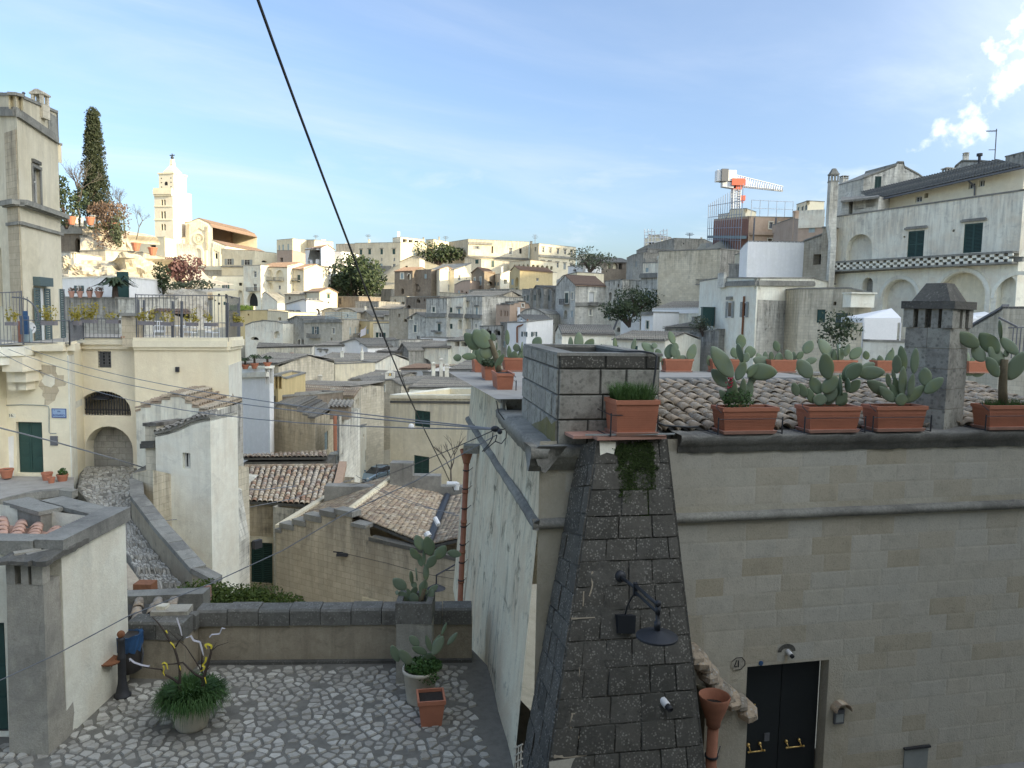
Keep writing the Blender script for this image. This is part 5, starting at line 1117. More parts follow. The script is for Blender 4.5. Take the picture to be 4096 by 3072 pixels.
for k in range(900):
 t=random.random();q=at('B',45+255*t,1085-rnd(0,1)**2*(50-20*abs(t-.3)),176+rnd(-1,1));s=rnd(.15,.4);gm.add([q,q+I((s,0,.1)),q+I((s*.5,rnd(-.2,.2),s*1.6))],[[0,1,2]])
tag(gm.J('grass',MAT['leaf_bright']),'green grass bank above the sunlit yellow wall','grass',kind='stuff')
for c,x,y0,y1,Y,lb in(('B',1005,250,305,300,'thin antenna left of the white gabled house ridge'),('C',1494,245,345,284,'tall antenna on the framed window palace'),('C',505,262,330,296,'thin antenna between two skyline palaces'),('C',2025,430,500,250,'thin antenna right of the framed window palace'),('D',635,485,560,205,'thin mast on the dark timber roof'),('D',1545,225,292,192,'thin antenna on the fortress-like wall'),('B',1583,245,300,290,'thin antenna on the loggia palace')):
 m=MB();a,b=at(c,x,y1,Y),at(c,x,y0,Y);m.K([a,b],.09,4)
 for k,L_ in((.95,1.6),(.75,2.2),(.6,1.4)):q=a.lerp(b,k);m.K([q-I((L_/2,0,0)),q+I((L_/2,0,0))],.06,4)
 s_g(m,'tv_antenna',MAT[_as],lb,'antenna','roof antennas on the far town')
H('white_wall_house','long off-white wall with a ribbed coping, a pale shutter and a grey patch, in the valley left','M',[(284,104),(768,99),(790,102)],[312,300,300],640,_ae,8,back=(0,1,0),wins=[w_(515,445,577,580,'s',door=1,**SP),w_(602,446,742,622,'n',m=_ah,dp=.1)],roof=('slope',283,0),eave=.05)
m=MB();m.K([at('M',590,355,97),at('M',590,600,97)],.16,7);m.K([at('M',590,355,97),at('M',590,372,97)],.24,7);s_g(m,_bj,MAT[_au],'terracotta drainpipe on the long off-white wall',_bj)
H('tile_house','house with a dark ribbed roof behind the three potted palms','M',[(140,82),(474,79)],[455,450],640,_ag,8,roof=('slope',365,0),wins=[])
H('white_terrace_house','white terrace wall carrying three potted palms, right of the railing block','M',[(130,57),(392,54),(430,58)],[500,495,485],752,_af,6,trims=[(140,560,392,552,.25,.25,_am)],cap=_am)
H('beige_narrow_house','narrow beige house with a terracotta pipe right of the white terrace wall','M',[(392,64),(470,61),(540,64)],[570,565,590],745,'ochre',6,back=(0,1,0))
for x,yb,yt,lb in((180,500,395,'first potted cycad from the left on the white terrace wall'),(262,497,368,'middle potted cycad on the white terrace wall, the tallest'),(376,478,378,'third potted cycad on the white terrace wall, at its right end')):
 p=at('M',x,yb,55.2);h=at('M',x,yt,55.2).z-p.z;root=t_h('potted_palm',lb,'potted plant',p,'potted cycads on the white terrace')
 m=MB();m.l_a([(.16,0),(.27,h*.30),(.31,h*.30),(.31,h*.38),(.26,h*.38),(.24,h*.33),(.01,h*.33)],p,14);m.J('pot',MAT[_av],root)
 m=MB();m.K([p+I((0,0,h*.3)),p+I((0,0,h*.72))],[.09,.07],7);m.J('trunk',MAT['bark'],root)
 m=MB()
 for k in range(26):
  a=k*2.4;d=I((math.cos(a),math.sin(a),0));q=p+I((0,0,h*.72));L_=h*rnd(.42,.6);e=rnd(.15,.5)
  pts=[q,q+d*L_*.5+I((0,0,L_*e)),q+d*L_+I((0,0,L_*(e*.5-.2)))]
  for s0,s1 in zip(pts[:-1],pts[1:]):
   sd=I((-d.y,d.x,0))*.055;m.add([s0-sd,s0+sd,s1+sd*.6,s1-sd*.6],[[0,1,2,3]])
 m.J('fronds',MAT[_bf],root)
H('tile_house','low house with a broad ribbed roof, a conical chimney and white walls, mid valley','M',[(790,108),(1320,104),(1350,107)],[452,446,440],640,_am,8,back=(0,1,0),roof=None,wins=[],trims=[])
r_,p_,z_=H('tile_house','ribbed roof half with a square chimney, left of the conical chimney','M',[(790,108.6),(1056,106.8)],[425,446],600,_ae,9,roof=('slope',362,0),chim=[(1022,1050,345,425,1,_ae,'plain')])
r_,p_,z_=H('tile_house','ribbed roof half with the conical chimney','M',[(1056,107),(1325,105)],[446,442],600,_ae,9,roof=('slope',360,0),chim=[(1197,1227,300,425,0,_ae,'cone')])
H('white_gable_house','white house with a round hole in its gable, behind the conical chimney','M',[(1028,122),(1262,118)],[270,300],380,_af,8,prof=[(1028,268),(1160,232),(1262,300)],wins=[w_(1188,272,1200,288,'d')],rmat=_bd)
H('white_low_house','white low house with two tiny eyebrow windows, left of the round-holed gable','M',[(795,124),(1034,121)],[295,290],380,_af,8,roof=('slope',258,0),wins=[w_(833,340,852,356,'d',ped=1),w_(886,344,905,360,'d',ped=1)])
H('tile_house','low house with a wide dark ribbed roof and a small belfry, above the house with two gables','M',[(955,97),(1475,93)],[588,582],660,_ag,8,roof=('slope',515,0),chim=[(932,972,470,600,-1,_ae,'cap'),(1380,1402,540,585,-1,_ae,'cap')])
p=at('M',1460,585,92);h=at('M',1460,510,92).z-p.z;root=t_h('belfry','small pointed stone bell gable on the wide dark ribbed roof','belfry',p)
m=MB();w=1.1
m.box(p-I((0,0,.6)),(w,.5,.6+h*.3));m.box(p+I((-w*.38,0,h*.3)),(w*.24,.5,h*.4));m.box(p+I((w*.38,0,h*.3)),(w*.24,.5,h*.4));m.frustum(p+I((0,0,h*.7)),w*1.1,.6,.1,.3,h*.3);m.J('arch',MAT[_ae],root)
m=MB();m.l_a([(.16,0),(.11,.14),(.08,.3),(.01,.34)],p+I((0,0,h*.36)),10);m.J('bell',MAT['brass'],root)
H('gables_house','sandy house with two low gables and two pale square windows, mid valley','M',[(975,92),(1560,87)],[640,640],850,_ag,8,prof=[(975,650),(1090,640),(1095,600),(1200,588),(1230,610),(1290,640),(1400,600),(1480,592),(1560,640)],wins=[w_(1115,638,1149,676,'s',**SP),w_(1383,640,1416,698,'s',sur=.12,**SP)],eave=.1)
H('roofs_house','pale house under two stepped strips of ribbed tiles, behind the yellow house','M',[(1635,88),(2215,84)],[662,660],760,_ae,8,roof=('slope',585,0),trims=[(1640,700,2100,715,.3,.3,_am)])
H('roofs_house','dim house with a flat ledge and a second strip of tiles, behind the yellow house','M',[(1715,96),(2215,93)],[600,602],680,_ae,6,roof=('slope',572,0))
H('white_shed','white shed with a thin dark brown roof edge in the middle valley','M',[(1556,99),(1798,97)],[498,495],590,_af,7,roof=('slope',462,0),rmat=_be,eave=.3)
H('brick_parapet','grey wall with rows of hollow tiles right of the three slotted chimneys','M',[(1750,97),(2190,94)],[530,525],620,_ah,5,cat='wall')
for x0,x1,y0,y1,Y,lb in((1822,1862,440,580,93,'left of three slotted chimneys in the valley'),(1892,1930,405,530,95,'farthest of three slotted chimneys in the valley'),(1940,1985,455,590,92,'right of three slotted chimneys in the valley')):
 q=at('M',(x0+x1)/2,y1,Y);root=t_h('roof_chimney',lb,'chimney',q,'slotted chimneys in the valley');chimney(root,'M',x0,x1,y0,y1,Y,_ae,'cap','stack')
H('hip_roof_house','house with a hipped ribbed roof left of the left planters','M',[(1985,98),(2330,94)],[505,500],600,_ag,8,roof=('slope',425,0))
H('gable_house_dark','long dim house with a little pointed gable and whitish upper walls, centre valley','M',[(1616,118),(1975,113)],[308,306],470,_ae,8,roof=('slope',256,0),wins=[w_(1665,402,1820,450,'n',m=_ah,dp=.1)])
H('small_gable_house','little grey pointed gable with a slit window, left end of the long dim house','M',[(1536,116),(1625,114)],[330,330],460,_ah,7,prof=[(1536,335),(1578,268),(1625,330)],wins=[w_(1572,290,1583,345,'d'),w_(1562,402,1605,450,'a')])
H('dim_porch_house','dim house with a dark upper gallery and white posts left of the left planters','M',[(1965,114),(2180,111)],[250,245],430,_ae,7,roof=('slope',215,0),wins=[w_(2030,255,2075,300,'l'),w_(2085,262,2140,300,'l')])
H('long_ledge_wall','long white ledge wall above the long dim house','M',[(1735,128),(1975,126)],222,300,_af,4,cat='wall')
H('valley_house','dim stained house with a dark round arch, left of the little pointed gable','M',[(1225,126),(1540,121)],[250,245],500,_aj,8,wins=[w_(1236,230+30,1275,350,'a'),w_(1385,290,1410,330,'s',**SP),w_(1340,260,1360,285,'d')])
H('valley_house','dim low house with rubble and a tiny window below the dark round arch','M',[(1345,118),(1550,115)],[345,350],520,'tufa',7,roof=('slope',320,0),wins=[w_(1390,380,1404,402,'d')])
for x0,x1,y0,y1,Y,lb in((772,818,548,660,84,'left of a pair of square slotted chimneys in front of the long off-white wall'),(820,862,552,655,83,'right of a pair of square slotted chimneys in front of the long off-white wall')):
 q=at('M',(x0+x1)/2,y1,Y);root=t_h('roof_chimney',lb,'chimney',q,'pair of square chimneys');chimney(root,'M',x0,x1,y0,y1,Y,_ae,'cap','stack')
H('cream_narrow_house','narrow cream wall with a drainpipe behind the pair of square chimneys','M',[(858,96),(975,94)],445,660,'cream',6,wins=[w_(918,560,930,595,'s')])
H('low_tile_house','low strip of ribbed tiles behind the tiled house of the small chimney','M',[(590,80),(1115,77)],[660,655],720,_ag,6,roof=('slope',622,0))
r_,p_,z_=H('tiled_house','sandy house with a striped tile roof, a small chimney and a narrow whitish right wall','M',[(498,76),(1140,72),(1218,80)],[738,738,690],1010,_ag,9,roof=('slope',655,0),rmat=_bc,wins=[w_(1172,762,1184,822,'d'),w_(1155,770,1165,810,'d'),w_(1168,870,1188,990,'s',**SY),w_(885,775,915,800,'d'),w_(775,755,810,785,'d')],chim=[(932,975,680,760,-1.5,_ag,'plain')])
H('stepped_gable_house','brownish house with a big stepped gable and a whitish right wall with a pale door','M',[(306,61),(800,56),(965,63)],[905,930,872],1260,'tufa',9,prof=[(306,905),(340,900),(342,872),(400,868),(402,842),(455,838),(458,815),(520,812),(560,826),(640,840),(642,870),(690,875),(692,900),(735,905),(738,926),(800,930)],g=0,wins=[w_(882,1055,912,1218,'s',door=1,**SP)],rmat=_bd,eave=.05)
sm=None
H('dim_side_house','dim grey stone wall left of the big stepped gable','M',[(140,63),(312,61)],[755,762],1250,_ai,8)
m=MB();m.K([at('M',320,905,59.5),at('M',318,1235,59.5)],.15,7);m.l_a([(.16,0),(.30,.45),(.33,.5)],at('M',320,935,59.5),12);s_g(m,_bj,MAT[_au],'terracotta drainpipe at the left of the big stepped gable',_bj)
H('corner_pier_house','narrow crumbling pier wall with a tiled top, left of the street','g',[(562,55),(640,52),(745,55)],[590,585,600],1659,_aj,5,back=(0,1,0),wins=[w_(660,1125,690,1160,'d')],coping=False)
p=at('g',640,640,53);q=at('g',640,440,53);m=MB();m.box(I((p.x,p.y+.4,p.z)),(1.3,1.0,q.z-p.z));root=t_h('roof_chimney','tile-topped stone chimney on the narrow crumbling pier wall','chimney',p);m.J('stack',MAT[_ai],root)
m=MB();cg_(m,q+I((-.85,-.3,-.1)),q+I((.85,-.3,-.1)),q+I((.85,1.1,.25)),q+I((-.85,1.1,.25)),.3,.5);m.J('tile_cap',MAT[_bd],root)
m=MB();m.K([at('g',578,590,52),at('g',582,1090,52)],.13,7);s_g(m,_bj,MAT[_au],'terracotta drainpipe on the narrow crumbling pier wall',_bj)
H('street_house','whitish house front receding along the street left of the parked car','g',[(745,72),(868,70),(1095,84)],[830,790,690],1340,_ae,7,wins=[w_(912,1120,942,1300,'s',door=1,**SY),w_(1010,1075,1035,1260,'s',door=1,**SY),w_(985,855,998,900,'d')],back=None,coping=True)
H('street_house','dim far house with a tiled roof at the street end','g',[(970,100),(1372,97)],[425,428],760,_ae,8,roof=('slope',385,0),wins=[w_(1265,550,1308,640,'s',**SP)])
H('street_house','dim low house with a rusty pipe and a brown shop door along the street','g',[(1078,90),(1250,96)],[690,640],1120,_ah,7,wins=[w_(1215,760,1240,1010,'S',m='door_brown',door=1)],roof=('slope',600,0))
H('street_house','dark end of the lane with a brown shutter left of the yellow house','g',[(1240,100),(1372,98)],[680,690],1010,_ai,6,wins=[w_(1262,780,1360,1000,'d')])
r_,p_,z_=H('yellow_house','plain yellow house with a dark green window above a dark green door, centre','M',[(1465,71),(2190,66)],[738,740],1490,'cream',9,wins=[w_(1678,870,1816,1012,'s',door=0,ped=0),w_(1670,1270,1806,1488,'s',door=1)],trims=[(1465,792,2190,800,.14,.10,_ak),(1465,750,2190,753,.2,.18,'cream')],cap=_am)
m=MB();q=at('M',1650,1008,68);m.l_a([(.26,0),(.28,.1),(.2,.22),(.08,.26)],q,14,Matrix.Rotation(math.pi/2,3,'X'));s_g(m,'wall_lamp',MAT[_ay],'round white bulkhead lamp on the yellow house','lamp')
def car():
 p=at('g',985,1575,76);zg=p.z;yaw=R(-62)
 root=t_h('parked_car','silver blue hatchback parked in the lower street','car',p)
 M=Matrix.Translation(p+I((1.0,1.6,0)))@Matrix.Rotation(R(240),4,'Z')
 def loft(sec):
  m=MB();k=len(sec[0][1]);vs=[]
  for x,pr in sec:vs+=[M@I((x,y,z))for y,z in pr]
  fs=[[i*k+j,i*k+(j+1)%k,(i+1)*k+(j+1)%k,(i+1)*k+j]for i in range(len(sec)-1)for j in range(k)]
  m.add(vs,fs+[list(range(k))[::-1],[(len(sec)-1)*k+j for j in range(k)]]);return m
 def prof(w,z0,z1,s=.06):return[(-w,z0),(w,z0),(w+s,(z0+z1)*.45),(w,z1-.06),(w-.1,z1),(-w+.1,z1),(-w,z1-.06),(-w-s,(z0+z1)*.45)]
 loft([(2.05,prof(.58,.34,.60)),(1.9,prof(.74,.24,.72)),(1.3,prof(.80,.2,.88)),(.75,prof(.82,.2,.97)),(-1.2,prof(.82,.2,1.0)),(-1.85,prof(.78,.24,.98)),(-2.0,prof(.70,.34,.8))]).J('body',MAT['car_paint'],root,False)
 loft([(.95,prof(.68,.9,.96,0)),(.15,prof(.60,.9,1.42,.02)),(-.9,prof(.60,.9,1.50,.02)),(-1.55,prof(.58,.9,1.38,.02)),(-1.95,prof(.60,.9,.98,0))]).J('cabin',MAT['glass'],root)
 loft([(.12,prof(.56,1.41,1.47,0)),(-.9,prof(.58,1.48,1.54,0)),(-1.55,prof(.54,1.38,1.44,0))]).J('roof',MAT['car_paint'],root)
 for sx in(1.28,-1.28):
  for sy in(-.78,.78):
   m=MB();c=M@I((sx,sy,.31));q=(M.to_3x3()@Matrix.Rotation(math.pi/2,3,'X'))
   m.l_a([(.05,-.1),(.30,-.1),(.31,-.05),(.31,.05),(.30,.1),(.05,.1)],c,16,q);wl=m.J('wheel',MAT['tyre'],root)
   m=MB();m.l_a([(.01,-.105),(.19,-.105),(.19,.105),(.01,.105)],c,12,q);m.J('rim',MAT[_as],wl)
 for sy in(-.55,.55):
  m=MB();m.ball(M@I((1.93,sy,.64)),.15,8,5,(1,1,.7));m.J('headlight',MAT[_ay],root)
  m=MB();m.box(M@I((.62,sy*1.72,.98)),(.12,.2,.12),R(240));m.J('wing_mirror',MAT['car_paint'],root)
 m=MB();a=M@I((2.04,0,.42));m.box(a,(.05,.9,.14),R(240));m.J('grille',MAT['iron'],root)
 m=MB();a=M@I((2.09,0,.36));m.box(a,(.02,.5,.1),R(240));m.J('number_plate',MAT[_ay],root)
 return zg
ZS=car()
m=MB();pts=[at('g',700,1620,74),at('g',1420,1620,74),at('g',1372,1250,90),at('g',1340,1005,104),at('g',1200,1005,104),at('g',1040,1270,88)]
zs=[ZS,ZS,ZS+.1,ZS+.6,ZS+.6,ZS+.1];m.poly([I((q.x,q.y,z+.02))for q,z in zip(pts,zs)]);tag(m.J('street',MAT['street_stone']),'grey paved street between the houses',None,kind=_bl)
m=MB();q=at('g',1180,1480,72)
for k in range(2):m.K([at('g',1178+k*160,1480,73),at('g',1174+k*166,1290,73)],.05,5)
for y in(1300,1345,1400):m.K([at('g',1176,y,73),at('g',1340,y-6,73)],.035,4)
for k in range(1,9):m.K([at('g',1176+k*18,1300,73),at('g',1176+k*18,1400,73)],.02,4)
s_g(m,'gate',MAT[_as],'thin metal gate beside the parked car','gate')
def roof_house():
 e0,e1=at('O',95,330,43.5),at('O',868,374,42.5);r0,r1=at('O',170,45,50),at('O',972,38,49)
 root,pl,zt=H('tile_roof_house','house with a big mixed-colour tile roof, dark green garage door below','O',[(95,44),(210,43.6),(870,43)],[340,350,385],1045,'tufa',8,back=(0,1,0),coping=False,wins=[w_(207,692,410,1040,'s',door=1)],par=.2)
 ti_(root,e0,e1,r1,r0,'tile_mixed',.30,.50,.42,300)
 m=MB();sl_=Plane(I((e0 .x,e0 .y-.05,0)),I((e1 .x,e1 .y-.05,0)));
 for k in range(22):
  a=r0 .lerp(r1,k/22);b=r0 .lerp(r1,(k+.92)/22);m.K([a+I((0,.1,.05)),b+I((0,.1,.08))],[.15,.13],8)
 m.J('ridge_tiles',MAT[_bc],root)
 m=MB();m.obox(at('O',905,375,42.6),at('O',985,35,49)-at('O',905,375,42.6),I((.5,0,0)),I((0,0,.35)));m.J('verge',MAT['tile_mixed'],root)
 m=MB();p_=pl[1];a=p_.uv('O',210,650);b=p_.uv('O',440,700);wb_(m,p_,a[0]-.1,b[0],a[1]-.2,a[1]+.12,.0,.12);m.J('lintel',MAT['cream'],root)
 return root
roof_house()
H('garden_wall','stained wall under the big tile roof, right of the garage door','O',[(415,42.6),(800,41.5)],[380,420],700,_aj,3,coping=False,cat='wall')
def tile_strip():
 e0,e1=at('M',160,1330,50),at('M',900,1325,49.5);r0,r1=at('M',160,1262,52.5),at('M',900,1225,52.5)
 root=t_h('tiled_wall','low wall covered with two rows of loose light tiles behind the big tile roof','wall',e0-I((0,0,4)))
 m=MB();m.add([e0-I((0,-.1,4)),e1-I((0,-.1,4)),e1+I((0,.1,0)),e0+I((0,.1,0))],[[0,1,2,3]]);m.obox(e0-I((0,-.2,4)),e1-e0,I((0,2.5,0)),I((0,0,4)));m.J('wall',MAT[_ak],root)
 ti_(root,e0+I((0,.2,.3)),e1+I((0,.2,.3)),r1,r0,'tile_mixed',.28,.55,.5,300)
tile_strip()
def gable_house():
 flat=lambda p:I((p.x,p.y,0))
 L0,C0,D0=flat(at('O',445,600,36)),flat(at('O',1212,600,33.2)),flat(at('O',2075,760,30.3))
 R0=at('O',1060,438,34.7);R1=atz('O',1500,100,R0 .z);EL0=at('O',495,578,36.2);EL1=atz('O',1018,246,EL0 .z)
 V0=at('O',1725,708,31.6);V1=atz('O',1892,300,V0 .z-.1)
 root=t_h('gable_house','stone house with a stepped gable and a wide tile roof, just beyond the courtyard parapet','house',(-6,35,-18))
 P1,P2=Plane(L0,C0),Plane(C0,D0)
 m=MB();zb=-18.5
 prof=[P1 .uv('O',x,y)for x,y in((445,598),(482,596),(483,560),(590,560),(591,528),(692,526),(693,490),(828,488),(829,452),(954,450),(955,440),(1100,446),(1101,545),(1212,560))]
 prof[0]=(0,prof[0][1]);prof[-1]=(P1 .len,prof[-1][1])
 wf_(m,P1,[(0,zb),(P1 .len,zb)]+prof[::-1])
 a=P2 .uv('O',1225,575);b=P2 .uv('O',1246,630);c=P2 .uv('O',1590,742);d=P2 .uv('O',2040,760);dr=P2 .uv('O',1242,1240);dr1=P2 .uv('O',1462,1312)
 zt=c[1]
 out=[(0,zb),(P2 .len,zb),(P2 .len,zt-.1),(c[0],zt),(b[0]+.05,b[1]),(b[0]+.02,a[1]+.2),(0,prof[-1][1])]
 hz=(dr[1]+dr1[1])/2
 holes=[(rect(dr[0],dr1[0],zb+.3,hz),.25)]
 wf_(m,P2,out,holes)
 bk=[flat(EL1),flat(V1)+I((3.4,0,0))]
 for p,q,z in((L0,bk[0],EL0 .z-.2),(bk[0],bk[1],V0 .z-.2),(bk[1],D0,V0 .z-.2)):m.poly([I((q.x,q.y,zb)),I((p.x,p.y,zb)),I((p.x,p.y,z)),I((q.x,q.y,z))])
 m.J('wall',MAT['tufa'],root)
 window(root,P2,'D',dr[0],dr1[0],zb+.3,hz,32,{})
 sm=MB();wb_(sm,P2,dr[0]-.35,dr1[0]+.25,hz,hz+.38,.003,.06);wb_(sm,P2,dr[0]-.35,dr[0],zb+.3,hz,.003,.05);wb_(sm,P2,dr1[0],dr1[0]+.2,zb+.3,hz,.003,.05);sm.J('surround',MAT['cream'],root)
 q=P2 .uv('O',1180,1232);sm=MB();wb_(sm,P2,q[0]-.12,q[0]+.14,q[1]-.14,q[1]+.14,.002,.03);npl=sm.J('number_tile',MAT['sign_blue'],root)
 sm=MB();wb_(sm,P2,q[0]-.05,q[0]+.06,q[1]-.07,q[1]+.07,.031,.036);sm.J('numeral',MAT['sign_ink'],npl)
 cm=MB()
 for p,r in zip(prof[:-1],prof[1:]):
  if abs(r[0]-p[0])>.2:wb_(cm,P1,p[0]-.05,r[0]+.05,min(p[1],r[1])-.02,max(p[1],r[1])+.10,-.55,.06)
 cm.J('step_stone',MAT[_al],root)
 cm=MB();wb_(cm,P2,b[0],P2 .len,zt-.06,zt+.10,-.4,.05);cm.J('coping',MAT[_ak],root)
 ti_(root,V0,V1,R1,R0,_bc,.23,.42,.33,300,'right_slope')
 ti_(root,EL1,EL0,R0,R1,_bc,.23,.42,.33,150,'left_slope')
 S0,S1=at('O',2100,640,30.6),V1+I((3.4,-.3,.8))
 ti_(root,V1+I((.35,0,0)),V0+I((.35,0,0)),S0,S1,_bc,.23,.42,.33,100,'far_slope')
 m=MB();n=22
 for k in range(n):m.K([R0 .lerp(R1,k/n)+I((0,0,.05)),R0 .lerp(R1,(k+.95)/n)+I((0,0,.08))],[.17,.145],8)
 m.J('ridge_tiles',MAT['cream'],root)
 m=MB();m.K([V0+I((.18,0,.05)),V1+I((.18,0,.05))],.2,8);m.J('valley_gutter',MAT[_at],root)
 cm=MB();cm.obox(EL0+I((-.35,0,-.1)),EL1-EL0,I((.3,0,0)),I((0,0,.32)));cm.J('verge',MAT['cream'],root)
 cm=MB();cm.obox(EL0+I((-.35,0,-6)),EL1-EL0,I((.28,0,0)),I((0,0,5.88)));cm.J('side_wall',MAT[_ag],root)
 return P1,P2
GP1,GP2=gable_house()
for x,y,w,h,Y,lb in((1530,75,106,90,41,'square stone block chimney at the far ridge end of the wide tile roof'),):
 p=at('O',x,y+h*.5,Y);root=t_h(_bk,lb,'stone block',p);m=MB();m.box(p-I((0,0,.8)),(1.2,.8,1.6));m.box(p+I((1.3,.1,-1.1)),(1.6,.7,1.2));m.box(p+I((3.2,.2,-1.9)),(2.6,.7,1.4));m.box(p+I((-2.9,.3,-1.8)),(2.6,.8,1.2));m.J('stone',MAT[_al],root)
m=MB();a=at('O',1918,185,30);m.K([a,at('O',2005,185,30)],.1,8);m.K([at('O',2005,175,30),at('O',2000,235,30)],.1,8);s_g(m,'vent_pipe',MAT[_ay],'white bent plastic pipe on the wide tile roof','pipe')
m=MB();a=at('O',1830,520,31);m.K([at('O',1815,480,31.5),at('O',1845,540,31.2)],.1,8);m.K([at('O',1740,610,30.5),at('O',1760,640,30.4)],.14,8);s_g(m,'vent_pipe',MAT[_ay],'white plastic pipe pieces in the dark roof valley','pipe')
m=MB();p0=GP2 .hit('O',2040,880);e=p0+I((-.9,-1.0,-.12))
m.K([p0+I((0,.1,.1)),e,e-I((0,0,.35))],.035,6);m.K([p0+I((0,.1,-.25)),p0 .lerp(e,.6)],.02,5);m.l_a([(.03,.22),(.06,.18),(.11,.16),(.36,.02),(.37,0),(.33,.005),(.05,.08)],e-I((0,0,.55)),18)
s_g(m,'wall_lamp',MAT[_at],'blue-black dish lamp on a bracket left of the long drainpipe','lamp')
m=MB();q=GP1 .hit('O',1020,780);m.box(q-I((0,.15,.1)),(.5,.2,.12));m.K([q,q+I((-.4,-.2,.1))],.03,5);s_g(m,'cable_bracket',MAT['iron'],'small dark cable bracket on the stepped gable wall','bracket')
bare_tree('bare_climber','leafless climbing plant against the yellow house',at('M',1995,1560,63),4.2,.5,'bark_grey','plant',4,.1)
def rock_sheet(name,label,top,bot,rows,mat,amp,seed,kind=_bl,cat=None,bulge=0.0):
 T=[at(*q)for q in top];B=[at(*q)for q in bot];n=44;m=MB()
 def samp(L,t):
  k=t*(len(L)-1);i=min(int(k),len(L)-2);return L[i].lerp(L[i+1],k-i)
 for j in range(rows+1):
  for i in range(n+1):
   p=samp(B,i/n).lerp(samp(T,i/n),j/rows);q=p*.22+I((seed,0,0))
   d=noise.fractal(q,.9,2.1,5)*amp+abs(noise.noise(p*.5+I((0,0,seed))))*amp*.7
   k=math.sin(math.pi*min(1,j/rows))*bulge
   m.v.append(p+I((d*.3,-d-k,d*.35 if 0<j<rows else d*.1)))
 for j in range(rows):
  for i in range(n):a=j*(n+1)+i;m.f.append([a,a+1,a+n+2,a+n+1])
 tp=[m.v[rows*(n+1)+i]for i in range(n+1)];b0=len(m.v);m.v+=[p+I((0,9,.5))for p in tp]
 for i in range(n):a=rows*(n+1)+i;m.f.append([a,a+1,b0+i+1,b0+i])
 o=m.J(name,MAT[mat]);tag(o,label,cat,kind=kind);return o
rock_sheet('rock_cliff','pale stained limestone cliff with dark hollows below the terrace wall',[('d',100,840,88),('d',360,900,86),('d',700,925,86),('d',1100,950,88),('d',1420,985,94),('d',1640,1040,104)],[('d',100,1180,84),('d',360,1180,82),('d',700,1180,82),('d',1000,1420,80),('d',1400,1440,82),('d',1660,1300,92)],26,'rock',2.4,3.0)
rock_sheet('rock_outcrop','pale upper rock outcrop with hanging dry ivy below the cypress',[('d',420,530,99),('d',560,520,99),('d',780,545,100),('d',960,600,102),('d',1010,700,104)],[('d',420,850,96),('d',600,850,96),('d',800,850,96),('d',960,860,97),('d',1080,860,98)],16,'rock',1.5,9.0)
rock_sheet('rock_bank','rough rock bank with small holes behind the terrace railing',[('d',1180,1400,74),('d',1400,1390,75),('d',1520,1315,78),('d',1760,1300,80),('d',1990,1320,82)],[('d',1180,1800,72),('d',1400,1800,72),('d',1600,1800,74),('d',1800,1800,76),('d',2040,1800,78)],20,'rock',1.4,17.0)
rock_sheet('rock_slope','dusty rock slope with dry bushes under the church terrace',[('d',1380,1010,120),('d',1620,1040,122),('d',1720,1150,120),('d',2060,1240,118)],[('d',1380,1420,100),('d',1600,1420,100),('d',1800,1400,100),('d',2060,1400,102)],14,'rock',1.6,23.0)
H('hill_wall','tall grey-brown coursed retaining wall under the cypress','d',[(60,102),(470,100)],[505,500],860,_ai,5,cat='wall',wins=[w_(320,640,380,830,'n',m=_ai,dp=.4)],trims=[(60,530,470,526,1.2,.25,_ah)])
H('terrace_wall','long curved cream terrace wall above the cliff','d',[(378,92),(700,91),(1160,93),(1350,97),(1562,103)],[806,798,822,862,908],960,_ag,4,back=(0,1,0),cat='wall')
H('white_pillar_wall','whitish wall end with a rounded pier left of the cliff','d',[(96,86),(300,85),(400,87)],[820,828,845],1140,_ae,5,back=(0,1,0))
H('gate_pier','tall stone pier beside the coursed retaining wall','d',[(378,98),(440,97.5)],620,830,_ag,1.5,cat='pier')
H('cave_house','bright white flat house with dark open shutters, in front of the cliff','d',[(150,76),(778,74),(996,73.5)],[1150,1135,1142],1400,_af,7,back=(0,1,0),wins=[w_(342,1240,400,1334,'o',m=_ap),w_(645,1250,675,1290,'d'),w_(838,1285,900,1388,'g')],cap=_ae)
p=at('d',925,1388,73.2);m=MB();m.box(p,(1.1,.08,2.4));s_g(m,'open_shutter',MAT[_ao],'open green shutter at the right door of the white cave house','shutter')
H('retaining_wall','grey retaining wall carrying pots below the white cave house','d',[(120,72),(862,70)],[1394,1402],1720,_ah,3,cat='wall',back=(0,1,0))
H('retaining_wall','cream stained wall right of the grey retaining wall','d',[(860,70),(1100,69.5),(1420,72)],[1410,1406,1400],1760,_aj,3,cat='wall',back=(0,1,0))
H('small_tile_house','small sandy house with a pitched tile roof behind the white garden chairs','e',[(772,62),(935,59),(1330,64)],[552,545,660],760,'tufa',6,prof=[(772,560),(895,512),(935,545)],g=0,rmat=_be)
for x,lb in((273,'first pot from the left on the grey retaining wall'),(380,'second pot from the left on the grey retaining wall'),(502,'third pot on the grey retaining wall'),(622,'widest pot on the grey retaining wall')):
 p=at('d',x,1392,70.6);root=t_h('flower_pot',lb,'flower pot',p,'pots on the grey retaining wall');r=.36 if x==622 else .26
 m=MB();m.l_a([(r*.6,0),(r,.5),(r*1.1,.5),(r*1.1,.58),(r*.9,.58),(r*.8,.5),(.01,.5)],p,12);m.J('pot',MAT[_aw],root)
 m=MB();blob_leaves(m,p+I((0,0,.72)),(r,r,.22),60,.09);m.J('foliage',MAT['leaf_brown'],root)
p=at('d',825,1392,70.2);root=t_h('cycad','dark spreading cycad by the right door of the white cave house','plant',p)
m=MB();m.K([p,p+I((0,0,1.0))],[.3,.22],8);m.J('trunk',MAT['bark'],root);m=MB()
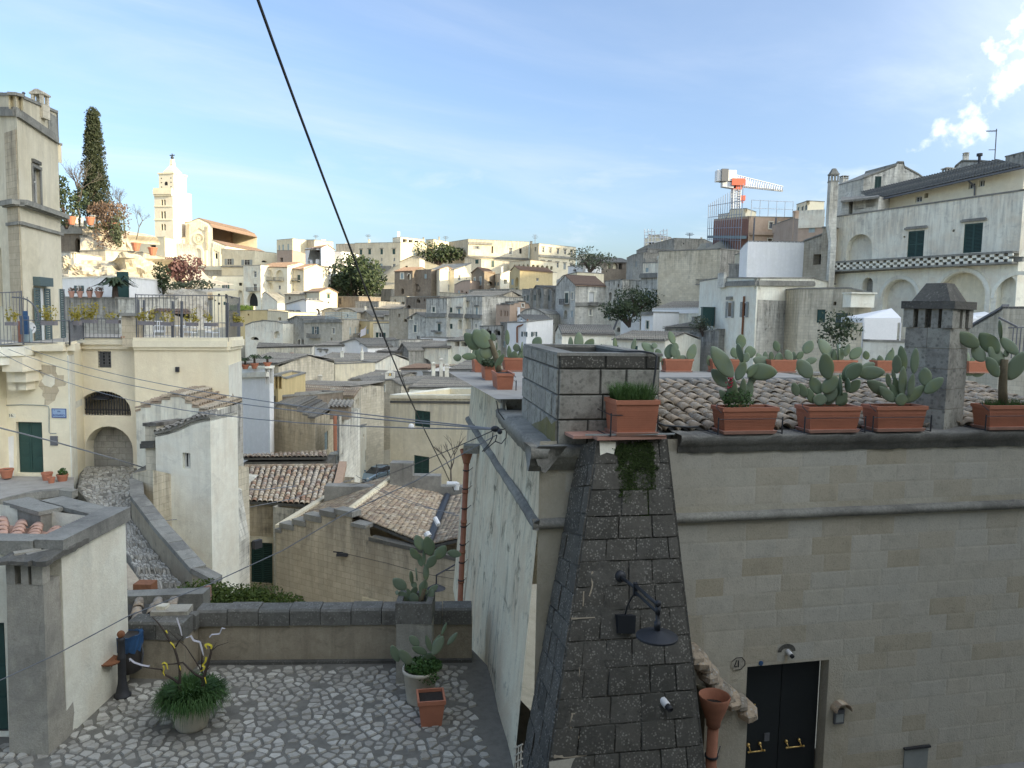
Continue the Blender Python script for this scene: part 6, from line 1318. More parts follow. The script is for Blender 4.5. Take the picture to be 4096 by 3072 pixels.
for k in range(50):
 a=k*2.4;d=I((math.cos(a),math.sin(a),0));q=p+I((0,0,1.0));L_=rnd(1.4,2.2);e=rnd(.1,.5)
 pts=[q,q+d*L_*.5+I((0,0,L_*e)),q+d*L_+I((0,0,L_*(e*.5-.1)))]
 for s0,s1 in zip(pts[:-1],pts[1:]):sd=I((-d.y,d.x,0))*.13;m.add([s0-sd,s0+sd,s1+sd*.6,s1-sd*.6],[[0,1,2,3]])
m.J('fronds',MAT[_bf],root)
def cypress():
 p=at('A',815,1300,101);top=at('A',800,325,101);h=top.z-p.z
 root=t_h('cypress','tall dark cypress on the hilltop left of the bell tower','tree',p)
 m=MB();m.K([p-I((0,0,1)),p+I((.1,0,h*.12)),p+I((0,0,h*.5))],[.45,.35,.2],8)
 for k in range(10):q=p+I((rnd(-.15,.15),0,h*rnd(.05,.16)));m.K([q,q+I((rnd(-1.2,1.2),rnd(-.6,.6),h*.12))],[.09,.03],5)
 m.J('trunk',MAT['bark'],root)
 m=MB();s=CROPS['A'][2]/F*101
 prof=[(.00,30),(.05,42),(.2,55),(.35,68),(.5,80),(.62,92),(.72,112),(.80,132),(.88,118),(.94,75),(.97,45)]
 for k in range(330):
  t=rnd(0.0,.96);r=next(a[1]+(b[1]-a[1])*(t-a[0])/(b[0]-a[0])for a,b in zip(prof[:-1],prof[1:])if a[0]<=t<=b[0]+1e-6)*s
  ax=at('A',800+22*t,325+925*t,101);a=rnd(0,6.28);rr=r*rnd(.35,.98)
  c=ax+I((math.cos(a)*rr,math.sin(a)*rr,0));blob_leaves(m,c,(.5,.5,.95),42,.16,flat=.45)
 m.J('crown',MAT['leaf_cypress'],root)
cypress()
bare_tree('bare_tree','thin leafless tree left of the cypress',at('d',377,500,97),7.2,.75,'bark_grey','tree',5,.17,(-.1,0))
bare_tree('bare_shrub','leafless bushy tree between the cypress and the bell tower',at('d',960,640,99),5.8,.8,'bark_grey','tree',5,.10,(-.1,0))
bare_tree('bare_shrub','small twiggy shrub just left of the bell tower foot',at('d',1090,660,100),4.4,.8,'bark_grey','shrub',5,.07,(.25,0))
bs_('shrub','dark leafy shrub with red fruit at the left end of the hilltop wall','shrub',at('d',210,490,97),(3.2,2,3.6),1300,.22,_bf)
bs_('shrub','brown dry bush right of the cypress foot','shrub',at('d',720,520,98),(2.6,1.6,1.9),900,.16,'leaf_brown')
bs_('shrub','low green grass tuft below the brown dry bush','shrub',at('d',680,545,97),(2.2,1,.6),500,.14,'leaf_bright',trunk=False)
bs_('ivy','brown dry ivy hanging over the upper rock','ivy',at('d',760,790,95),(2.3,.6,3.4),1100,.16,'leaf_brown',clumps=8,trunk=False)
bs_('ivy','green ivy column beside the brown dry ivy on the upper rock','ivy',at('d',860,800,94.6),(1.1,.5,2.6),700,.14,'leaf_olive',clumps=5,trunk=False)
bs_('shrub','plum-brown dry bush on the rock slope under the church terrace','shrub',at('d',1570,1260,96),(4.2,2,2.6),1700,.2,'leaf_plum')
bs_('shrub','green cactus-like shrub at the foot of the cliff right end','shrub',at('d',1440,1370,80),(1.2,.9,1.7),500,.16,_bf)
bs_('shrub','low green plants on the rock bank top','shrub',at('d',1800,1300,80),(2.6,1,.7),600,.14,'leaf_olive',trunk=False)
for x0,x1,y0,y1,lb in((310,360,355,490,'leftmost pale column stub on the hilltop wall'),(386,428,385,490,'second pale column stub on the hilltop wall'),(512,580,350,505,'right pale column stub at the cypress foot')):
 p=at('d',(x0+x1)/2,y1,96.5);w=(x1-x0)*CROPS['d'][2]/F*96.5;h=at('d',x0,y0,96.5).z-p.z
 root=t_h('column_stub',lb,'column',p,'column stubs on the hilltop wall');m=MB();m.l_a([(w*.55,0),(w*.55,h*.1),(w*.44,h*.14),(w*.42,h*.86),(w*.55,h*.9),(w*.55,h)],p,14);m.J('shaft',MAT[_ae],root)
for x,y,lb in((275,470,'orange pot under the dark leafy shrub'),(510,475,'orange pot left of the right column stub'),(840,550,'terracotta pot on the upper rock edge'),(1090,800,'terracotta pot on the long curved terrace wall'),(1300,860,'terracotta pot with a plant near the bell tower foot')):
 p=at('d',x,y,95 if y<600 else 92);m=MB();m.l_a([(.3,0),(.5,.8),(.55,.8),(.55,.95),(.45,.95),(.4,.8),(.01,.8)],p,12);s_g(m,'flower_pot',MAT[_av],lb,'flower pot')
r_,p_,z_=H('tower_house','tall cream tower house with cornices, left picture edge','A',[(-90,35.5),(30,34.6),(136,33.8),(488,38.6)],[180,180,178,330],2200,'cream',9,back=(-.5,.86,0),extra=9,wins=[w_(276,792,352,1136,'g',f=_ar),w_(-60,1480,20,2000,'n',m='cream')],trims=[(136,330,488,565,.28,.12,_al),(30,330,136,330,.28,.12,_al),(-90,325,30,330,.28,.12,_al)],cap=_al)
pl=p_[2]
for y0,y1,o,th in((1088,1210,.34,.22),(1104,1226,.22,.16),(1268,1366,.12,.14)):
 a,b=pl.uv('A',140,y0),pl.uv('A',492,y1);zz=(a[1]+b[1])/2
 m=MB();wb_(m,pl,-.1,pl.len+o,zz-th/2,zz+th/2,.002,o);q1=p_[1];wb_(m,q1,0,q1 .len+o*.3,zz-th/2,zz+th/2,.002,o);m.J('cornice',MAT[_al],r_)
m=MB();wb_(m,p_[1],.05,p_[1].len-.05,-9,z_[1]-1.6,.004,.05);m.J('corner_pilaster',MAT['tufa'],r_)
a=pl.uv('A',276,792);b=pl.uv('A',352,1136);m=MB()
for u0,u1 in((a[0]-.1,a[0]+.02),(b[0]-.02,b[0]+.12)):wb_(m,pl,u0,u1,b[1],a[1],.0,.06)
wb_(m,pl,a[0]-.1,b[0]+.12,a[1],a[1]+.14,.0,.08);m.J('surround',MAT[_al],r_)
m=MB();q=pl.uv('A',300,745);wb_(m,pl,q[0]-.4,q[0]+.5,q[1]-.1,q[1]+.05,.0,.12);m.J('lintel_stub',MAT[_ak],r_)
q=pl.uv('A',410,320);m=MB();m.obox(pl.p(q[0],z_[2]-1.0,.04),pl.u*(pl.len-q[0]),-pl.n*.6,I((0,0,1.25)));m.J('corner_block',MAT[_al],r_)
p=at('A',350,312,36.8);w=.56;m=MB();root=t_h('roof_chimney','small house-shaped chimney on the cream tower house corner','chimney',p-I((0,0,.3)))
m.box(p-I((0,0,.35)),(w,w,.65));
for sx in(-1,1):
 for sy in(-1,1):m.box(p+I((sx*w*.36,sy*w*.36,.301)),(w*.24,w*.24,.40))
m.box(p+I((0,0,.702)),(w*1.15,w*1.15,.08));m.frustum(p+I((0,0,.783)),w*1.1,w*1.1,.12,w*1.0,.16);m.J('stack',MAT[_ag],root)
p=at('A',172,212,34.2);m=MB();m.ball(p+I((0,0,.13)),.13,10,6,(1.5,.8,.85));m.ball(p+I((.17,0,.27)),.065,8,5);m.K([p+I((.12,0,.17)),p+I((.17,0,.27))],[.08,.05],7);m.K([p+I((-.14,0,.12)),p+I((-.36,0,.04))],[.07,.03],6);m.K([p+I((.22,0,.27)),p+I((.27,0,.26))],[.02,.004],5)
for s_ in(-.03,.03):m.K([p+I((.02,s_,.05)),p+I((.02,s_,-.02))],.012,4)
s_g(m,'pigeon',MAT['feather'],'grey pigeon perched on the cream tower house parapet','bird',smooth=True)
for x0,x1,y0,y1,lb in((245,384,196,605,'w'),(455,500,205,590,'e')):
 a=pl.uv('L',x0,y0);b=pl.uv('L',x1,y1);z1_,z0_=a[1],b[1];u0,u1=a[0],b[0];fm=MB()
 if lb=='w':
  wb_(fm,pl,u0+(u1-u0)*.36,u0+(u1-u0)*.64,z0_,z1_,.0,.05);dr=fm.J('door',MAT[_ar],r_)
  for ua,ub in((u0,u0+(u1-u0)*.35),(u0+(u1-u0)*.65,u1)):
   sm=MB();sh_(sm,pl,ua,ub,z0_,z1_,.08,True);sm.J('shutter',MAT[_ap],dr)
  sm=MB();wb_(sm,pl,u0+.2,u1-.1,z1_+.1,z1_+.5,.0,.3);sm.J('hood',MAT[_ap],dr)
 else:
  wb_(fm,pl,u0,u1,z0_,z1_,.0,.04);dr=fm.J('door',MAT[_ar],r_);sm=MB();sh_(sm,pl,u0,u1,z0_,z1_,.05,True);sm.J('shutter',MAT[_ap],dr)
YD,YB=31.5,34.0
r_,p_,z_=H('terrace_house','cream plastered house with a dark green door under the terrace railing, left','L',[(-80,30.6),(36,YD),(522,YD),(566,32.4)],[668,655,650,640],1659,_ad,8,back=(-.3,.95,0),extra=3,wins=[(130,1246,334,1645,'D',{'m':_ao,'dp':.3})],coping=False,par=.02,trims=[(36,668,522,664,.26,.28,_ad),(522,664,566,652,.26,.28,_ad)])
LPL=p_[1]
m=MB();wb_(m,p_[2],-.02,p_[2].len,-12,z_[2]-.4,.003,.05);m.J('corner_strip',MAT[_am],r_)
def patch(pl,pts,mat,name,out=.006):
 m=MB();o_=[pl.uv(*q)for q in pts];a=sum((o_[i][0]*o_[(i+1)%len(o_)][1]-o_[(i+1)%len(o_)][0]*o_[i][1])for i in range(len(o_)))
 if a<0:o_=o_[::-1]
 sheet(m,pl,o_,out);return m.J(name,MAT[mat],r_)
patch(LPL,[('L',x,y)for x,y in((270,800),(330,796),(380,800),(440,806),(436,850),(450,880),(500,880),(498,930),(522,940),(510,962),(450,970),(462,1000),(440,1040),(430,1075),(380,1112),(345,1112),(350,1060),(330,1040),(335,1000),(300,965),(318,920),(340,905),(310,860),(280,830))],'tufa','bare_patch')
patch(LPL,[('L',x,y)for x,y in((345,880),(400,870),(430,895),(428,950),(400,975),(350,960),(325,930))],_ae,'lime_patch',.010)
patch(LPL,[('L',x,y)for x,y in((250,925),(268,915),(275,945),(258,955))],'tufa','bare_patch')
patch(LPL,[('b',x,y)for x,y in((120,800),(262,770),(262,1560),(120,1400))],_af,'white_patch')
def text(s,pl,c,x,y,h,mat,parent,out=.03,width=None,name='lettering',align='CENTER'):
 cu=bpy.data.curves.new(name,'FONT');cu.body=s;cu.size=h*1.38;cu.align_x=align;cu.align_y='CENTER';cu.extrude=.004
 tmp=bpy.data.objects.new('tmp',cu);COL.objects.link(tmp);bpy.context.view_layer.update()
 me=bpy.data.meshes.new_from_object(tmp.evaluated_get(bpy.context.evaluated_depsgraph_get()));bpy.data.objects.remove(tmp)
 wd=max(v.co.x for v in me.vertices)-min(v.co.x for v in me.vertices);k=width/wd if width else 1
 u,z=pl.uv(c,x,y);M=Matrix((pl.u,I((0,0,1)),pl.n)).transposed().to_4x4();M.translation=pl.p(u,z,out)
 me.transform(M@Matrix.Diagonal((k,1,1,1)));o_=ORG[parent.name]if parent else I();me.transform(Matrix.Translation(-o_));me.materials.clear();me.materials.append(MAT[mat])
 o=bpy.data.objects.new(name,me);COL.objects.link(o);o.parent=parent;ORG[o.name]=o_;return o
a,b=LPL.uv('b',984,252),LPL.uv('b',1266,434);m=MB();wb_(m,LPL,a[0],b[0],b[1],a[1],.004,.03)
sg=s_g(m,'street_sign',MAT['sign_blue'],'pale blue street name plate right of the dark green door','sign',org=LPL.p(a[0],b[1]))
m=MB()
for q in((a[0],b[0],a[1]-.03,a[1]),(a[0],b[0],b[1],b[1]+.03),(a[0],a[0]+.03,b[1]+.03,a[1]-.03),(b[0]-.03,b[0],b[1]+.03,a[1]-.03)):wb_(m,LPL,*q,.03,.034)
bo=m.J('border',MAT['sign_ink'],None,org=LPL.p(a[0],b[1]));bo.parent=sg;ORG[bo.name]=ORG[sg.name]
text('ROSARIO',LPL,'b',1124,382,.085,'sign_ink',sg,.034,.47);text('VIA',LPL,'b',1124,312,.07,'sign_ink',sg,.034,.14);text('B',LPL,'b',1040,285,.04,'sign_ink',sg,.034)
a,b=LPL.uv('b',175,350),LPL.uv('b',302,436);m=MB();wb_(m,LPL,a[0],b[0],b[1],a[1],.004,.02)
sg=s_g(m,'house_number',MAT[_am],'worn house number tile at the upper left of the dark green door','number plate',org=LPL.p(a[0],b[1]));text('16.',LPL,'b',218,388,.13,'plate_ink',sg,.022)
a,b=LPL.uv('b',960,775),LPL.uv('b',1104,955);m=MB();wb_(m,LPL,a[0],b[0],b[1],a[1],.004,.05);mb_=s_g(m,'meter_box',MAT[_as],'grey metal meter box under the street name plate','meter box')
m=MB();m.K([LPL.hit('b',x,y)+LPL.n*.03 for x,y in((-20,215),(60,195),(480,182),(860,195),(925,215),(940,260),(940,700),(960,725),(1075,728))],.018,5);s_g(m,'conduit',MAT[_aq],'thin grey cable conduit running over the dark green door','conduit')
r_,p_,z_=H('arch_house','cream house with a barred lunette above a round archway, under the terrace railing','L',[(574,YB),(1052,YB)],[612,612],1659,_ad,7,back=(0,1,0),extra=4,coping=False,par=.02,wins=[w_(764,694,868,822,'g',f=_as,dp=.3),(592,1003,1020,1196,'n',{'m':'interior','dp':1.6}),(668,1278,1040,1800,'n',{'m':_ah,'dp':5.0})],trims=[(574,658,1052,658,.2,.12,_ad),(574,622,1052,622,.2,.22,_ad)])
BPL=p_[0]
sm=MB()
for k in range(5):u,z=BPL.uv('L',775+k*21,700);u2,z2=BPL.uv('L',775+k*21,815);sm.K([BPL.p(u,z,-.05),BPL.p(u,z2,-.05)],.018,5)
for y in(722,748,774,798):a,b=BPL.uv('L',768,y),BPL.uv('L',864,y);sm.K([BPL.p(a[0],a[1],-.05),BPL.p(b[0],b[1],-.05)],.016,5)
sm.J('window_grille',MAT[_as],r_)
sm=MB();n=19
for k in range(n):
 x=600+412*(k+.5)/n;yt=1196-190*math.sqrt(max(0,1-((x-806)/214)**2));a,b=BPL.uv('L',x,yt),BPL.uv('L',x,1194)
 sm.K([BPL.p(a[0],b[1],-.2),BPL.p(a[0],a[1]-.03,-.2)],.028,5)
for x0,x1,y in((600,1012,1150),):a,b=BPL.uv('L',x0,y),BPL.uv('L',x1,y);sm.K([BPL.p(a[0],a[1],-.2),BPL.p(b[0],a[1],-.2)],.03,5)
sm.J('lunette_grille',MAT['iron'],r_)
sm=MB()
for k in range(10):x=640+34*k;a=BPL.uv('L',x,1192);m_=BPL.p(a[0],a[1],-1.3);sm.box(m_,(.1,.1,.35));sm.K([m_+I((0,0,.35)),m_+I((0,0,.5))],[.07,.005],6)
sm.J('spiked_rail',MAT['iron'],r_)
for x0,x1,y0,y1 in((720,750,1150,1196),(872,895,1130,1196),(955,975,1150,1196)):a,b=BPL.uv('L',x0,y0),BPL.uv('L',x1,y1);sm=MB();wb_(sm,BPL,a[0],b[0],b[1],a[1],-1.2,-1.0);sm.J('box',MAT['iron'],r_)
a=BPL.uv('L',765,1070);m=MB();c=BPL.p(a[0],a[1],-.35);m.l_a([(.48,0),(.46,.03),(.14,.2),(.06,.28),(.06,.4)],c,20);m.K([c+I((0,0,.4)),c+I((0,0,.62)),c+I((0,.6,.7))],.035,6);s_g(m,'hanging_lamp',MAT[_at],'dark dish lamp hanging inside the barred lunette','lamp')
sm=MB();wb_(sm,BPL,BPL.uv('L',575,1210)[0],BPL.uv('L',660,1210)[0],BPL.uv('L',575,1198)[1],BPL.uv('L',575,1180)[1],0,.1);sm.J('sill',MAT[_am],r_)
gm=MB()
for k in range(15):
 x=680+13.2*k;a,b=BPL.uv('L',x,1290),BPL.uv('L',x,1520);gm.K([BPL.p(a[0],b[1],-3.2),BPL.p(a[0],a[1]+.5,-3.2)],.025,5)
for y in(1300,1400,1510):a,b=BPL.uv('L',660,y),BPL.uv('L',880,y);gm.K([BPL.p(a[0]-.2,a[1],-3.2),BPL.p(b[0],a[1],-3.2)],.03,5)
s_g(gm,'iron_gate',MAT['iron'],'dark iron gate inside the round archway','gate')
a=BPL.uv('L',960,1540);bs_('shrub','dark green potted shrub inside the round archway','shrub',BPL.p(a[0],a[1],-2.6),(.85,.5,1.5),1300,.11,_bf)
a=BPL.uv('L',950,1545);m=MB();m.box(BPL.p(a[0],a[1]-.35,-2.3),(1.9,.5,.55));s_g(m,'planter_trough',MAT[_am],'pale stone trough inside the round archway','planter')
r_,p_,z_=H('corner_block_house','big plain cream corner block with a stone cornice, under the long terrace railing','L',[(1046,33.4),(1782,33.8),(1882,37)],[626,626,618],1659,_ad,7,extra=9,coping=False,par=.02,trims=[(1046,668,1782,672,.16,.08,_ad),(1782,672,1882,655,.16,.08,_ad),(1046,634,1782,634,.30,.16,_ad),(1782,634,1882,622,.30,.16,_ad)])
KPL=p_[0];m=MB();u,z=KPL.uv('L',1388,836);m.box(KPL.p(u,z-.1,.05),(.14,.12,.22));m.J('wall_hook',MAT['iron'],r_)
sm=MB();wb_(sm,p_[1],0,p_[1].len,-14,z_[1]-1.0,.003,.02);sm.J('side_plaster',MAT[_am],r_)
a=at('L',60,705,30.4)
root=t_h('stone_balcony','white stone balcony on stepped corbels at the left picture edge','balcony',a-I((0,0,1.4)))
m=MB();q0,q1=at('L',-80,690,29.6),at('L',190,660,30.6);d=q1-q0;d.z=0;m.obox(I((q0 .x,q0 .y,q1 .z-.35)),d,I((-.2,1.6,0)),I((0,0,.35)));m.obox(I((q0 .x,q0 .y+.2,q1 .z-.7)),d*.93,I((-.2,1.4,0)),I((0,0,.34)));m.J('slab',MAT[_am],root)
for x in(68,128):
 m=MB();q=at('L',x,745,30.3);m.box(q+I((0,.6,-.55)),(.5,1.3,.55));m.box(q+I((-.1,.8,-1.0)),(.45,.9,.44));m.box(q+I((-.25,.9,-1.35)),(.42,.6,.34));m.J('corbel',MAT[_ad],root)
root=t_h('glazed_lantern','small glazed corner balcony with dark panes between the green door house and the arches','balcony',at('L',590,1090,32.6))
m=MB();pq=Plane(at('L',562,900,32.5),at('L',612,900,33.6));a,b=pq.uv('L',562,940),pq.uv('L',612,1065);wb_(m,pq,0,pq.len,b[1],a[1],-.3,.05);m.J('panes',MAT['glass'],root)
m=MB()
for u in(0,pq.len*.5,pq.len):wb_(m,pq,u-.04,u+.04,b[1],a[1],.05,.09)
for z in(a[1],(a[1]+b[1])/2,b[1]):wb_(m,pq,0,pq.len,z-.04,z+.04,.051,.088)
m.J('frame',MAT[_as],root);m=MB();m.obox(pq.p(-.1,b[1]-.3,.1),pq.u*(pq.len+.2),-pq.n*.5,I((0,0,.28)));m.J('sill',MAT[_am],root)
m=MB();t=pq.uv('L',566,705);m.poly([pq.p(0,a[1],.05),pq.p(pq.len,a[1],.05),pq.p(.1,t[1],.02)]);m.J('lean_to',MAT[_ai],root)
ZT=at('L',545,640,YD).z
def railing(label,pts,h,gap=.13,mat=_as,group=None):
 root=t_h('railing',label,'railing',pts[0],group);bm_=MB();tm=MB();pm=MB()
 for a,b in zip(pts[:-1],pts[1:]):
  L_=(b-a).length;n=max(2,int(L_/gap))
  for k in range(n):q=a.lerp(b,(k+.5)/n);bm_.K([q+I((0,0,.06)),q+I((0,0,h))],.013,4,False)
  for z in(.08,h):tm.K([a+I((0,0,z)),b+I((0,0,z))],.022,5)
  pm.K([a,a+I((0,0,h+.05))],.03,6)
 pm.K([pts[-1],pts[-1]+I((0,0,h+.05))],.03,6)
 ob=bm_.J('bars',MAT[mat],root);ob['kind']='stuff';tm.J('rails',MAT[mat],root);pm.J('post',MAT[mat],root);return root
fl=lambda c,x,y,Y:at(c,x,y,Y)
R1_=[fl('L',-90,664,29.9),fl('L',182,640,30.9)];R2_=[fl('L',186,640,31.2),fl('L',545,645,YD-.1)];R2b=[fl('L',545,645,YD-.1),fl('L',652,602,33.8)];R3_=[fl('L',654,602,33.8),fl('L',1005,602,33.8)]
R4_=[fl('L',1068,614,33.4),fl('L',1778,618,33.8)];R5_=[fl('L',1780,618,33.8),fl('L',1874,606,37)]
hL=at('L',545,452,YD).z-at('L',545,640,YD).z
railing('close-barred railing of the far left balcony',R1_,2.1,.12);railing('thin widely barred railing in front of the tall shuttered doors',R2_,hL,.36);railing('close-barred short railing going back from the terrace corner',R2b,hL*.95,.12);railing('barred railing above the barred window',R3_,hL*.92,.17)
railing('long barred railing above the corner block',R4_,2.0,.15);railing('short railing end turning back at the corner block right end',R5_,2.0,.2)
m=MB();vs=[R1_[0],R2_[0],R2b[0],R2b[1],R3_[1],R4_[0],R4_[1],R5_[1],fl('L',1874,600,44),fl('L',-90,600,46)];m.poly([I((q.x,q.y,ZT-.03))for q in vs]);tag(m.J('terrace_floor',MAT['deck_stone']),'pale paved roof terrace behind the railings',None,kind=_bl)
p=at('L',1036,605,33.7);top=at('L',1036,418,33.7).z;m=MB();m.box(p-I((0,0,.3)),(.62,.62,top-p.z+.3));root=t_h('terrace_pier','square stone pier between the two long railings','pier',p);m.J('shaft',MAT['tufa'],root);m=MB();m.box(I((p.x,p.y,top+.003)),(.78,.78,.12));m.J('cap',MAT[_al],root)
for x,yt,yb,lean,lb in((563,362,955,12,'first dark pole from the left on the long terrace'),(650,370,955,-30,'second dark pole, tilted, on the long terrace'),(1075,385,965,-6,'third dark pole on the long terrace'),(1207,385,970,-12,'fourth dark pole on the long terrace'),(1876,410,985,0,'fifth dark pole, near the terrace corner'),(2038,420,945,6,'last dark pole, behind the terrace corner')):
 m=MB();Y_=34.2 if x<1900 else 36.5;m.K([at('e',x+lean*.6,yb,Y_),at('e',x,yt,Y_)],.062,6);s_g(m,'awning_pole',MAT[_as],lb,'pole','dark poles on the terrace')
def flower_box(c,x0,x1,y0,y1,Y,label,seed,tall=1.0,dense=1.0):
 a,b=at(c,x0,y1,Y),at(c,x1,y1,Y);h=abs(at(c,x0,y0,Y).z-a.z);root=t_h('flower_box',label,'flower box',a.lerp(b,.5),'flower boxes hung on the terrace railings');d=b-a;d.z=0
 m=MB();m.obox(a-I((0,.2,0)),d,I((0,.25,0)),I((0,0,h)));m.J('box',MAT['flower_box'],root);m=MB();L_=d.length
 for k in range(int(26*L_*dense)):
  q=a+d*random.random()+I((0,-.08,h));hh=rnd(.12,.62)*tall;e=q+I((rnd(-.22,.22),rnd(-.15,.15),hh));m.K([q,e],.007,3,False)
  for _ in range(9):
   t=rnd(.3,1.05);r=q.lerp(e,t)+I((rnd(-.07,.07),rnd(-.07,.07),rnd(-.03,.05)));s=rnd(.03,.065);ax=I((rnd(-1,1),rnd(-1,1),rnd(-1,1))).normalized();bx=ax.orthogonal().normalized();m.add([r-ax*s,r+bx*s*.6,r+ax*s,r-bx*s*.6],[[0,1,2,3]])
 m.J('plants',MAT['leaf_yellow'],root)
for args in(('a',135,300,588,645,30.2,'flower box at the left end railing beside the blue rag'),('a',745,975,570,640,31.2,'flower box in front of the tall grey shutters'),('a',1225,1390,570,640,32.2,'flower box at the short railing going back, with the fullest yellow plants',1,1.15,1.8),('a',1400,1650,545,600,33.6,'flower box with tall yellow stems left of the barred window rail',1,1.4,1.6),('a',1845,2050,548,610,33.5,'flower box with sparse stems left of the stone pier',1,1.0,.6),('e',590,810,680,735,33.2,'flower box just right of the stone pier'),('e',915,1075,695,745,33.2,'flower box left of the third dark pole',1,.9,.8),('e',1300,1445,700,750,33.3,'flower box in the middle of the long railing',1,1,1.2),('e',1565,1735,705,755,33.4,'flower box with thin stems right of the railing middle',1,1.0,.6),('e',1940,2110,700,755,35.2,'flower box at the terrace corner with bushy plants',1,.9,1.6)):
 flower_box(*args[:7],0,*(args[8:]if len(args)>8 else()))
def garden_chair(c,x,y,Y,rz,label):
 p=at(c,x,y,Y);p.z=ZT;root=t_h('garden_chair',label,'chair',p,'white chairs on the terrace');M=Matrix.Translation(p)@Matrix.Rotation(rz,4,'Z');T=lambda*q:[M@I(v)for v in q]
 for sx in(-.21,.21):
  for sy in(-.2,.2):m=MB();m.K(T((sx*1.1,sy*1.15,0),(sx,sy,.44)),.02,5);m.J('leg',MAT[_ay],root)
 m=MB();m.obox(M@I((-.23,-.22,.43)),M.to_3x3()@I((.46,0,0)),M.to_3x3()@I((0,.44,0)),I((0,0,.035)));m.J('seat',MAT[_ay],root)
 m=MB()
 for k in range(5):m.K(T((-.2+k*.1,.22,.46),(-.2+k*.1,.3,.92)),.014,4)
 for z,y_ in((.5,.225),(.72,.265),(.93,.305)):m.K(T((-.23,y_,z),(.23,y_,z)),.02,5)
 m.J('backrest',MAT[_ay],root)
 m=MB()
 for sx in(-.25,.25):m.K(T((sx,-.18,.44),(sx,-.18,.66),(sx,.25,.68)),.018,5)
 m.J('armrest',MAT[_ay],root)
garden_chair('e',880,950,36,.4,'white garden chair left of the third dark pole');garden_chair('e',1330,955,36,3.0,'white garden chair in the middle of the long terrace');garden_chair('e',1660,950,36.5,1.2,'white garden chair near the right end of the terrace')
p=at('e',1120,960,36.5);p.z=ZT;root=t_h('garden_table','round white garden table between the terrace chairs','table',p);m=MB();m.l_a([(.02,.72),(.48,.72),(.48,.75),(.02,.75)],p,24);m.J('tabletop',MAT[_ay],root)
for k in range(3):m=MB();a=k*2.1;d=I((math.cos(a),math.sin(a),0));m.K([p+d*.36,p+d*.14+I((0,0,.4)),p+d*.25+I((0,0,.72))],.022,5);m.J('leg',MAT[_ay],root)
dish('a',500,690,32.2,105,'white satellite dish seen edge-on behind the terrace railing',(.93,-.35,.12))
p=at('a',400,935,32.2);p.z=ZT;m=MB();m.l_a([(.19,0),(.2,.1),(.2,.85),(.19,.9),(.01,.9)],p,14);s_g(m,'drum',MAT[_au],'terracotta drum behind the terrace railing beside the dish','drum')
p=at('a',480,935,32.1);p.z=ZT;m=MB();m.l_a([(.15,0),(.17,.1),(.16,.55),(.1,.62),(.01,.62)],p,14);s_g(m,'gas_bottle',MAT['shutter_pale'],'teal gas bottle behind the terrace railing beside the drum','gas bottle')
p=at('a',420,650,31.6);m=MB();m.box(p-I((0,0,.35)),(.28,.2,.75),.2);m.box(p+I((.03,0,.403)),(.2,.16,.2),.5);s_g(m,'bag',MAT['bag_blue'],'dark blue cloth bundle on the railing beside the dish','bundle')
m=MB()
for k in range(3):x=333+65*k;m.K([at('a',x,530,31.8),at('a',x,145+8*k,31.8)],.016,5)
m.K([at('a',x,y,31.8)for x,y in((205,165),(330,170),(460,205),(540,265),(610,345),(645,420),(655,560))],.03,6);m.K([at('a',1060,25,37.2),at('a',1085,60,37.2),at('a',1098,130,37.2),at('a',1104,540,37.2)],.03,5)
s_g(m,'arched_rail',MAT[_as],'curved iron guard rail at the terrace corner before the tall shutters','railing')
for x,y,Y_,lb in((2150,880,33.6,'small terracotta pot left of the stone pier foot'),):
 p=at('a',x,y,Y_);p.z=ZT;m=MB();m.l_a([(.12,0),(.2,.25),(.22,.25),(.22,.3),(.01,.28)],p,12);s_g(m,'flower_pot',MAT[_av],lb,'flower pot')
p=at('e',560,950,33.6);p.z=ZT;m=MB();m.l_a([(.14,0),(.2,.22),(.22,.22),(.22,.27),(.01,.25)],p,12);s_g(m,'flower_pot',MAT[_av],'small terracotta pot right of the stone pier foot','flower pot')
def shed():
 Yc=31.0
 root,pl,zt=H('stepped_shed','whitewashed house with a stepped gable and sagging tiles in front of the corner block','L',[(1060,31.5),(1630,30.5),(1892,34.5)],[1130,1150,1105],1900,_ae,6,extra=8,g=0,prof=[(1060,1150),(1100,1140),(1102,1118),(1178,1116),(1180,1088),(1262,1086),(1264,1058),(1330,1056),(1332,1034),(1405,1034),(1446,1052),(1448,1085),(1500,1088),(1502,1118),(1555,1120),(1557,1148),(1630,1152)],cap=_bd,rmat=_bc,eave=.02)
 sm=MB();wb_(sm,pl[1],.02,pl[1].len,-16,zt[1]-.15,.003,.02);sm.J('stained_side',MAT[_aj],root)
 r2,p2,z2=H('lean_to','whitewashed lean-to with a curved sloping tile top and one small deep window','L',[(1212,29.6),(1640,29.2)],[1330,1215],1900,_am,2.0,extra=7,prof=[(1212,1340),(1300,1322),(1400,1292),(1500,1245),(1580,1222),(1640,1215)],wins=[w_(1426,1486,1486,1612,'g',dp=.45)],coping=False,roof=('flat',))
 m=MB();line=[p2[0].hit('L',x,y)for x,y in((1212,1332),(1300,1314),(1400,1284),(1500,1237),(1580,1214),(1640,1207))]
 for a,b in zip(line[:-1],line[1:]):cg_(m,a+I((0,-.12,.02)),b+I((0,-.12,.02)),b+I((0,.9,.15)),a+I((0,.9,.15)),.26,.4)
 m.J('tile_edge',MAT[_bd],r2)
 r3,p3,z3=H('pier','whitish pier with a flat tile cap at the left of the lean-to','L',[(1132,30.0),(1222,29.7)],[1278,1275],1900,_ag,1.2,extra=6,cap=_bd,trims=[(1118,1430,1222,1425,.2,.15,_ak)],cat='pier')
 return p2
SHP=shed()
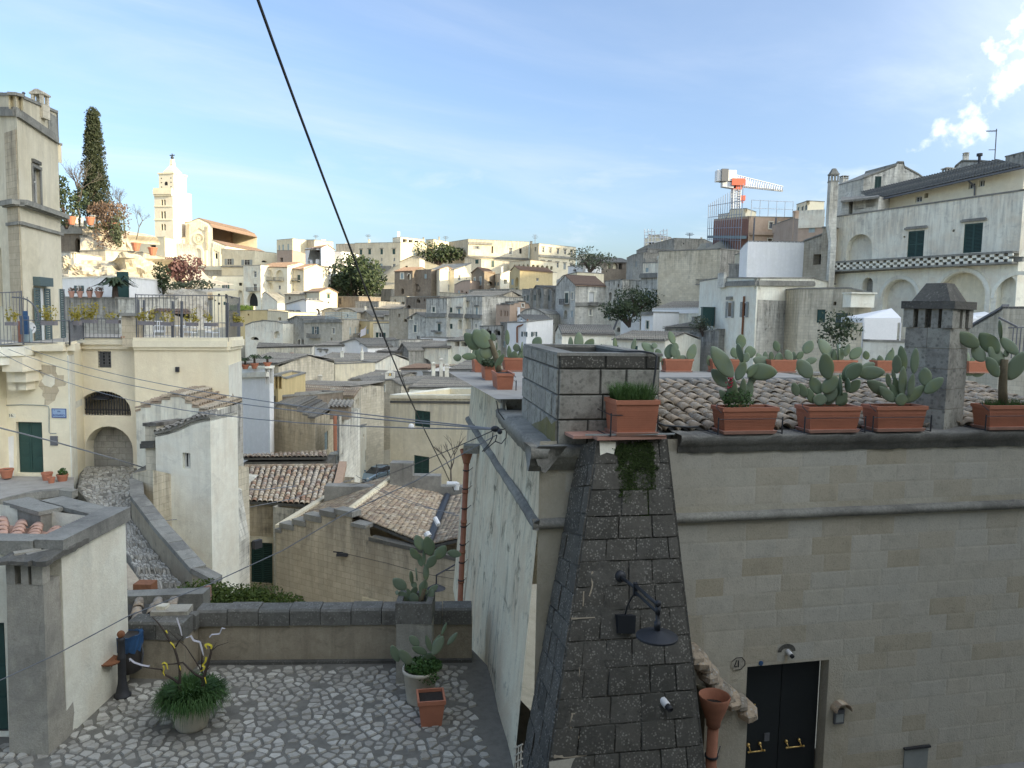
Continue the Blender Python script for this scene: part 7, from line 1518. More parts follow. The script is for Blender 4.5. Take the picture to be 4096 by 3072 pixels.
r_,p_,z_=H('lower_wall','stained cream lower wall of the whitewashed house above the stair wall','N',[(720,29.3),(830,28.6),(1098,31.2)],[60,40,100],900,_ag,3,extra=4,coping=False,back=(.3,1,0),wins=[w_(1002,455,1034,500,'s'),w_(1008,428,1026,450,'a')])
def buttress_small():
 pl=Plane(at('N',1090,450,31.0),at('N',1352,450,33.0));m=MB()
 a,b,c,d=at('N',1098,132,32.2),at('N',1312,150,33.6),at('N',1352,400,33.0),at('N',1084,440,31.0);z=I((0,0,-9));bk=I((-.3,3.2,0))
 e,f=at('N',1268,455,31.4),at('N',1250,140,32.6)
 vs=[a,f,b,c,e,d,d+z,e+z,c+z];m.add(vs,[[5,4,1,0],[4,3,2,1],[6,7,4,5],[7,8,3,4]]);m.add([a,f,b,a+bk,b+bk],[[0,1,2,4,3]]);m.add([d,a,a+bk,d+bk,d+z,d+bk+z],[[0,1,2,3],[0,3,5,4]])
 root=s_g(m,'buttress',MAT[_aj],'stained tapering buttress between the whitewashed house and the garage door','buttress')
 m=MB();wb_(m,pl,2.35,2.75,at('N',1305,500,32).z,at('N',1305,455,32).z,.25,.45);s_g(m,'vent_grille',MAT['iron'],'small dark vent at the foot of the stained tapering buttress','vent')
buttress_small()
m=MB();q=at('N',1225,40,33);m.add([q+I((0,0,.5)),q+I((.25,0,.1)),q+I((.4,-.1,-.55)),q+I((-.05,-.1,-.5))],[[0,1,2,3]]);m.obox(q+I((-.05,-.12,-.62)),I((.5,0,0)),I((0,.3,0)),I((0,0,.08)));s_g(m,'white_cloth',MAT[_ay],'white cloth hanging at the right end of the whitewashed house','cloth')
ZG=-6.17
def clip(poly,p,n):
 out=[]
 for i in range(len(poly)):
  a,b=poly[i],poly[(i+1)%len(poly)];da=(a[0]-p[0])*n[0]+(a[1]-p[1])*n[1];db=(b[0]-p[0])*n[0]+(b[1]-p[1])*n[1]
  if da<=0:out.append(a)
  if(da<0)!=(db<0)and da!=db:t=da/(da-db);out.append((a[0]+(b[0]-a[0])*t,a[1]+(b[1]-a[1])*t))
 return out
def cells(x0,x1,y0,y1,sx,sy,seed):
 rs=random.Random(seed);nx,ny=int((x1-x0)/sx),int((y1-y0)/sy)
 P={(i,j):(x0+(i+.5+(j%2)*.5+rs.uniform(-.42,.42))*sx,y0+(j+.5+rs.uniform(-.42,.42))*sy)for i in range(-2,nx+2)for j in range(-2,ny+2)}
 res=[]
 for(i,j),p in P.items():
  if not(0<=i<nx and 0<=j<ny):continue
  poly=[(p[0]-sx*2,p[1]-sy*2),(p[0]+sx*2,p[1]-sy*2),(p[0]+sx*2,p[1]+sy*2),(p[0]-sx*2,p[1]+sy*2)]
  for a in range(-2,3):
   for b in range(-2,3):
    if(a or b)and(i+a,j+b)in P:
     q=P[(i+a,j+b)];poly=clip(poly,((p[0]+q[0])/2,(p[1]+q[1])/2),(q[0]-p[0],q[1]-p[1]))
     if len(poly)<3:break
  if len(poly)>=3:res.append(poly)
 return res
def stone(mb,poly,zf,rs,gap=.010,h=.03,mapf=None):
 cx=sum(q[0]for q in poly)/len(poly);cy=sum(q[1]for q in poly)/len(poly)
 r=sum(math.hypot(q[0]-cx,q[1]-cy)for q in poly)/len(poly)
 if r<.02:return False
 k0,k1=max(.3,1-gap/r),max(.2,1-(gap+.022)/r);top=rs.uniform(.006,h);tx,ty=rs.uniform(-.05,.05),rs.uniform(-.05,.05)
 lo,hi=[],[]
 for q in poly:
  j=rs.uniform(.9,1.04);a=(cx+(q[0]-cx)*k0*j,cy+(q[1]-cy)*k0*j);b=(cx+(q[0]-cx)*k1*j,cy+(q[1]-cy)*k1*j)
  pa,pb=(mapf(*a),mapf(*b))if mapf else(I((*a,zf)),I((*b,zf)))
  lo.append(pa-I((0,0,.03)));hi.append(pb+I((0,0,top+(b[0]-cx)*tx+(b[1]-cy)*ty)))
 n=len(poly);mb.add(lo+hi,[list(range(n,2*n))]+[[i,(i+1)%n,(i+1)%n+n,i+n]for i in range(n)]);return True
def inview(p,m=60):
 c,s=math.cos(PITCH),math.sin(PITCH);d=p.y*c-p.z*s;u=p.x/d;v=(p.z*c+p.y*s)/d
 u,v=u*math.cos(ROLL)+v*math.sin(ROLL),-u*math.sin(ROLL)+v*math.cos(ROLL)
 return-m<CX+u*F<4096+m and-m<CY-v*F<3072+m
def pave(root,polys,zf,keep,seed,mapf=None,gap=.010,h=.03,limit=300):
 rs=random.Random(seed);items=[]
 for poly in polys:
  c=(sum(q[0]for q in poly)/len(poly),sum(q[1]for q in poly)/len(poly))
  if not keep(*c)or rs.random()<.09:continue
  p=mapf(*c)if mapf else I((*c,zf));A=abs(sum(poly[i][0]*poly[(i+1)%len(poly)][1]-poly[(i+1)%len(poly)][0]*poly[i][1]for i in range(len(poly))))/2
  items.append((-(A**.5)/p.length if inview(p)else 1,poly))
 items.sort(key=lambda q:q[0]);rest=MB();k=0
 for sz,poly in items:
  if k<limit and sz<0:
   m=MB()
   if stone(m,poly,zf,rs,gap,h,mapf):m.J('cobble',MAT['cobble'],root);k+=1
  else:stone(rest,poly,zf,rs,gap,h,mapf)
 if rest.v:o=rest.J('cobbles_beyond',MAT['cobble'],root);o['kind']='stuff'
m=MB();m.poly([I((x,y,ZG))for x,y in((-14,3),(3.0,3),(1.6,9),(-.9,14.2),(-14,14.2))]);CY_=tag(m.J('courtyard_pavement',MAT['mortar_mid']),'cobbled courtyard floor',None,kind=_bl)
XW=lambda y:-.31-(y-10.86)*.168
pave(CY_,cells(-7.6,.2,9.2,13.0,.185,.125,3),ZG,lambda x,y:x<XW(y)-.08 and(x>-6.2 or y<10.3)and y<12.75+(x+5.4)*.05 and(x>-5.3 or y<12.15),5)
m=MB();m.poly([I((x,y,ZG-.85))for x,y in((.2,3),(14,3),(14,14),(.2,11))]);tag(m.J('alley',MAT['street_stone']),'paved alley before the house door',None,kind=_bl)
PTH=[((452,20),(738,20),34.2),((432,150),(722,150),30.6),((560,300),(706,300),27.6),((690,500),(842,500),24.6),((800,735),(1035,735),22.4)]
def path_map(s,t):
 k=min(max(s/12.0,0),.9999)*(len(PTH)-1);i=int(k);f=k-i
 a=[at('N',*PTH[i][q],PTH[i][2])for q in(0,1)];b=[at('N',*PTH[i+1][q],PTH[i+1][2])for q in(0,1)]
 za,zb=(a[0].z+a[1].z)/2,(b[0].z+b[1].z)/2
 l,r=a[0].lerp(b[0],f),a[1].lerp(b[1],f);p=l.lerp(r,t/2.4);z=za+(zb-za)*f
 if s>5.4:st=1.0;base=5.4+math.floor((s-5.4)/st)*st;kk=min(base/12.0,.9999)*(len(PTH)-1);ii=int(kk);z0=[sum(at('N',*PTH[q][e],PTH[q][2]).z for e in(0,1))/2 for q in(ii,ii+1)];z=z0[0]+(z0[1]-z0[0])*(kk-ii)+(base-s)*.04
 return I((p.x,p.y,z))
m=MB();n=48
for k in range(n):
 a,b,c,d=path_map(12*k/n,-.1),path_map(12*k/n,2.5),path_map(12*(k+.999)/n,2.5),path_map(12*(k+.999)/n,-.1);z=I((0,0,.015));m.poly([a-z,b-z,c-z,d-z][::-1]);dn=I((0,0,-5));m.poly([d-z,d+dn,c+dn,c-z])
 m.poly([a-z,d-z,d+dn,a+dn]);m.poly([b-z,b+dn,c+dn,c-z])
PT=tag(m.J('stair_path',MAT['mortar_mid']),'cobbled stair path coming down from the round archway',None,kind=_bl)
pave(PT,cells(0,12,0,2.4,.26,.17,11),0,lambda s,t:True,6,path_map,.012,.035)
def thick_wall(name,label,base,h,th,mat,cap,stones=.55,drop=6.0,side=1,cat='wall'):
 root=t_h(name,label,cat,base[0]);m=MB();cm=[]
 for a,b in zip(base[:-1],base[1:]):
  d=(b-a);dh=d.copy();dh.z=0;nn=I((dh.y,-dh.x,0)).normalized()*side*th;up=I((0,0,h));dn=I((0,0,-drop))
  q=[a+dn,b+dn,b+up,a+up];m.add(q+[p+nn for p in q],[[0,1,2,3],[7,6,5,4],[3,2,6,7],[0,3,7,4],[1,5,6,2]])
  k=max(1,int(d.length/stones))
  for i in range(k):
   s0,s1=a.lerp(b,i/k+.004),a.lerp(b,(i+1)/k-.004);c=MB();c.obox(s0+up-nn*.12+I((0,0,rnd(.001,.012))),s1-s0,nn*1.24,I((0,0,.16)));c.J('coping_stone',MAT[cap],root)
 m.J('wall',MAT[mat],root);return root
sw=[at('N',812,128,31.2),at('N',745,165,30.3),at('N',712,215,29.2),at('N',716,310,27.4),at('N',850,500,24.6),at('N',1045,735,22.3),at('N',1170,800,22.2)]
thick_wall('stair_wall','curving stone wall along the right side of the stair path',sw,.75,-.38,'parapet_stone',_al,.6)
m=MB();a=[at('N',612,492,23.2),at('N',690,545,22.6),at('N',800,700,21.3),at('N',705,720,20.8)];z=I((0,0,-3));m.add(a+[q+z for q in a],[[3,2,1,0],[0,1,5,4],[1,2,6,5],[2,3,7,6],[3,0,4,7]]);s_g(m,'ramp_slab',MAT['mortar'],'smooth pale sloping slab left of the stairs','ramp')
m=MB();q=at('N',790,715,21.0);m.box(q-I((0,0,1)),(.5,.4,1.35));s_g(m,'rusty_post',MAT['rust'],'small rusty brown block at the foot of the stairs','post')
zl=at('N',150,75,31.2).z;pts=[atz('N',-60,222,zl),atz('N',60,190,zl),atz('N',150,168,zl),atz('N',330,150,zl),atz('N',400,160,zl),atz('N',402,80,zl),atz('N',-60,70,zl)]
m=MB();m.poly(pts);dn=I((0,0,-4))
for a,b in zip(pts[:4],pts[1:5]):m.poly([a,a+dn,b+dn,b])
root=tag(m.J('door_landing',MAT['deck_stone']),'pale stone landing before the dark green door',None,kind=_bl)
for a,b in zip(pts[:4],pts[1:5]):e=MB();e.obox(a+I((0,-.12,-.22)),b-a,I((0,.4,0)),I((0,0,.26)));e.J('edge_stone',MAT[_al],root)
m=MB();a,b=pts[0]+I((-1,-.2,-.3)),pts[3]+I((0,-.2,-.3));m.obox(a+I((0,0,-4)),b-a,I((0,.12,0)),I((0,0,3.9)));s_g(m,'landing_wall',MAT['cream'],'cream wall face under the stone landing','wall')
def round_pot(c,x0,x1,yt,yb,Y,label,plant=None,mat=_av,pname='flower_pot'):
 p=at(c,(x0+x1)/2,yb,Y);r=(x1-x0)/2*CROPS[c][2]/F*Y;h=abs(at(c,x0,yt,Y).z-p.z)*.95;root=t_h(pname,label,'flower pot',p)
 m=MB();m.l_a([(r*.66,0),(r*.92,h*.8),(r,h*.82),(r,h),(r*.86,h),(r*.8,h*.86),(.01,h*.86)],p,20);m.J('pot',MAT[mat],root,False)
 m=MB();m.l_a([(r*.8,0),(.01,.02)],p+I((0,0,h*.87)),14,None,False);m.J('soil',MAT['soil'],root)
 if plant:m=MB();blob_leaves(m,p+I((0,0,h*1.2)),(r*.8,r*.8,h*.5),plant,.05);m.J('foliage',MAT[_bg],root)
 return root
YP=30.6
round_pot('b',5,255,1388,1570,YP,'wide terracotta bowl left of the dark green door');round_pot('b',795,1000,1455,1640,YP,'pale-rimmed terracotta pot just right of the dark green door');round_pot('b',905,1045,1550,1680,YP-.5,'small terracotta pot in front of the pale-rimmed pot');round_pot('b',1080,1292,1490,1660,YP-.1,'terracotta pot with a leafy green plant near the archway',160)
FL,FR=I((-6.27,12.3,ZG)),I((-5.36,12.3,ZG));BL_,BR_=I((-5.36,12.88,ZG)),I((-.62,13.2,ZG))
root=t_h('parapet','stone courtyard parapet with a dark crusted coping and a step near the bin','wall',FR)
m=MB();H_=.68
for a,b,th in((FL,FR,.36),(FR+I((-.36,.36,0)),FR+I((0,.36,0)),.22+.0),(BL_+I((-.36,0,0)),BR_,.36)):
 d=b-a;nn=I((-d.y,d.x,0)).normalized()*th;m.obox(a-I((0,0,3)),d,nn,I((0,0,H_+3)))
m.J('wall',MAT['parapet_stone'],root)
def coping_row(a,b,n,th=.40,h=.29):
 for i in range(n):
  s0,s1=a.lerp(b,i/n),a.lerp(b,(i+1)/n-.012/max(.1,(b-a).length));d=s1-s0;nn=I((-d.y,d.x,0)).normalized();j=rnd(-.012,.012)
  o=s0+I((0,0,H_+.002))-nn*(.03+j);hh=h+rnd(-.012,.012);c=MB();e=.035
  c.add([o,o+d,o+d+nn*th,o+nn*th,o+I((0,0,hh-e)),o+d+I((0,0,hh-e)),o+d+nn*th+I((0,0,hh-e)),o+nn*th+I((0,0,hh-e)),o+nn*e+I((0,0,hh)),o+d+nn*e+I((0,0,hh)),o+d+nn*(th-e)+I((0,0,hh)),o+nn*(th-e)+I((0,0,hh))],[[0,1,5,4],[1,2,6,5],[2,3,7,6],[3,0,4,7],[4,5,9,8],[5,6,10,9],[6,7,11,10],[7,4,8,11],[8,9,10,11]])
  c.J('coping_stone',MAT['block_parapet'],root)
coping_row(BL_+I((-.02,0,0)),BR_,9);coping_row(FL,FR+I((.02,0,0)),2);coping_row(FR+I((.01,.385,0)),FR+I((.01,.55,0)),1,.38)
e=MB();e.obox(BL_+I((0,-.08,-.02)),BR_-BL_,I((0,.1,0)),I((0,0,.07)));e.J('foot_strip',MAT[_ak],root)  # dark strip along the parapet foot
p=I((-1.55,12.57,ZG));w=.60;zt=-4.78-ZG
root=t_h('pillar_planter','square stone pillar hollowed as a planter, standing against the parapet','planter',p);rz=.05
m=MB();m.box(p-I((0,0,.2)),(w*.98,w*.98,zt-.35+.2),rz);m.J('shaft',MAT[_an],root)
m=MB()
for sx,sy,a,b in((0,-1,w,.1),(0,1,w,.1),(-1,0,.1,w-.2),(1,0,.1,w-.2)):m.box(p+I((sx*(w/2-.05),sy*(w/2-.05),zt-.348)),(a,b,.348),0)
m.J('trough',MAT['block_parapet'],root);m=MB();m.box(p+I((0,0,zt-.2)),(w-.2,w-.2,.05));m.J('soil',MAT['soil'],root)
def pad_mesh():
 m=MB();n,k=18,8;vs=[]
 def r(t):return .5*(math.sin(math.pi*t**.72)**.62)*(.50+.50*t**.55)if 0<t<1 else 0.0
 mx=max(r(i/60)for i in range(61))
 rows=[]
 for i in range(n+1):
  t=i/n;rr=max(r(t)/mx*.5,.012 if i not in(0,n)else .05 if i==0 else .004)
  rows.append([I((rr*math.cos(2*math.pi*q/14),t,.085*min(1,rr/.25+.15)*math.sin(2*math.pi*q/14)))for q in range(14)])
 for row in rows:vs+=row
 fs=[[i*14+q,i*14+(q+1)%14,(i+1)*14+(q+1)%14,(i+1)*14+q]for i in range(n)for q in range(14)]
 me=bpy.data.meshes.new('pad');me.from_pydata([tuple(v)for v in vs],[],fs+[list(range(14))[::-1],[n*14+q for q in range(14)]]);me.materials.append(MAT['cactus']);me.polygons.foreach_set('use_smooth',[True]*len(me.polygons));return me
PAD=pad_mesh()
def cactus(label,c,Y,pads,base,stems=(),group='prickly pear cacti',spread=.10,seed=1):
 rs=random.Random(seed);b0=at(c,*base,Y);root=t_h('prickly_pear',label,'cactus',b0,group)
 for q in pads:
  bx,by,tx,ty,wp=q[:5];edge=len(q)>5
  dy=rs.uniform(-spread,spread);a=at(c,bx,by,Y+dy*.6);t=at(c,tx,ty,Y+dy+rs.uniform(-.05,.05))
  v=t-a;L_=v.length;v.normalize();W=wp*CROPS[c][2]/F*Y
  n=I((rs.uniform(-.35,.35),-1,rs.uniform(-.1,.3)))
  if edge:W=L_*.62;n=I((1 if rs.random()<.5 else-1,-.28,0))
  n=(n-v*n.dot(v)).normalized();x=v.cross(n)
  M=Matrix((x*W,v*L_,n*max(W,L_*.45))).transposed().to_4x4();M.translation=a-v*L_*.03;inst('pad',PAD,root,M)
 if stems:
  m=MB()
  for pts,w0,w1 in stems:k=CROPS[c][2]/F*Y/2;m.K([at(c,x,y,Y)for x,y in pts],[(w0+(w1-w0)*i/(len(pts)-1))*k for i in range(len(pts))],9)
  m.J('stem',MAT['cactus_stem'],root,True)
 return root
cactus('tall branching prickly pear growing out of the stone pillar','O',12.57,[(1640,1220,1620,1120,90),(1560,1095,1448,1000,105),(1610,1165,1570,1085,40),(1590,1195,1495,1115,78),(1500,1130,1470,1118,42),(1700,1200,1700,1110,42),(1620,1145,1652,1066,58),(1690,1115,1742,1020,78),(1655,1072,1605,1035,52),(1745,1215,1805,1090,62),(1760,1125,1842,1056,58),(1705,1140,1752,1098,48),(1735,1020,1740,868,55),(1722,890,1718,740,30),(1705,755,1648,622,92),(1780,800,1738,632,108),(1755,905,1822,795,82),(1820,830,1912,716,98),(1925,775,2048,800,72),(1668,835,1600,735,68),(1700,895,1672,785,52),(1622,1040,1598,935,30,1),(1660,1020,1648,905,34,1),(1690,1160,1725,1010,50),(1650,1250,1660,1150,80)],(1680,1262),[(((1680,1275),(1690,1190),(1725,1090)),60,40)],seed=3)
p=I((-1.36,11.72,ZG));root=t_h('white_pot','round cream plastic pot in front of the stone pillar','flower pot',p)
m=MB();m.l_a([(.20,0),(.215,.04),(.265,.50),(.285,.505),(.285,.56),(.262,.56),(.255,.50),(.01,.50)],p,28);m.J('pot',MAT['pot_cream'],root,True)
m=MB();m.l_a([(.25,0),(.01,.03)],p+I((0,0,.505)),16,None,False);m.J('soil',MAT['soil'],root)
m=MB();blob_leaves(m,p+I((.05,0,.60)),(.30,.27,.10),1500,.026);blob_leaves(m,p+I((.12,-.2,.50)),(.2,.08,.12),250,.02);m.J('clover',MAT[_bg],root)
cactus('prickly pear in the round cream pot','Q',11.72,[(1435,775,1440,565,115),(1388,745,1405,495,34),(1468,585,1582,455,118),(1282,530,1222,385,80),(1392,555,1288,425,92),(1455,395,1378,305,76),(1525,460,1395,405,70),(1562,440,1518,298,50),(1568,440,1645,295,48),(1580,470,1672,305,92),(1655,300,1702,190,30),(1708,385,1795,278,48),(1440,640,1400,520,60)],(1435,780),[(((1425,800),(1435,700),(1440,600)),80,60)],seed=5)
def square_pot(p,w,h,rz,label):
 root=t_h('square_pot',label,'flower pot',p);m=MB();m.frustum(p,w*.72,w*.72,w*.92,w*.92,h*.86,rz);m.J('body',MAT[_av],root);m=MB();c_,s_=math.cos(rz),math.sin(rz)
 for sx,sy,a,b in((0,-1,w,w*.07),(0,1,w,w*.07),(-1,0,w*.07,w*.86),(1,0,w*.07,w*.86)):q=I((sx*w*.465,sy*w*.465,0));m.box(p+I((q.x*c_-q.y*s_,q.x*s_+q.y*c_,h*.855)),(a,b,h*.145),rz)
 m.J('rim',MAT[_av],root);m=MB();m.box(p+I((0,0,h*.862)),(w*.84,w*.84,.012),rz);m.J('soil',MAT['soil'],root)
square_pot(I((-1.13,11.13,ZG)),.42,.42,.18,'empty square terracotta pot in front of the round cream pot')
p=at('N',1045,1590,10.85);p.z=ZG;root=t_h('tree_pot','big cream pot with a drooping grass fringe and two bare stems tied with ribbons','flower pot',p)
m=MB();m.l_a([(.20,0),(.225,.04),(.31,.40),(.325,.41),(.325,.47),(.30,.47),(.29,.42),(.01,.42)],p,30);m.J('pot',MAT['pot_cream'],root,True)
m=MB();m.l_a([(.328,.405),(.332,.41),(.332,.472),(.328,.476)],p,30,None,False);m.J('rim',MAT[_av],root)
m=MB()
for k in range(3400):
 a=rnd(0,6.28);r=.40*math.sqrt(random.random());q=p+I((math.cos(a)*r,math.sin(a)*r,.46));dr=I((math.cos(a),math.sin(a),0));L_=rnd(.16,.34);up=rnd(.3,1.0)*(1-r/.7);sd=I((-dr.y,dr.x,0))*rnd(.003,.006)
 drop=-.30*(r/.4)*rnd(.2,1.0)if r>.24 else 0;e1=q+dr*L_*.35+I((rnd(-.05,.05),rnd(-.05,.05),L_*up));e2=e1+dr*L_*.3+I((rnd(-.05,.05),rnd(-.05,.05),drop+.02));m.add([q-sd,q+sd,e1+sd,e1-sd,e2],[[0,1,2,3],[3,2,4]])
m.J('grass_fringe',MAT[_bg],root)
bm1,bm2=MB(),MB();k=CROPS['f'][2]/F*10.85;A=lambda L_,dy=0:[at('f',x,y,10.85+dy)for x,y in L_];kk=lambda*w:[q*k/2*1.15 for q in w]
bm1 .K(A([(1085,1450),(1090,1290),(1075,1150),(1085,1060),(1080,920),(1045,780),(1010,670),(930,540),(870,440),(800,350),(730,280)]),kk(46,44,42,34,30,28,26,24,20,14,8),8)
bm1 .K(A([(1080,1130),(1010,1080),(940,1040),(880,1010),(850,950),(700,930),(610,915)]),kk(34,30,26,24,20,16,10),7);bm1 .K(A([(1030,660),(1070,590),(1125,540),(1045,490)]),kk(18,14,12,6),6);bm1 .K(A([(960,610),(900,555)]),kk(12,6),5)
bm2 .K(A([(1370,1440),(1375,1200),(1375,1070),(1400,1010),(1440,880),(1480,740),(1480,680),(1450,630)],.08),kk(52,48,44,38,32,28,22,14),8);bm2 .K(A([(1375,1060),(1280,1010),(1190,930),(1120,860),(1000,880),(860,885)],.05),kk(32,28,24,20,16,10),7)
bm2 .K(A([(1375,1000),(1330,920),(1240,780),(1160,660),(1080,590),(940,450)],.12),kk(18,16,14,12,10,6),6);bm2 .K(A([(1490,710),(1560,650),(1700,605),(1690,575)],.1),kk(12,9,6,4),5);bm2 .K(A([(1500,690),(1550,600)],.1),kk(8,4),4);bm2 .K(A([(1360,960),(1365,800),(1370,650),(1350,590)],.14),kk(22,16,12,8),6);bm2 .K(A([(1430,960),(1475,910)],.1),kk(12,5),5);bm2 .K(A([(1370,620),(1300,570),(1240,540)],.12),kk(10,8,6),5)
bm1 .J('stem',MAT['bark'],root,True);bm2 .J('stem',MAT['bark'],root,True)
def ribbon(L_,w,mat,dy=-.03):
 m=MB();pts=A(L_,dy);s=I((0,w*k*.5,0))
 for i in range(len(pts)-1):
  d=(pts[i+1]-pts[i]).normalized();sd=d.cross(I((0,1,0))).normalized()*w*k*.5+I((0,.006,0));sd2=sd if i<len(pts)-2 else sd*.5;m.add([pts[i]-sd,pts[i]+sd,pts[i+1]+sd2,pts[i+1]-sd2],[[0,1,2,3]])
 m.J('ribbon',MAT[mat],root)
for L_,w,mt in(([(855,880),(880,860),(915,880),(930,950)],16,_az),([(870,900),(885,940),(870,990),(890,1030)],14,_az),([(1420,790),(1410,850),(1370,900),(1400,920),(1380,960),(1340,975)],22,_az),([(1400,640),(1440,625),(1490,650),(1480,690)],26,_az),([(1405,640),(1430,690)],18,_az),([(905,450),(925,490)],16,_az),([(440,810),(500,860),(600,895),(690,910),(700,890)],20,_ba),([(440,850),(445,810),(470,840)],12,_ba),([(1220,515),(1260,580),(1340,600),(1365,690),(1385,775)],20,_ba),([(1460,540),(1490,505),(1590,495),(1620,420),(1660,430)],14,_ba),([(1045,290),(1065,360),(1090,430),(1110,520)],16,_ba),([(1160,545),(1230,525)],10,_ba),([(960,600),(1000,640),(1020,680)],14,_az),([(1080,900),(1095,960)],12,_az),([(1400,1050),(1420,1130)],12,_az)):ribbon(L_,w,mt)
p=at('N',668,1350,11.7);p.z=ZG;root=t_h('bollard','dark iron bollard with a ball top and a rusty tray arm','bollard',p);h=1.06
m=MB();m.l_a([(.13,0),(.13,.03),(.10,.06),(.085,.14),(.07,.2),(.062,.3),(.06,.6),(.066,.62),(.066,.65),(.056,.67),(.052,h-.16),(.058,h-.14),(.058,h-.11),(.03,h-.085)],p,20);m.J('post',MAT['iron'],root,True)
m=MB();m.ball(p+I((0,0,h-.04)),.06,14,8);m.J('ball',MAT['rust'],root,True)
q=at('N',586,1077,11.6);m=MB();m.l_a([(.01,-.012),(.17,-.012),(.178,0),(.178,.018),(.165,.006),(.01,.004)],q,26,Matrix.Rotation(R(7),3,'Y'));m.K([q-I((0,0,.012)),q+I((.05,0,-.1)),p+I((-.05,0,h-.38))],.012,6);m.J('tray',MAT['rust'],root)
p=at('N',700,1222,12.1);p.z=ZG+.22;root=t_h('litter_bin','brown litter bin with a blue bag behind the bollard','bin',p);
m=MB();m.l_a([(.15,0),(.19,.03),(.205,.30),(.215,.62),(.20,.62),(.01,.60)],p,22);m.J('bin',MAT['bin_brown'],root,True)
m=MB();n=30;vs=[]
for z,r0 in((.40,.222),(.47,.226),(.60,.224),(.655,.232),(.64,.18),(.45,.12)):
 for q in range(n):a=6.283*q/n;r_2=r0+.010*math.sin(q*3.1+z*30)+(rnd(-.012,.004)if z<.45 else rnd(-.004,.004));vs.append(p+I((math.cos(a)*r_2,math.sin(a)*r_2,z+(rnd(-.05,.02)if z<.45 else rnd(-.012,.012)))))
m.add(vs,[[i*n+q,i*n+(q+1)%n,(i+1)*n+(q+1)%n,(i+1)*n+q]for i in range(5)for q in range(n)]);m.J('bag',MAT['bag_blue'],root)
m=MB();m.K([p+I((.2,0,.62)),p+I((.235,.02,.3)),p+I((.19,.03,.03))],.018,5);m.J('bracket',MAT[_as],root)
XR,YF,ZW=-6.27,10.5,-3.48
root=t_h(_bi,'whitewashed house with a pink tile roof behind the slotted stack, lower left','house',(-8,12,ZG-1))
m=MB();PF=Plane(I((-13,YF-.12,0)),I((XR,YF,0)));PR=Plane(I((XR,YF,0)),I((XR+.02,12.25,0)))
dh=PF.uv('N',22,870);d0=(dh[0]-1.0,dh[0],ZG+.02,dh[1])
wf_(m,PF,[(0,ZG-1),(PF.len,ZG-1),(PF.len,ZW),(0,ZW)],[(rect(*d0),.12)]);wf_(m,PR,[(0,ZG-1),(PR.len,ZG-1),(PR.len,ZW),(0,ZW)])
m.poly([I((-13,14.5,ZG-1)),I((-13,14.5,ZW)),I((XR+.02,12.25,ZW)),I((XR+.02,12.25,ZG-1))]);m.J('wall',MAT[_am],root)
window(root,PF,'D',*d0,10.5,{'m':_ao})
m=MB();wb_(m,PR,-.05,PR.len+.05,ZW+.001,ZW+.22,-.34,.06);m.J('coping',MAT[_al],root);m=MB();wb_(m,PF,0,PF.len-.36,ZW+.001,ZW+.2,-.3,.05);m.J('coping',MAT[_al],root)
ti_(root,at('N',-260,560,10.75),at('N',300,470,11.0),at('N',345,385,12.3),at('N',-200,285,12.9),'tile_pink',.215,.40,.30,300,'roof','tile_pink',gap=1.02,rand=.004)
for a,b,lb in((at('N',232,300,13.3),at('N',545,375,12.4),'w'),(at('N',35,300,13.2),at('N',222,340,12.6),'w')):
 m=MB();d=b-a;d.z=0;nn=I((-d.y,d.x,0)).normalized();zt_=at('N',235,222,13.3).z if a.x>-8 else at('N',35,232,13.2).z;m.obox(I((a.x,a.y,ZW-.9)),d,nn*.34,I((0,0,zt_-ZW+.9)));m.J('roof_parapet',MAT[_an],root);m=MB();m.obox(I((a.x,a.y,zt_+.002))-nn*.04-d*.02,d*1.04,nn*.42,I((0,0,.07)));m.J('coping',MAT[_al],root)
root=t_h('slotted_stack','broad stained chimney stack with slots under a rough stone cap, lower left','chimney',(-6.5,10.9,ZG))
x0,x1,y0,y1=-6.80,-6.30,10.12,10.95;zs=at('N',240,640,10.3).z;m=MB()
b0,t0=[I((x0-.02,y0-.06,ZG-.3)),I((x1+.04,y0-.08,ZG-.3)),I((x1+.04,y1+.05,ZG-.3)),I((x0-.02,y1+.05,ZG-.3))],[I((x0,y0,zs)),I((x1,y0,zs)),I((x1,y1,zs)),I((x0,y1,zs))]
n=14
for i in range(4):
 a0,a1,c0,c1=b0[i],b0[(i+1)%4],t0[i],t0[(i+1)%4];k=6;base=len(m.v);nn=I(((a1-a0).y,-(a1-a0).x,0)).normalized()
 for r in range(n+1):
  for q in range(k+1):pnt=a0 .lerp(a1,q/k).lerp(c0 .lerp(c1,q/k),r/n);e=0 if q in(0,k)else noise.noise(pnt*3.0)*.018;m.v.append(pnt+nn*e)
 m.f+=[[base+r*(k+1)+q,base+r*(k+1)+q+1,base+(r+1)*(k+1)+q+1,base+(r+1)*(k+1)+q]for r in range(n)for q in range(k)]
m.poly(t0);m.J('shaft',MAT[_an],root)
hs=.30
for px,py,wx,wy in((x0+.06,y0+.07,.12,.14),(x0+.25,y0+.06,.10,.12),(x1-.08,y0+.08,.15,.16),(x1-.06,(y0+y1)/2+.1,.11,.16),(x1-.07,y1-.08,.13,.16),(x0+.07,y1-.08,.13,.15),(x0+.06,(y0+y1)/2,.11,.14)):m=MB();m.box(I((px,py,zs+.001)),(wx,wy,hs),rnd(-.05,.05));m.J('slot_pier',MAT[_an],root)
m=MB();nx,ny=9,10;X0,X1,Y0,Y1=x0-.14,x1+.12,y0-.12,y1+.14;top=[]
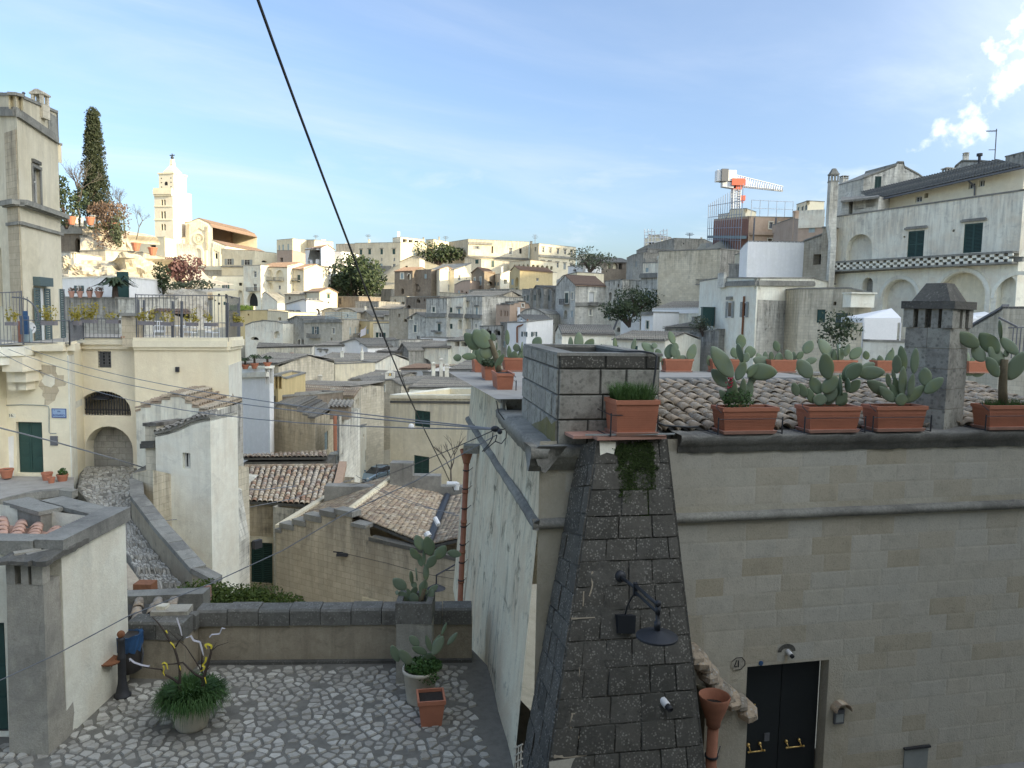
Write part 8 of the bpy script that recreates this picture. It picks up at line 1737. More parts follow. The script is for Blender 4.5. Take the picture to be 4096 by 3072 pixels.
for j in range(ny+1):
 for i in range(nx+1):
  x,y=X0+(X1-X0)*i/nx,Y0+(Y1-Y0)*j/ny;ed=i in(0,nx)or j in(0,ny);m.v.append(I((x+(rnd(-.03,.03)if ed else 0),y+(rnd(-.03,.03)if ed else 0),zs+hs+.10+(x1-x)*-.05+rnd(-.014,.014)-(.03 if ed else 0))))
m.f+=[[j*(nx+1)+i,j*(nx+1)+i+1,(j+1)*(nx+1)+i+1,(j+1)*(nx+1)+i]for j in range(ny)for i in range(nx)]
ring=[i for i in range(nx+1)]+[(j+1)*(nx+1)+nx for j in range(ny)]+[ny*(nx+1)+i for i in range(nx-1,-1,-1)]+[j*(nx+1)for j in range(ny-1,0,-1)];base=len(m.v);m.v+=[I((m.v[i].x*.997+(-6.55)*.003,m.v[i].y,zs+hs+.003))for i in ring]
m.f+=[[base+i,base+(i+1)%len(ring),ring[(i+1)%len(ring)],ring[i]]for i in range(len(ring))]+[list(range(base,len(m.v)))[::-1]];m.J('cap',MAT[_ak],root)
m=MB();c=at('N',268,470,10.6);m.ball(c+I((0,0,.02)),.17,10,6,(1.35,.9,.75));
for i,v in enumerate(m.v):m.v[i]=v+I((noise.noise(v*9),noise.noise(v*9+I((5,0,0))),noise.noise(v*9+I((0,7,0)))))*.05
m.J('cap_stone',MAT[_ak],root)
for x,y,rz in((150,495,.9),(215,500,.8)):m=MB();m.box(at('N',x,y,10.35)-I((0,0,.0)),(.13,.32,.045),-rz);m.J('loose_tile',MAT[_an],root)
root=t_h('low_roof','small lichened tile roof just beyond the courtyard parapet, behind the bin','roof',at('f',500,470,13)-I((0,0,1)))
ti_(root,at('f',215,492,12.85),at('f',960,470,12.85),at('f',1130,85,14.0),at('f',225,105,14.0),'tile_lichen',.205,.40,.30,300,'tile_bed')
m=MB();a,b=at('f',215,105,14.05),at('f',1380,60,14.3);d=b-a;m.obox(a-I((0,0,.5)),d,I((0,.35,0)),I((0,0,.62)));m.J('ridge_wall',MAT[_al],root)
p=at('f',870,455,12.75);root=t_h('stone_post','rough stone block resting on a short post beside the small tile roof','post',p-I((0,0,.4)));m=MB();m.box(p-I((0,0,.4)),(.16,.16,.86));m.J('post',MAT[_ae],root);q=at('f',985,310,12.75);m=MB();m.box(q+I((0,0,0)),(.60,.34,.20),.12);m.J('block',MAT[_an],root)
bs_('hedge','dense yellow-green hedge beyond the courtyard parapet','hedge',at('N',1230,900,16.2),(1.25,.9,.62),9000,.035,'leaf_hedge',clumps=14,trunk=False)
bs_('hedge_shrub','lower yellow-green bush right of the dense hedge','shrub',at('O',330,1350,16.0),(1.0,.7,.42),4500,.032,'leaf_hedge',clumps=9,trunk=False)
m=MB();q=at('N',1127,745,15.6);m.box(q,(.15,.05,.30));s_g(m,'terracotta_panel',MAT[_aw],'small pinkish panel standing by the dense hedge','panel')
C0=at('U',780,862,10.0);ZS_=C0 .z
DL=(atz('Z',1030,930,ZS_)-C0);DL.z=0;DL.normalize();NL=I((-DL.y,DL.x,0));NL=NL if NL.x<0 else-NL
DF=(atz('Z',2212,1085,ZS_)-C0);DF.z=0;DF.normalize();NF=I((DF.y,-DF.x,0))
BAT=.075;ZB=ZG-1.2
Pc=I((C0 .x,C0 .y,0))
def side(u,z,o=0.0):return Pc+DL*u+NL*(BAT*(ZS_-z)+o)+I((0,0,z))
FPL=Plane(Pc,Pc+DF*9)
def h_S(c,x,y):
 n=(NL+I((0,0,BAT)));p0=side(0,ZS_);d=ray(c,x,y);return d*(p0 .dot(n)/d.dot(n))
def side_u(p):return(p-Pc).dot(DL)
house_r=t_h('corner_house','big stone house with a battered left side, string course and planter-lined roof edge, right foreground','house',Pc+I((0,0,ZB)))
zl=at('U',800,205,10).z;zf=-1.66;ue=side_u(h_S('R',190,640));us=side_u(h_S('R',480,940));zr=h_S('R',430,715).z
m=MB();n,k=26,30;base=0
for j in range(k+1):
 for i in range(n+1):
  u=ue*i/n;zt=zl if u<us else zr;z=ZB+(zt-ZB)*j/k;p=side(u,z);m.v.append(p+NL*(noise.noise(p*.9)*.03 if 0<i<n else 0))
m.f+=[[j*(n+1)+i,(j+1)*(n+1)+i,(j+1)*(n+1)+i+1,j*(n+1)+i+1]for j in range(k)for i in range(n)]
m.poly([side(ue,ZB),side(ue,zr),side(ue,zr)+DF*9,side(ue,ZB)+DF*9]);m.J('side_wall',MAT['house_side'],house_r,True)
d00,d11=FPL.uv('W',772,575),FPL.uv('W',1612,1659);d01=FPL.uv('W',1612,512);zdt=(d00[1]+d01[1])/2;du0,du1=d00[0],(d01[0]+d11[0])/2;DREC=.20
px0,px1=FPL.uv('X',1026,1310),FPL.uv('X',1268,1300)
m=MB();LEN=9.5;wf_(m,FPL,[(0,ZB),(LEN,ZB),(LEN,zf),(0,zf)],[(rect(du0,du1,ZB+.3,zdt),DREC)]);m.add([FPL.p(LEN,ZB),FPL.p(LEN,zf),FPL.p(LEN,zf)+DL*8,FPL.p(LEN,ZB)+DL*8],[[0,1,2,3]])
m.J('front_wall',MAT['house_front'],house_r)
rs=random.Random(4);row=.262;z=ZB+.3;r=0;cnt=0
while z+row<zf-.02 and cnt<300:
 u=.05+(.27 if r%2 else 0)-rs.uniform(0,.12)
 while u<8.6:
  w=rs.uniform(.40,.68);a,b=u+.0015,u+w-.0015;u+=w
  if b<1.35 and z<-2.4 or a<.02:continue
  if a<du1+.02 and b>du0-.02 and z<zdt+.02:continue
  if z<ZS_+.03<z+row+.05:continue
  if not inview(FPL.p((a+b)/2,z+row/2),120):continue
  e=.03;o=.0004+rs.uniform(0,.0022);zz0,zz1=z+.0015,z+row-.0015;sm=MB()
  sm.add([FPL.p(a,zz0,.0),FPL.p(b,zz0,.0),FPL.p(b,zz1,.0),FPL.p(a,zz1,.0),FPL.p(a+e,zz0+e,o),FPL.p(b-e,zz0+e,o),FPL.p(b-e,zz1-e,o),FPL.p(a+e,zz1-e,o)],[[4,5,6,7],[0,1,5,4],[1,2,6,5],[2,3,7,6],[3,0,4,7]])
  sm.J(_bk,MAT['block_front'],house_r);cnt+=1
 z+=row;r+=1
def profile_bar(name,mat,f,us_,prof,jit=.006):
 m=MB();k=len(prof)
 for u in us_:jj=rnd(-jit,jit);m.v+=[f(u,dz+jj,o+(rnd(-jit,jit)if 0<i<k-1 else 0))for i,(o,dz)in enumerate(prof)]
 m.f+=[[i*k+q,i*k+q+1,(i+1)*k+q+1,(i+1)*k+q]for i in range(len(us_)-1)for q in range(k-1)]
 m.f+=[list(range(k)),[(len(us_)-1)*k+q for q in range(k)][::-1]];return m.J(name,MAT[mat],house_r,True)
SP_=[(.0,-.09),(.05,-.085),(.085,-.05),(.085,0),(.06,.03),(.0,.05)]
fr=lambda n,a,b:[a+(b-a)*i/n for i in range(n+1)]
profile_bar('string_course',_al,lambda u,dz,o:FPL.p(u,ZS_+dz,o),fr(50,-.085,LEN),SP_)
profile_bar('string_course',_al,lambda u,dz,o:side(u,ZS_+dz,o),fr(50,-.085,ue),SP_)
CP_=[(.0,-.30),(.05,-.28),(.07,-.22),(.10,-.20),(.13,-.12),(.16,-.1),(.17,.02),(.13,.05),(-.25,.05)]
profile_bar('cornice',_al,lambda u,dz,o:side(u,zl+dz,o),fr(24,-.16,us),CP_,.012)
profile_bar('cornice',_al,lambda u,dz,o:FPL.p(u,zl+dz,o),fr(8,-.16,1.02),CP_,.012)
profile_bar('cornice',_al,lambda u,dz,o:side(u,zr+dz,o),fr(34,us,ue+.1),[(.0,-.14),(.05,-.12),(.09,-.04),(.09,.0),(-.3,.01)],.008)
profile_bar('cornice',_al,lambda u,dz,o:FPL.p(u,zf+dz,o),fr(60,1.95,LEN),[(.0,-.20),(.03,-.19),(.035,-.10),(.08,-.08),(.11,-.02),(.13,.03),(.11,.06),(-.25,.07)],.010)
m=MB();m.obox(side(us-.05,zl-.05,.05),DL*.3,-NL*.5,I((0,0,zr-zl+.06)));m.J('step_block',MAT['block_tank'],house_r)
m=MB();m.obox(side(0,zl-.05,-.1),DF*1.4,DL*us,I((0,0,.07)));m.J('ledge',MAT[_al],house_r)
DG={'o':-DREC}
m=MB();wb_(m,FPL,du0,du1-.02,ZB+.3,zdt,-DREC-.06,-DREC);door=m.J('door',MAT['door_black'],house_r);um=(du0+du1)/2
for a,b in((du0+.02,um-.006),(um+.006,du1-.04)):m=MB();wb_(m,FPL,a,b,ZB+.32,zdt-.01,-DREC+.001,-DREC+.035);m.J('door_leaf',MAT['door_black'],door)
DP_=Plane(FPL.p(0,0,-DREC+.035),FPL.p(9,0,-DREC+.035))
for x0,x1,y0,y1 in((765,932,1410,1468),(1170,1350,1372,1420)):
 m=MB();a,b=DP_.uv('W',x0,y0),DP_.uv('W',x1,y0);zz=a[1];z2=DP_.uv('W',x0,y1)[1]
 for uu in(a[0]+.02,b[0]-.05):m.ball(DP_.p(uu,zz,.01),.028,10,6);m.K([DP_.p(uu,zz,.01),DP_.p(uu+.015,z2,.06)],.010,6)
 m.K([DP_.p(a[0],z2,.06),DP_.p(b[0],z2,.06)],.012,7);m.ball(DP_.p(a[0],z2,.06),.017,8,5);m.ball(DP_.p(b[0],z2,.06),.017,8,5);m.J('handle',MAT['brass'],door,True)
a,b=DP_.uv('W',952,1285),DP_.uv('W',1000,1364);m=MB();wb_(m,DP_,a[0],b[0],b[1],a[1],.001,.015);m.J('lock_plate',MAT[_as],door)
m=MB();m.ball(DP_.p(*DP_.uv('W',848,978),.01),.014,8,5);m.J('peephole',MAT['brass'],door)
a,b=FPL.uv('X',1030,1318),FPL.uv('X',1262,1300);m=MB();wb_(m,FPL,a[0],b[0],ZB+.2,b[1]-.03,.004,.02);s_g(m,'meter_cover',MAT[_aq],'pale grey metal meter panel low on the right house wall','panel')
m=MB();wb_(m,FPL,a[0]-.02,b[0]+.02,b[1]-.029,b[1]+.0,.004,.05);s_g(m,'panel_lintel',MAT['iron'],'dark thin lintel above the pale grey meter panel','lintel')
cu=FPL.uv('c',505,515);r_w=FPL.uv('c',655,515)[0]-cu[0];r_h=r_w*.88
oct_=lambda k,dx=0:[(cu[0]+r_w*k*x,cu[1]+r_h*k*y)for x,y in((-1,-.35),(-.55,-1),(.35,-1),(1,-.35),(1,.35),(.5,1),(-.35,1),(-1,.45))]
m=MB();q=oct_(1.0);m.add([FPL.p(*v,.012)for v in q]+[FPL.p(*v,.0)for v in q],[list(range(8))]+[[i,i+8,(i+1)%8+8,(i+1)%8]for i in range(8)])
plt=s_g(m,'number_plate',MAT[_an],'grey octagonal house number plate left of the black door','number plate',org=FPL.p(cu[0],cu[1]-r_h))
m=MB();o_,i_=oct_(1.0),oct_(.90)
for i in range(8):
 if i in(0,7):continue
 m.add([FPL.p(*o_[i],.016),FPL.p(*o_[(i+1)%8],.016),FPL.p(*i_[(i+1)%8],.016),FPL.p(*i_[i],.016)],[[0,1,2,3]])
bo=m.J('border',MAT['plate_ink'],None,org=FPL.p(cu[0],cu[1]-r_h));bo.parent=plt
m=MB();S_=lambda L_,w:[m.obox(FPL.p(*FPL.uv('c',*L_[i]),.013),FPL.p(*FPL.uv('c',*L_[i+1]),.013)-FPL.p(*FPL.uv('c',*L_[i]),.013),(FPL.p(*FPL.uv('c',*L_[i+1]),.013)-FPL.p(*FPL.uv('c',*L_[i]),.013)).cross(FPL.n).normalized()*w,FPL.n*.004)for i in range(len(L_)-1)]
S_([(478,440),(428,578)],.014);S_([(425,580),(478,562)],.012);S_([(522,440),(514,588)],.016)
ob=m.J('numeral',MAT['plate_ink'],None,org=FPL.p(cu[0],cu[1]-r_h));ob.parent=plt
a=FPL.uv('c',1010,510);m=MB();m.l_a([(.01,0),(.036,0),(.036,.012),(.02,.018),(.01,.018)],FPL.p(*a,.002),14,FPL.n.to_track_quat('Z','Y').to_matrix());s_g(m,'badge',MAT['bag_blue'],'tiny round blue badge above the black door','badge')
def spot(c,x,y,pl,d,r,L_,label):
 p=pl.p(*pl.uv(c,x,y),.0);d=I(d).normalized();q=d.to_track_quat('Z','Y').to_matrix();root=t_h('security_camera',label,'camera',p)
 m=MB();m.l_a([(.01,0),(r,0),(r,L_*.7),(r*.85,L_*.72),(.01,L_*.72)],p,16,q);m.J('housing',MAT[_ay],root,True);m=MB();m.l_a([(r*.86,L_*.721),(r*.86,L_),(r*.6,L_),(r*.55,L_*.85),(.01,L_*.85)],p,16,q);m.J('lens_hood',MAT['plate_ink'],root,True);return root
spot('c',1595,235,FPL,(.35,-.8,-.35),.035,.13,'small white lamp stub over the black door with a rust streak')
m=MB();cc=FPL.uv('c',1580,150);N_=12;o_=[(cc[0]+.145*math.cos(math.pi*k/N_),cc[1]-.07+.12*math.sin(math.pi*k/N_))for k in range(N_+1)];i_=[(cc[0]+.085*math.cos(math.pi*k/N_),cc[1]-.07+.055*math.sin(math.pi*k/N_))for k in range(N_+1)]
for k in range(N_):m.add([FPL.p(*o_[k],.012),FPL.p(*o_[k+1],.012),FPL.p(*i_[k+1],.012),FPL.p(*i_[k],.012)],[[0,1,2,3]])
m.J('dark_smudge',MAT[_ak],house_r)
m=MB();a,b=FPL.uv('c',1565,320),FPL.uv('c',1590,490);sheet(m,FPL,rect(a[0]-.02,a[0]+.025,b[1],a[1]),.0115);m.J('rust_streak',MAT['tufa'],house_r)
root=t_h('intercom','grey intercom under a small half-round tile hood right of the black door','intercom',FPL.p(*FPL.uv('W',1735,1170)))
a,b=FPL.uv('W',1692,1030),FPL.uv('W',1785,1170);m=MB();wb_(m,FPL,a[0],b[0],b[1],a[1],.0,.04);m.J('box',MAT[_as],root);m=MB();wb_(m,FPL,a[0]+.02,b[0]-.02,b[1]+.03,a[1]-.07,.04,.046);m.J('plate',MAT[_aq],root)
a,b=FPL.uv('W',1655,1020),FPL.uv('W',1835,1030);m=MB();cx_=(a[0]+b[0])/2;rr=(b[0]-a[0])/2;zc=a[1]-.01
for k in range(10):
 q=[(cx_+rr*s*math.cos(math.pi*kk/10),zc+rr*s*.9*math.sin(math.pi*kk/10))for kk in(k,k+1)for s in(1.0,.86)]
 m.add([FPL.p(*q[0],0),FPL.p(*q[2],0),FPL.p(*q[2],.14),FPL.p(*q[0],.14),FPL.p(*q[1],.0),FPL.p(*q[3],.0),FPL.p(*q[3],.14),FPL.p(*q[1],.14)],[[0,1,2,3],[7,6,5,4],[2,6,7,3]])
m.J('tile_hood',MAT[_bc],root,True)
SW_=Plane(FPL.p(0,0,.45),FPL.p(9,0,.45));root=t_h('low_wall','low wall with a crumbling slanted ledge between the buttress and the black door','wall',FPL.p(2.5,ZB,.3))
q=[SW_.uv('W',x,y)for x,y in((330,900),(480,965),(640,1040),(775,1105))];m=MB();poly=[(q[0][0],ZB),(q[-1][0],ZB)]+q[::-1];pts=[SW_.p(*v)for v in poly];m.extrude(pts,-FPL.n*.45);m.J('wall',MAT['house_front'],root)
m=MB();L_=[SW_.p(*SW_.uv('W',x,y),.02)for x,y in((222,500),(330,640),(430,790),(560,930),(680,1010),(790,1095),(862,1158))]
for i in range(len(L_)-1):
 for t in range(4):
  p=L_[i].lerp(L_[i+1],t/4);w=rnd(.10,.17)if i<5 else .06;m.ball(p+I((rnd(-.02,.02),.16,rnd(-.02,.02))),w,7,5,(1.1,2.0,.75))
for i,v in enumerate(m.v):m.v[i]=v+I((noise.noise(v*11),noise.noise(v*11+I((3,0,0))),noise.noise(v*11+I((0,3,0)))))*.035
m.J('ledge',MAT['tile_lichen'],root)
def drain(c,rx0,rx1,ry,px0,px1,pyb,Y,label,straps,tilt=0.0,base=None,xb=None):
 t=at(c,(rx0+rx1)/2,ry,Y);rr=(rx1-rx0)/2*CROPS[c][2]/F*Y;pr=(px1-px0)/2*CROPS[c][2]/F*Y;b=base or at(c,xb or(px0+px1)/2,pyb,Y);root=t_h(_bj,label,_bj,b)
 m=MB();m.l_a([(rr,0),(rr*1.04,-.015),(rr*.86,-rr*.75),(pr*1.25,-rr*1.75),(pr*1.15,-rr*2.1),(pr*.95,-rr*2.1),(pr,-rr*1.7),(rr*.78,-rr*.7),(rr*.93,-.01),(rr,0)],t,24,None,False);m.J('hopper',MAT[_au],root,True)
 m=MB();m.l_a([(.01,0),(rr*.8,0)],t-I((0,0,rr*.7)),18,None,False);m.J('debris',MAT['soil'],root)
 tp=t-I((0,0,rr*2.0));n=max(2,int((tp-b).length/.62))
 for k in range(n):p0,p1=tp.lerp(b,k/n),tp.lerp(b,(k+1)/n);m=MB();m.K([p0,p0 .lerp(p1,.9),p0 .lerp(p1,.901),p1+(p1-p0)*.0],[pr*.93,pr*.93,pr*1.08,pr*1.08],16);m.J('pipe_length',MAT[_au],root,True)
 for s in straps:
  p=tp.lerp(b,s);m=MB();m.l_a([(pr*1.10,-.012),(pr*1.14,-.012),(pr*1.14,.012),(pr*1.10,.012)],p,18);m.K([p+I((pr,.0,0)),p+I((pr*2.1,.18,.03))],.008,5);m.J('strap',MAT['iron'],root)
 return root
drain('W',253,592,880,305,438,1659,9.75,'terracotta funnel and drainpipe between the buttress and the black door',(.22,.62),base=I((at('W',365,1659,9.75).x,9.75,ZB)))
drain('U',88,208,216,132,185,1659,17.3,'long terracotta drainpipe with a funnel at the far end of the battered wall',(.05,.17,.30,.42,.54,.66,.78),xb=85)
p=at('U',190,205,17.2);m=MB();m.box(p-I((0,0,.1)),(.35,.3,.18));s_g(m,'gutter_spout',MAT['block_tank'],'stone gutter spout over the long terracotta drainpipe','spout')
TL,TR=at('R',1310,1122,9.72),at('R',1905,1122,9.98);BLq,BRq=at('V',592,1659,8.62),at('V',1842,1659,8.95);WT=at('U',1138,195,10.02);WBt=at('V',372,1659,9.95)
ext=lambda a,b:b+(b-a)*((ZB-b.z)/(b.z-a.z))
BL2,BR2,WB2=ext(TL,BLq),ext(TR,BRq),ext(WT,WBt)
butt=t_h('buttress','tall dark lichen-crusted stone buttress widening downward, centre right foreground','buttress',I((BL2 .x,BL2 .y,ZB)))
TRb=TR+I((.03,.5,0));BRb=BR2+I((.12,1.6,0));m=MB()
def grid(m,a,b,c,d,nx,ny,amp):
 base=len(m.v);nn=(b-a).cross(d-a).normalized();nn=nn if nn.y<0 else-nn
 for j in range(ny+1):
  for i in range(nx+1):
   p=a.lerp(b,i/nx).lerp(d.lerp(c,i/nx),j/ny);m.v.append(p+nn*(noise.fractal(p*3,.8,2,4)*amp if 0<i<nx else 0))
 m.f+=[[base+j*(nx+1)+i,base+(j+1)*(nx+1)+i,base+(j+1)*(nx+1)+i+1,base+j*(nx+1)+i+1]for j in range(ny)for i in range(nx)]
grid(m,TL,TR,BR2,BL2,14,60,.03);grid(m,WT,TL,BL2,WB2,8,60,.03);grid(m,TR,TRb,BRb,BR2,6,60,.03);m.poly([TL,TR,TRb,WT]);m.J('core',MAT['block_dark'],butt)
rs=random.Random(12)
def block_face(a,b,c,d,rows,wid,out,skip=.02,name=_bk,mat='block_dark'):
 nn=(b-a).cross(d-a).normalized();nn=nn if nn.dot(I((0,-1,0))+I((-.3,0,0)))>0 else-nn;H=((d+c)/2-(a+b)/2).length
 edges=[0.0];
 while edges[-1]<1:edges.append(edges[-1]+rs.uniform(.85,1.15)/rows)
 edges[-1]=1.0
 for j in range(len(edges)-1):
  v0,v1=edges[j]+.0006,edges[j+1]-.0006;W=a.lerp(d,v0).lerp(b.lerp(c,v0),1)-a.lerp(d,v0);W=(b.lerp(c,v0)-a.lerp(d,v0)).length
  u=-rs.uniform(0,.5)*wid/W
  while u<1:
   u1=u+wid/W*rs.uniform(.7,1.35);s0,s1=max(u,0)+.002/W*(u>0),min(u1,1)-.002/W*(u1<1);u=u1
   if s1-s0<.03 or rs.random()<skip:continue
   if v1>.985:continue
   q=[a.lerp(b,s).lerp(d.lerp(c,s),v)for s,v in((s0,v0),(s0,v1),(s1,v1),(s1,v0))];o=out*rs.uniform(.6,1.2);cen=sum(q,I())/4;nx=3
   sm=MB();ins=[p.lerp(cen,.06)+nn*(o+noise.noise(p*7)*.008)for p in q];mid=[(q[i].lerp(q[(i+1)%4],.5)).lerp(cen,.04)+nn*(o+rs.uniform(-.006,.008))for i in range(4)]
   vs=[p-nn*.03 for p in q]+ins+mid+[cen+nn*(o+rs.uniform(0,.012))]
   fs=[]
   for i in range(4):j2=(i+1)%4;fs+=[[i,j2,4+j2,8+i],[i,8+i,4+i],[4+i,8+i,12],[8+i,4+j2,12]]
   sm.add(vs,fs);sm.J(name,MAT[mat],butt)
block_face(TL,TR,BR2,BL2,19,.40,.016);block_face(WT,TL,BL2,WB2,19,.36,.016);block_face(TR,TRb,BRb,BR2,19,.5,.02)
PN=(TR-TL).cross(BLq-TL).normalized();PN=PN if PN.y<0 else-PN
def hb(c,x,y,o=0.0):d=ray(c,x,y);return d*(TL.dot(PN)/d.dot(PN))+PN*o
m=MB();pts=[hb('V',x,y,.034)for x,y in((1112,330),(1210,335),(1215,600),(1195,760),(1180,900),(1162,960),(1160,1060),(1180,1200),(1185,1659),(1115,1659),(1122,1200),(1125,900),(1118,600))]
m.extrude(pts,-PN*.03);m.J('repair_strip',MAT['mortar'],butt)
for L_,w in(([(770,1215),(1000,1205),(1120,1195)],16),([(780,1215),(765,1290),(770,1385)],16),([(710,1395),(880,1410),(900,1480),(900,1555)],18),([(1445,815),(1640,800),(1680,890)],18),([(770,450),(960,440)],14),([(630,1560),(860,1560),(1110,1545)],24),([(940,70),(940,190),(915,270)],16),([(870,230),(865,350)],14),([(1500,430),(1730,430)],12),([(1610,440),(1605,560)],14),([(835,840),(840,960)],10),([(1490,1120),(1500,1300),(1520,1480)],26)):
 for a,b in zip(L_[:-1],L_[1:]):
  p,q=hb('V',*a,.03),hb('V',*b,.03);d=q-p;sd=d.cross(PN).normalized()*w*.4955/F*9;mm=MB();k=6
  for i in range(k+1):e=p+d*(i/k);ww=rnd(.6,1.25);mm.v+=[e-sd*ww*.5,e+sd*ww*.5+PN*.002]
  mm.f+=[[2*i,2*i+1,2*i+3,2*i+2]for i in range(k)];mm.J('mortar_line',MAT['mortar'],butt)
m=MB();base_=[hb('V',x,y,.036)for x,y in((590,1600),(860,1560),(1110,1545),(1300,1550),(1400,1470),(1500,1520),(1560,1600),(1850,1640))];lowr=[hb('V',x,1900,.036)for x in(590,1850)];m.poly(base_[::-1]+lowr);m.J('foot_render',MAT['house_front'],butt)
mp=[(1462,185),(1560,165),(1770,150),(1800,200),(1790,300),(1822,380),(1800,470),(1815,560),(1795,640),(1752,760),(1745,880),(1700,885),(1670,800),(1600,760),(1560,700),(1500,620),(1495,500),(1470,400),(1480,300)]
def inside(x,y,P_):
 r=False
 for i in range(len(P_)):
  (x0,y0),(x1,y1)=P_[i],P_[i-1]
  if(y0>y)!=(y1>y)and x<(x1-x0)*(y-y0)/(y1-y0)+x0:r=not r
 return r
m=MB();
for k in range(16000):
 x,y=rnd(1420,1850),rnd(140,900);jx,jy=x+noise.noise(I((x*.03,y*.03,1)))*45,y+noise.noise(I((x*.03,y*.03,7)))*30
 if not inside(jx,jy,mp)or noise.noise(I((x*.045,y*.022,3)))>.5:continue
 p=hb('U',x,y,.024);s=rnd(.010,.022);a=I((rnd(-1,1),rnd(-1,1),rnd(-1,1))).normalized();b=a.orthogonal();m.add([p-a*s,p+b*s+PN*.006,p+a*s],[[0,1,2]])
mo=m.J('moss',MAT['moss_green'],butt);mo['kind']='stuff'
m=MB();mw=[hb('U',x,y,.03)for x,y in((1315,145),(1460,150),(1455,215),(1440,260),(1380,245),(1320,270))];m.poly(mw);m.J('plaster_remnant',MAT[_am],butt)
sl_=t_h('tile_shelf','terracotta tile shelf on top of the dark buttress','shelf',TL);m=MB();a=at('R',1305,1120,9.62);b=at('R',1915,1120,9.86);d=b-a;d.z=0;dk=I((-d.y,d.x,0)).normalized()*.62
m.obox(I((a.x,a.y,TL.z)),d,dk,I((0,0,.045)));m.obox(I((a.x,a.y,TL.z))-d*.28+dk*.25,d*.28,dk*.75,I((0,0,.04)));m.J('tile',MAT[_aw],sl_)
ZSH=TL.z+.048
gd=t_h('iron_guard','thin black iron guard rail round the grass planter on the buttress','guard rail',a+I((0,0,.05)));m=MB()
g0,g1,g2,gt=at('R',1275,1015,10.3),at('R',1420,1090,9.66),at('R',1832,1100,9.86),.30
tops_=[at('R',1272,835,10.3),at('R',1428,892,9.66),at('R',1842,905,9.86)]
for q,t in zip((g0,g1,g2),tops_):m.K([I((q.x,q.y,ZSH)),t],.010,6)
m.J('post',MAT['iron'],gd);m=MB();m.K([tops_[0],at('R',1425,908,9.66),at('R',1838,918,9.86)],.007,5);m.K([I((g0 .x,g0 .y,ZSH+.004)),I((g1 .x,g1 .y,ZSH+.004))],.007,5);m.J('rail',MAT['iron'],gd)
m=MB();p0,p1=at('R',1200,1072,9.60),at('R',1990,1095,9.84);p0 .z=p1 .z=ZSH+.012;m.obox(p0,p1-p0,I((0,.035,0)),I((0,0,.018)));m.J('perforated_bar',MAT[_aq],gd)
A0=I((at('R',945,1170,10.05).x,10.05,0));tz0=zl+.0;tz1=at('R',945,362,10.05).z;wF=0;pl_=Plane(A0,A0+DF*3);wF=pl_.uv('R',1858,400)[0];plL=Plane(A0+DL*3,A0);wL=3-plL.uv('R',656,330)[0]
tank=t_h('stone_tank','square open-topped stone tank on the house corner, dark crusted top','tank',A0+I((0,0,tz0)));hh=[.0,.30,.565,.84,1.0];TH_=.22
m=MB();up=I((0,0,tz1-tz0-.03));o=A0+I((0,0,tz0))
for q,d,e in((o,DF*wF,DL*TH_),(o+DL*(wL-TH_),DF*wF,DL*TH_),(o+DL*TH_,DF*TH_,DL*(wL-2*TH_)),(o+DL*TH_+DF*(wF-TH_),DF*TH_,DL*(wL-2*TH_))):m.obox(q,d,e,up)
m.J('core',MAT['mortar_dark'],tank);m=MB();m.obox(o+DL*TH_+DF*TH_,DF*(wF-2*TH_),DL*(wL-2*TH_),up*.75);m.J('fill',MAT[_ak],tank)
rs=random.Random(3);BM_='block_tank'
for(P0,D,N,W)in((o,DF,NF,wF),(o+DL*wL,-DL,NL,wL)):
 for j in range(4):
  z0,z1=hh[j]*(tz1-tz0),hh[j+1]*(tz1-tz0);n=3 if W<2 else 5;cuts=[0]+sorted((i+rs.uniform(-.22,.22)+(.5 if j%2 else 0))/n*W for i in range(1,n))+[W]
  for a,b in zip(cuts[:-1],cuts[1:]):
   if b-a<.05:continue
   e=.014;ou=.02+rs.uniform(0,.006);q=P0+I((0,0,z0+.004));ux=D*(b-a-.008);uz=I((0,0,z1-z0-.008));s=q+D*(a+.004);sm=MB();bk=-N*.02
   f=[s+bk,s+ux+bk,s+ux+uz+bk,s+uz+bk];g=[s+D*e+I((0,0,e))+N*ou,s+ux-D*e+I((0,0,e))+N*ou,s+ux+uz-D*e-I((0,0,e))+N*ou,s+uz+D*e-I((0,0,e))+N*ou]
   sm.add(f+g,[[4,5,6,7],[0,1,5,4],[1,2,6,5],[2,3,7,6],[3,0,4,7]]);sm.J(_bk,MAT['block_dark' if j==3 and N is NF else BM_],tank)
m=MB();
for q,d,e in((o-DF*.03-DL*.03,DF*(wF+.06),DL*(TH_+.05)),(o+DL*(wL-TH_+.01),DF*wF,DL*(TH_+.02)),(o+DL*TH_-DF*.03,DF*(TH_+.05),DL*(wL-2*TH_)),(o+DL*TH_+DF*(wF-TH_),DF*(TH_+.02),DL*(wL-2*TH_))):m.obox(q+I((0,0,tz1-tz0-.028)),d,e,I((0,0,.04)))
m.J('rim',MAT[_al],tank)
m=MB();ml=[o+DL*u+NL*.028+I((0,0,h_))for u,h_ in((.0,.02),(0,.36),(.25,.28),(.6,.34),(1.0,.22),(1.5,.12),(1.9,.02))];m.poly(ml);m.J('yellow_lichen',MAT['moss_green'],tank)
tank.children[-1].data.materials[0]=wt_('lichen_yellow',(.19,.165,.06),(.24,.21,.14),(.10,.09,.05),.5,3,None,.0,.8)
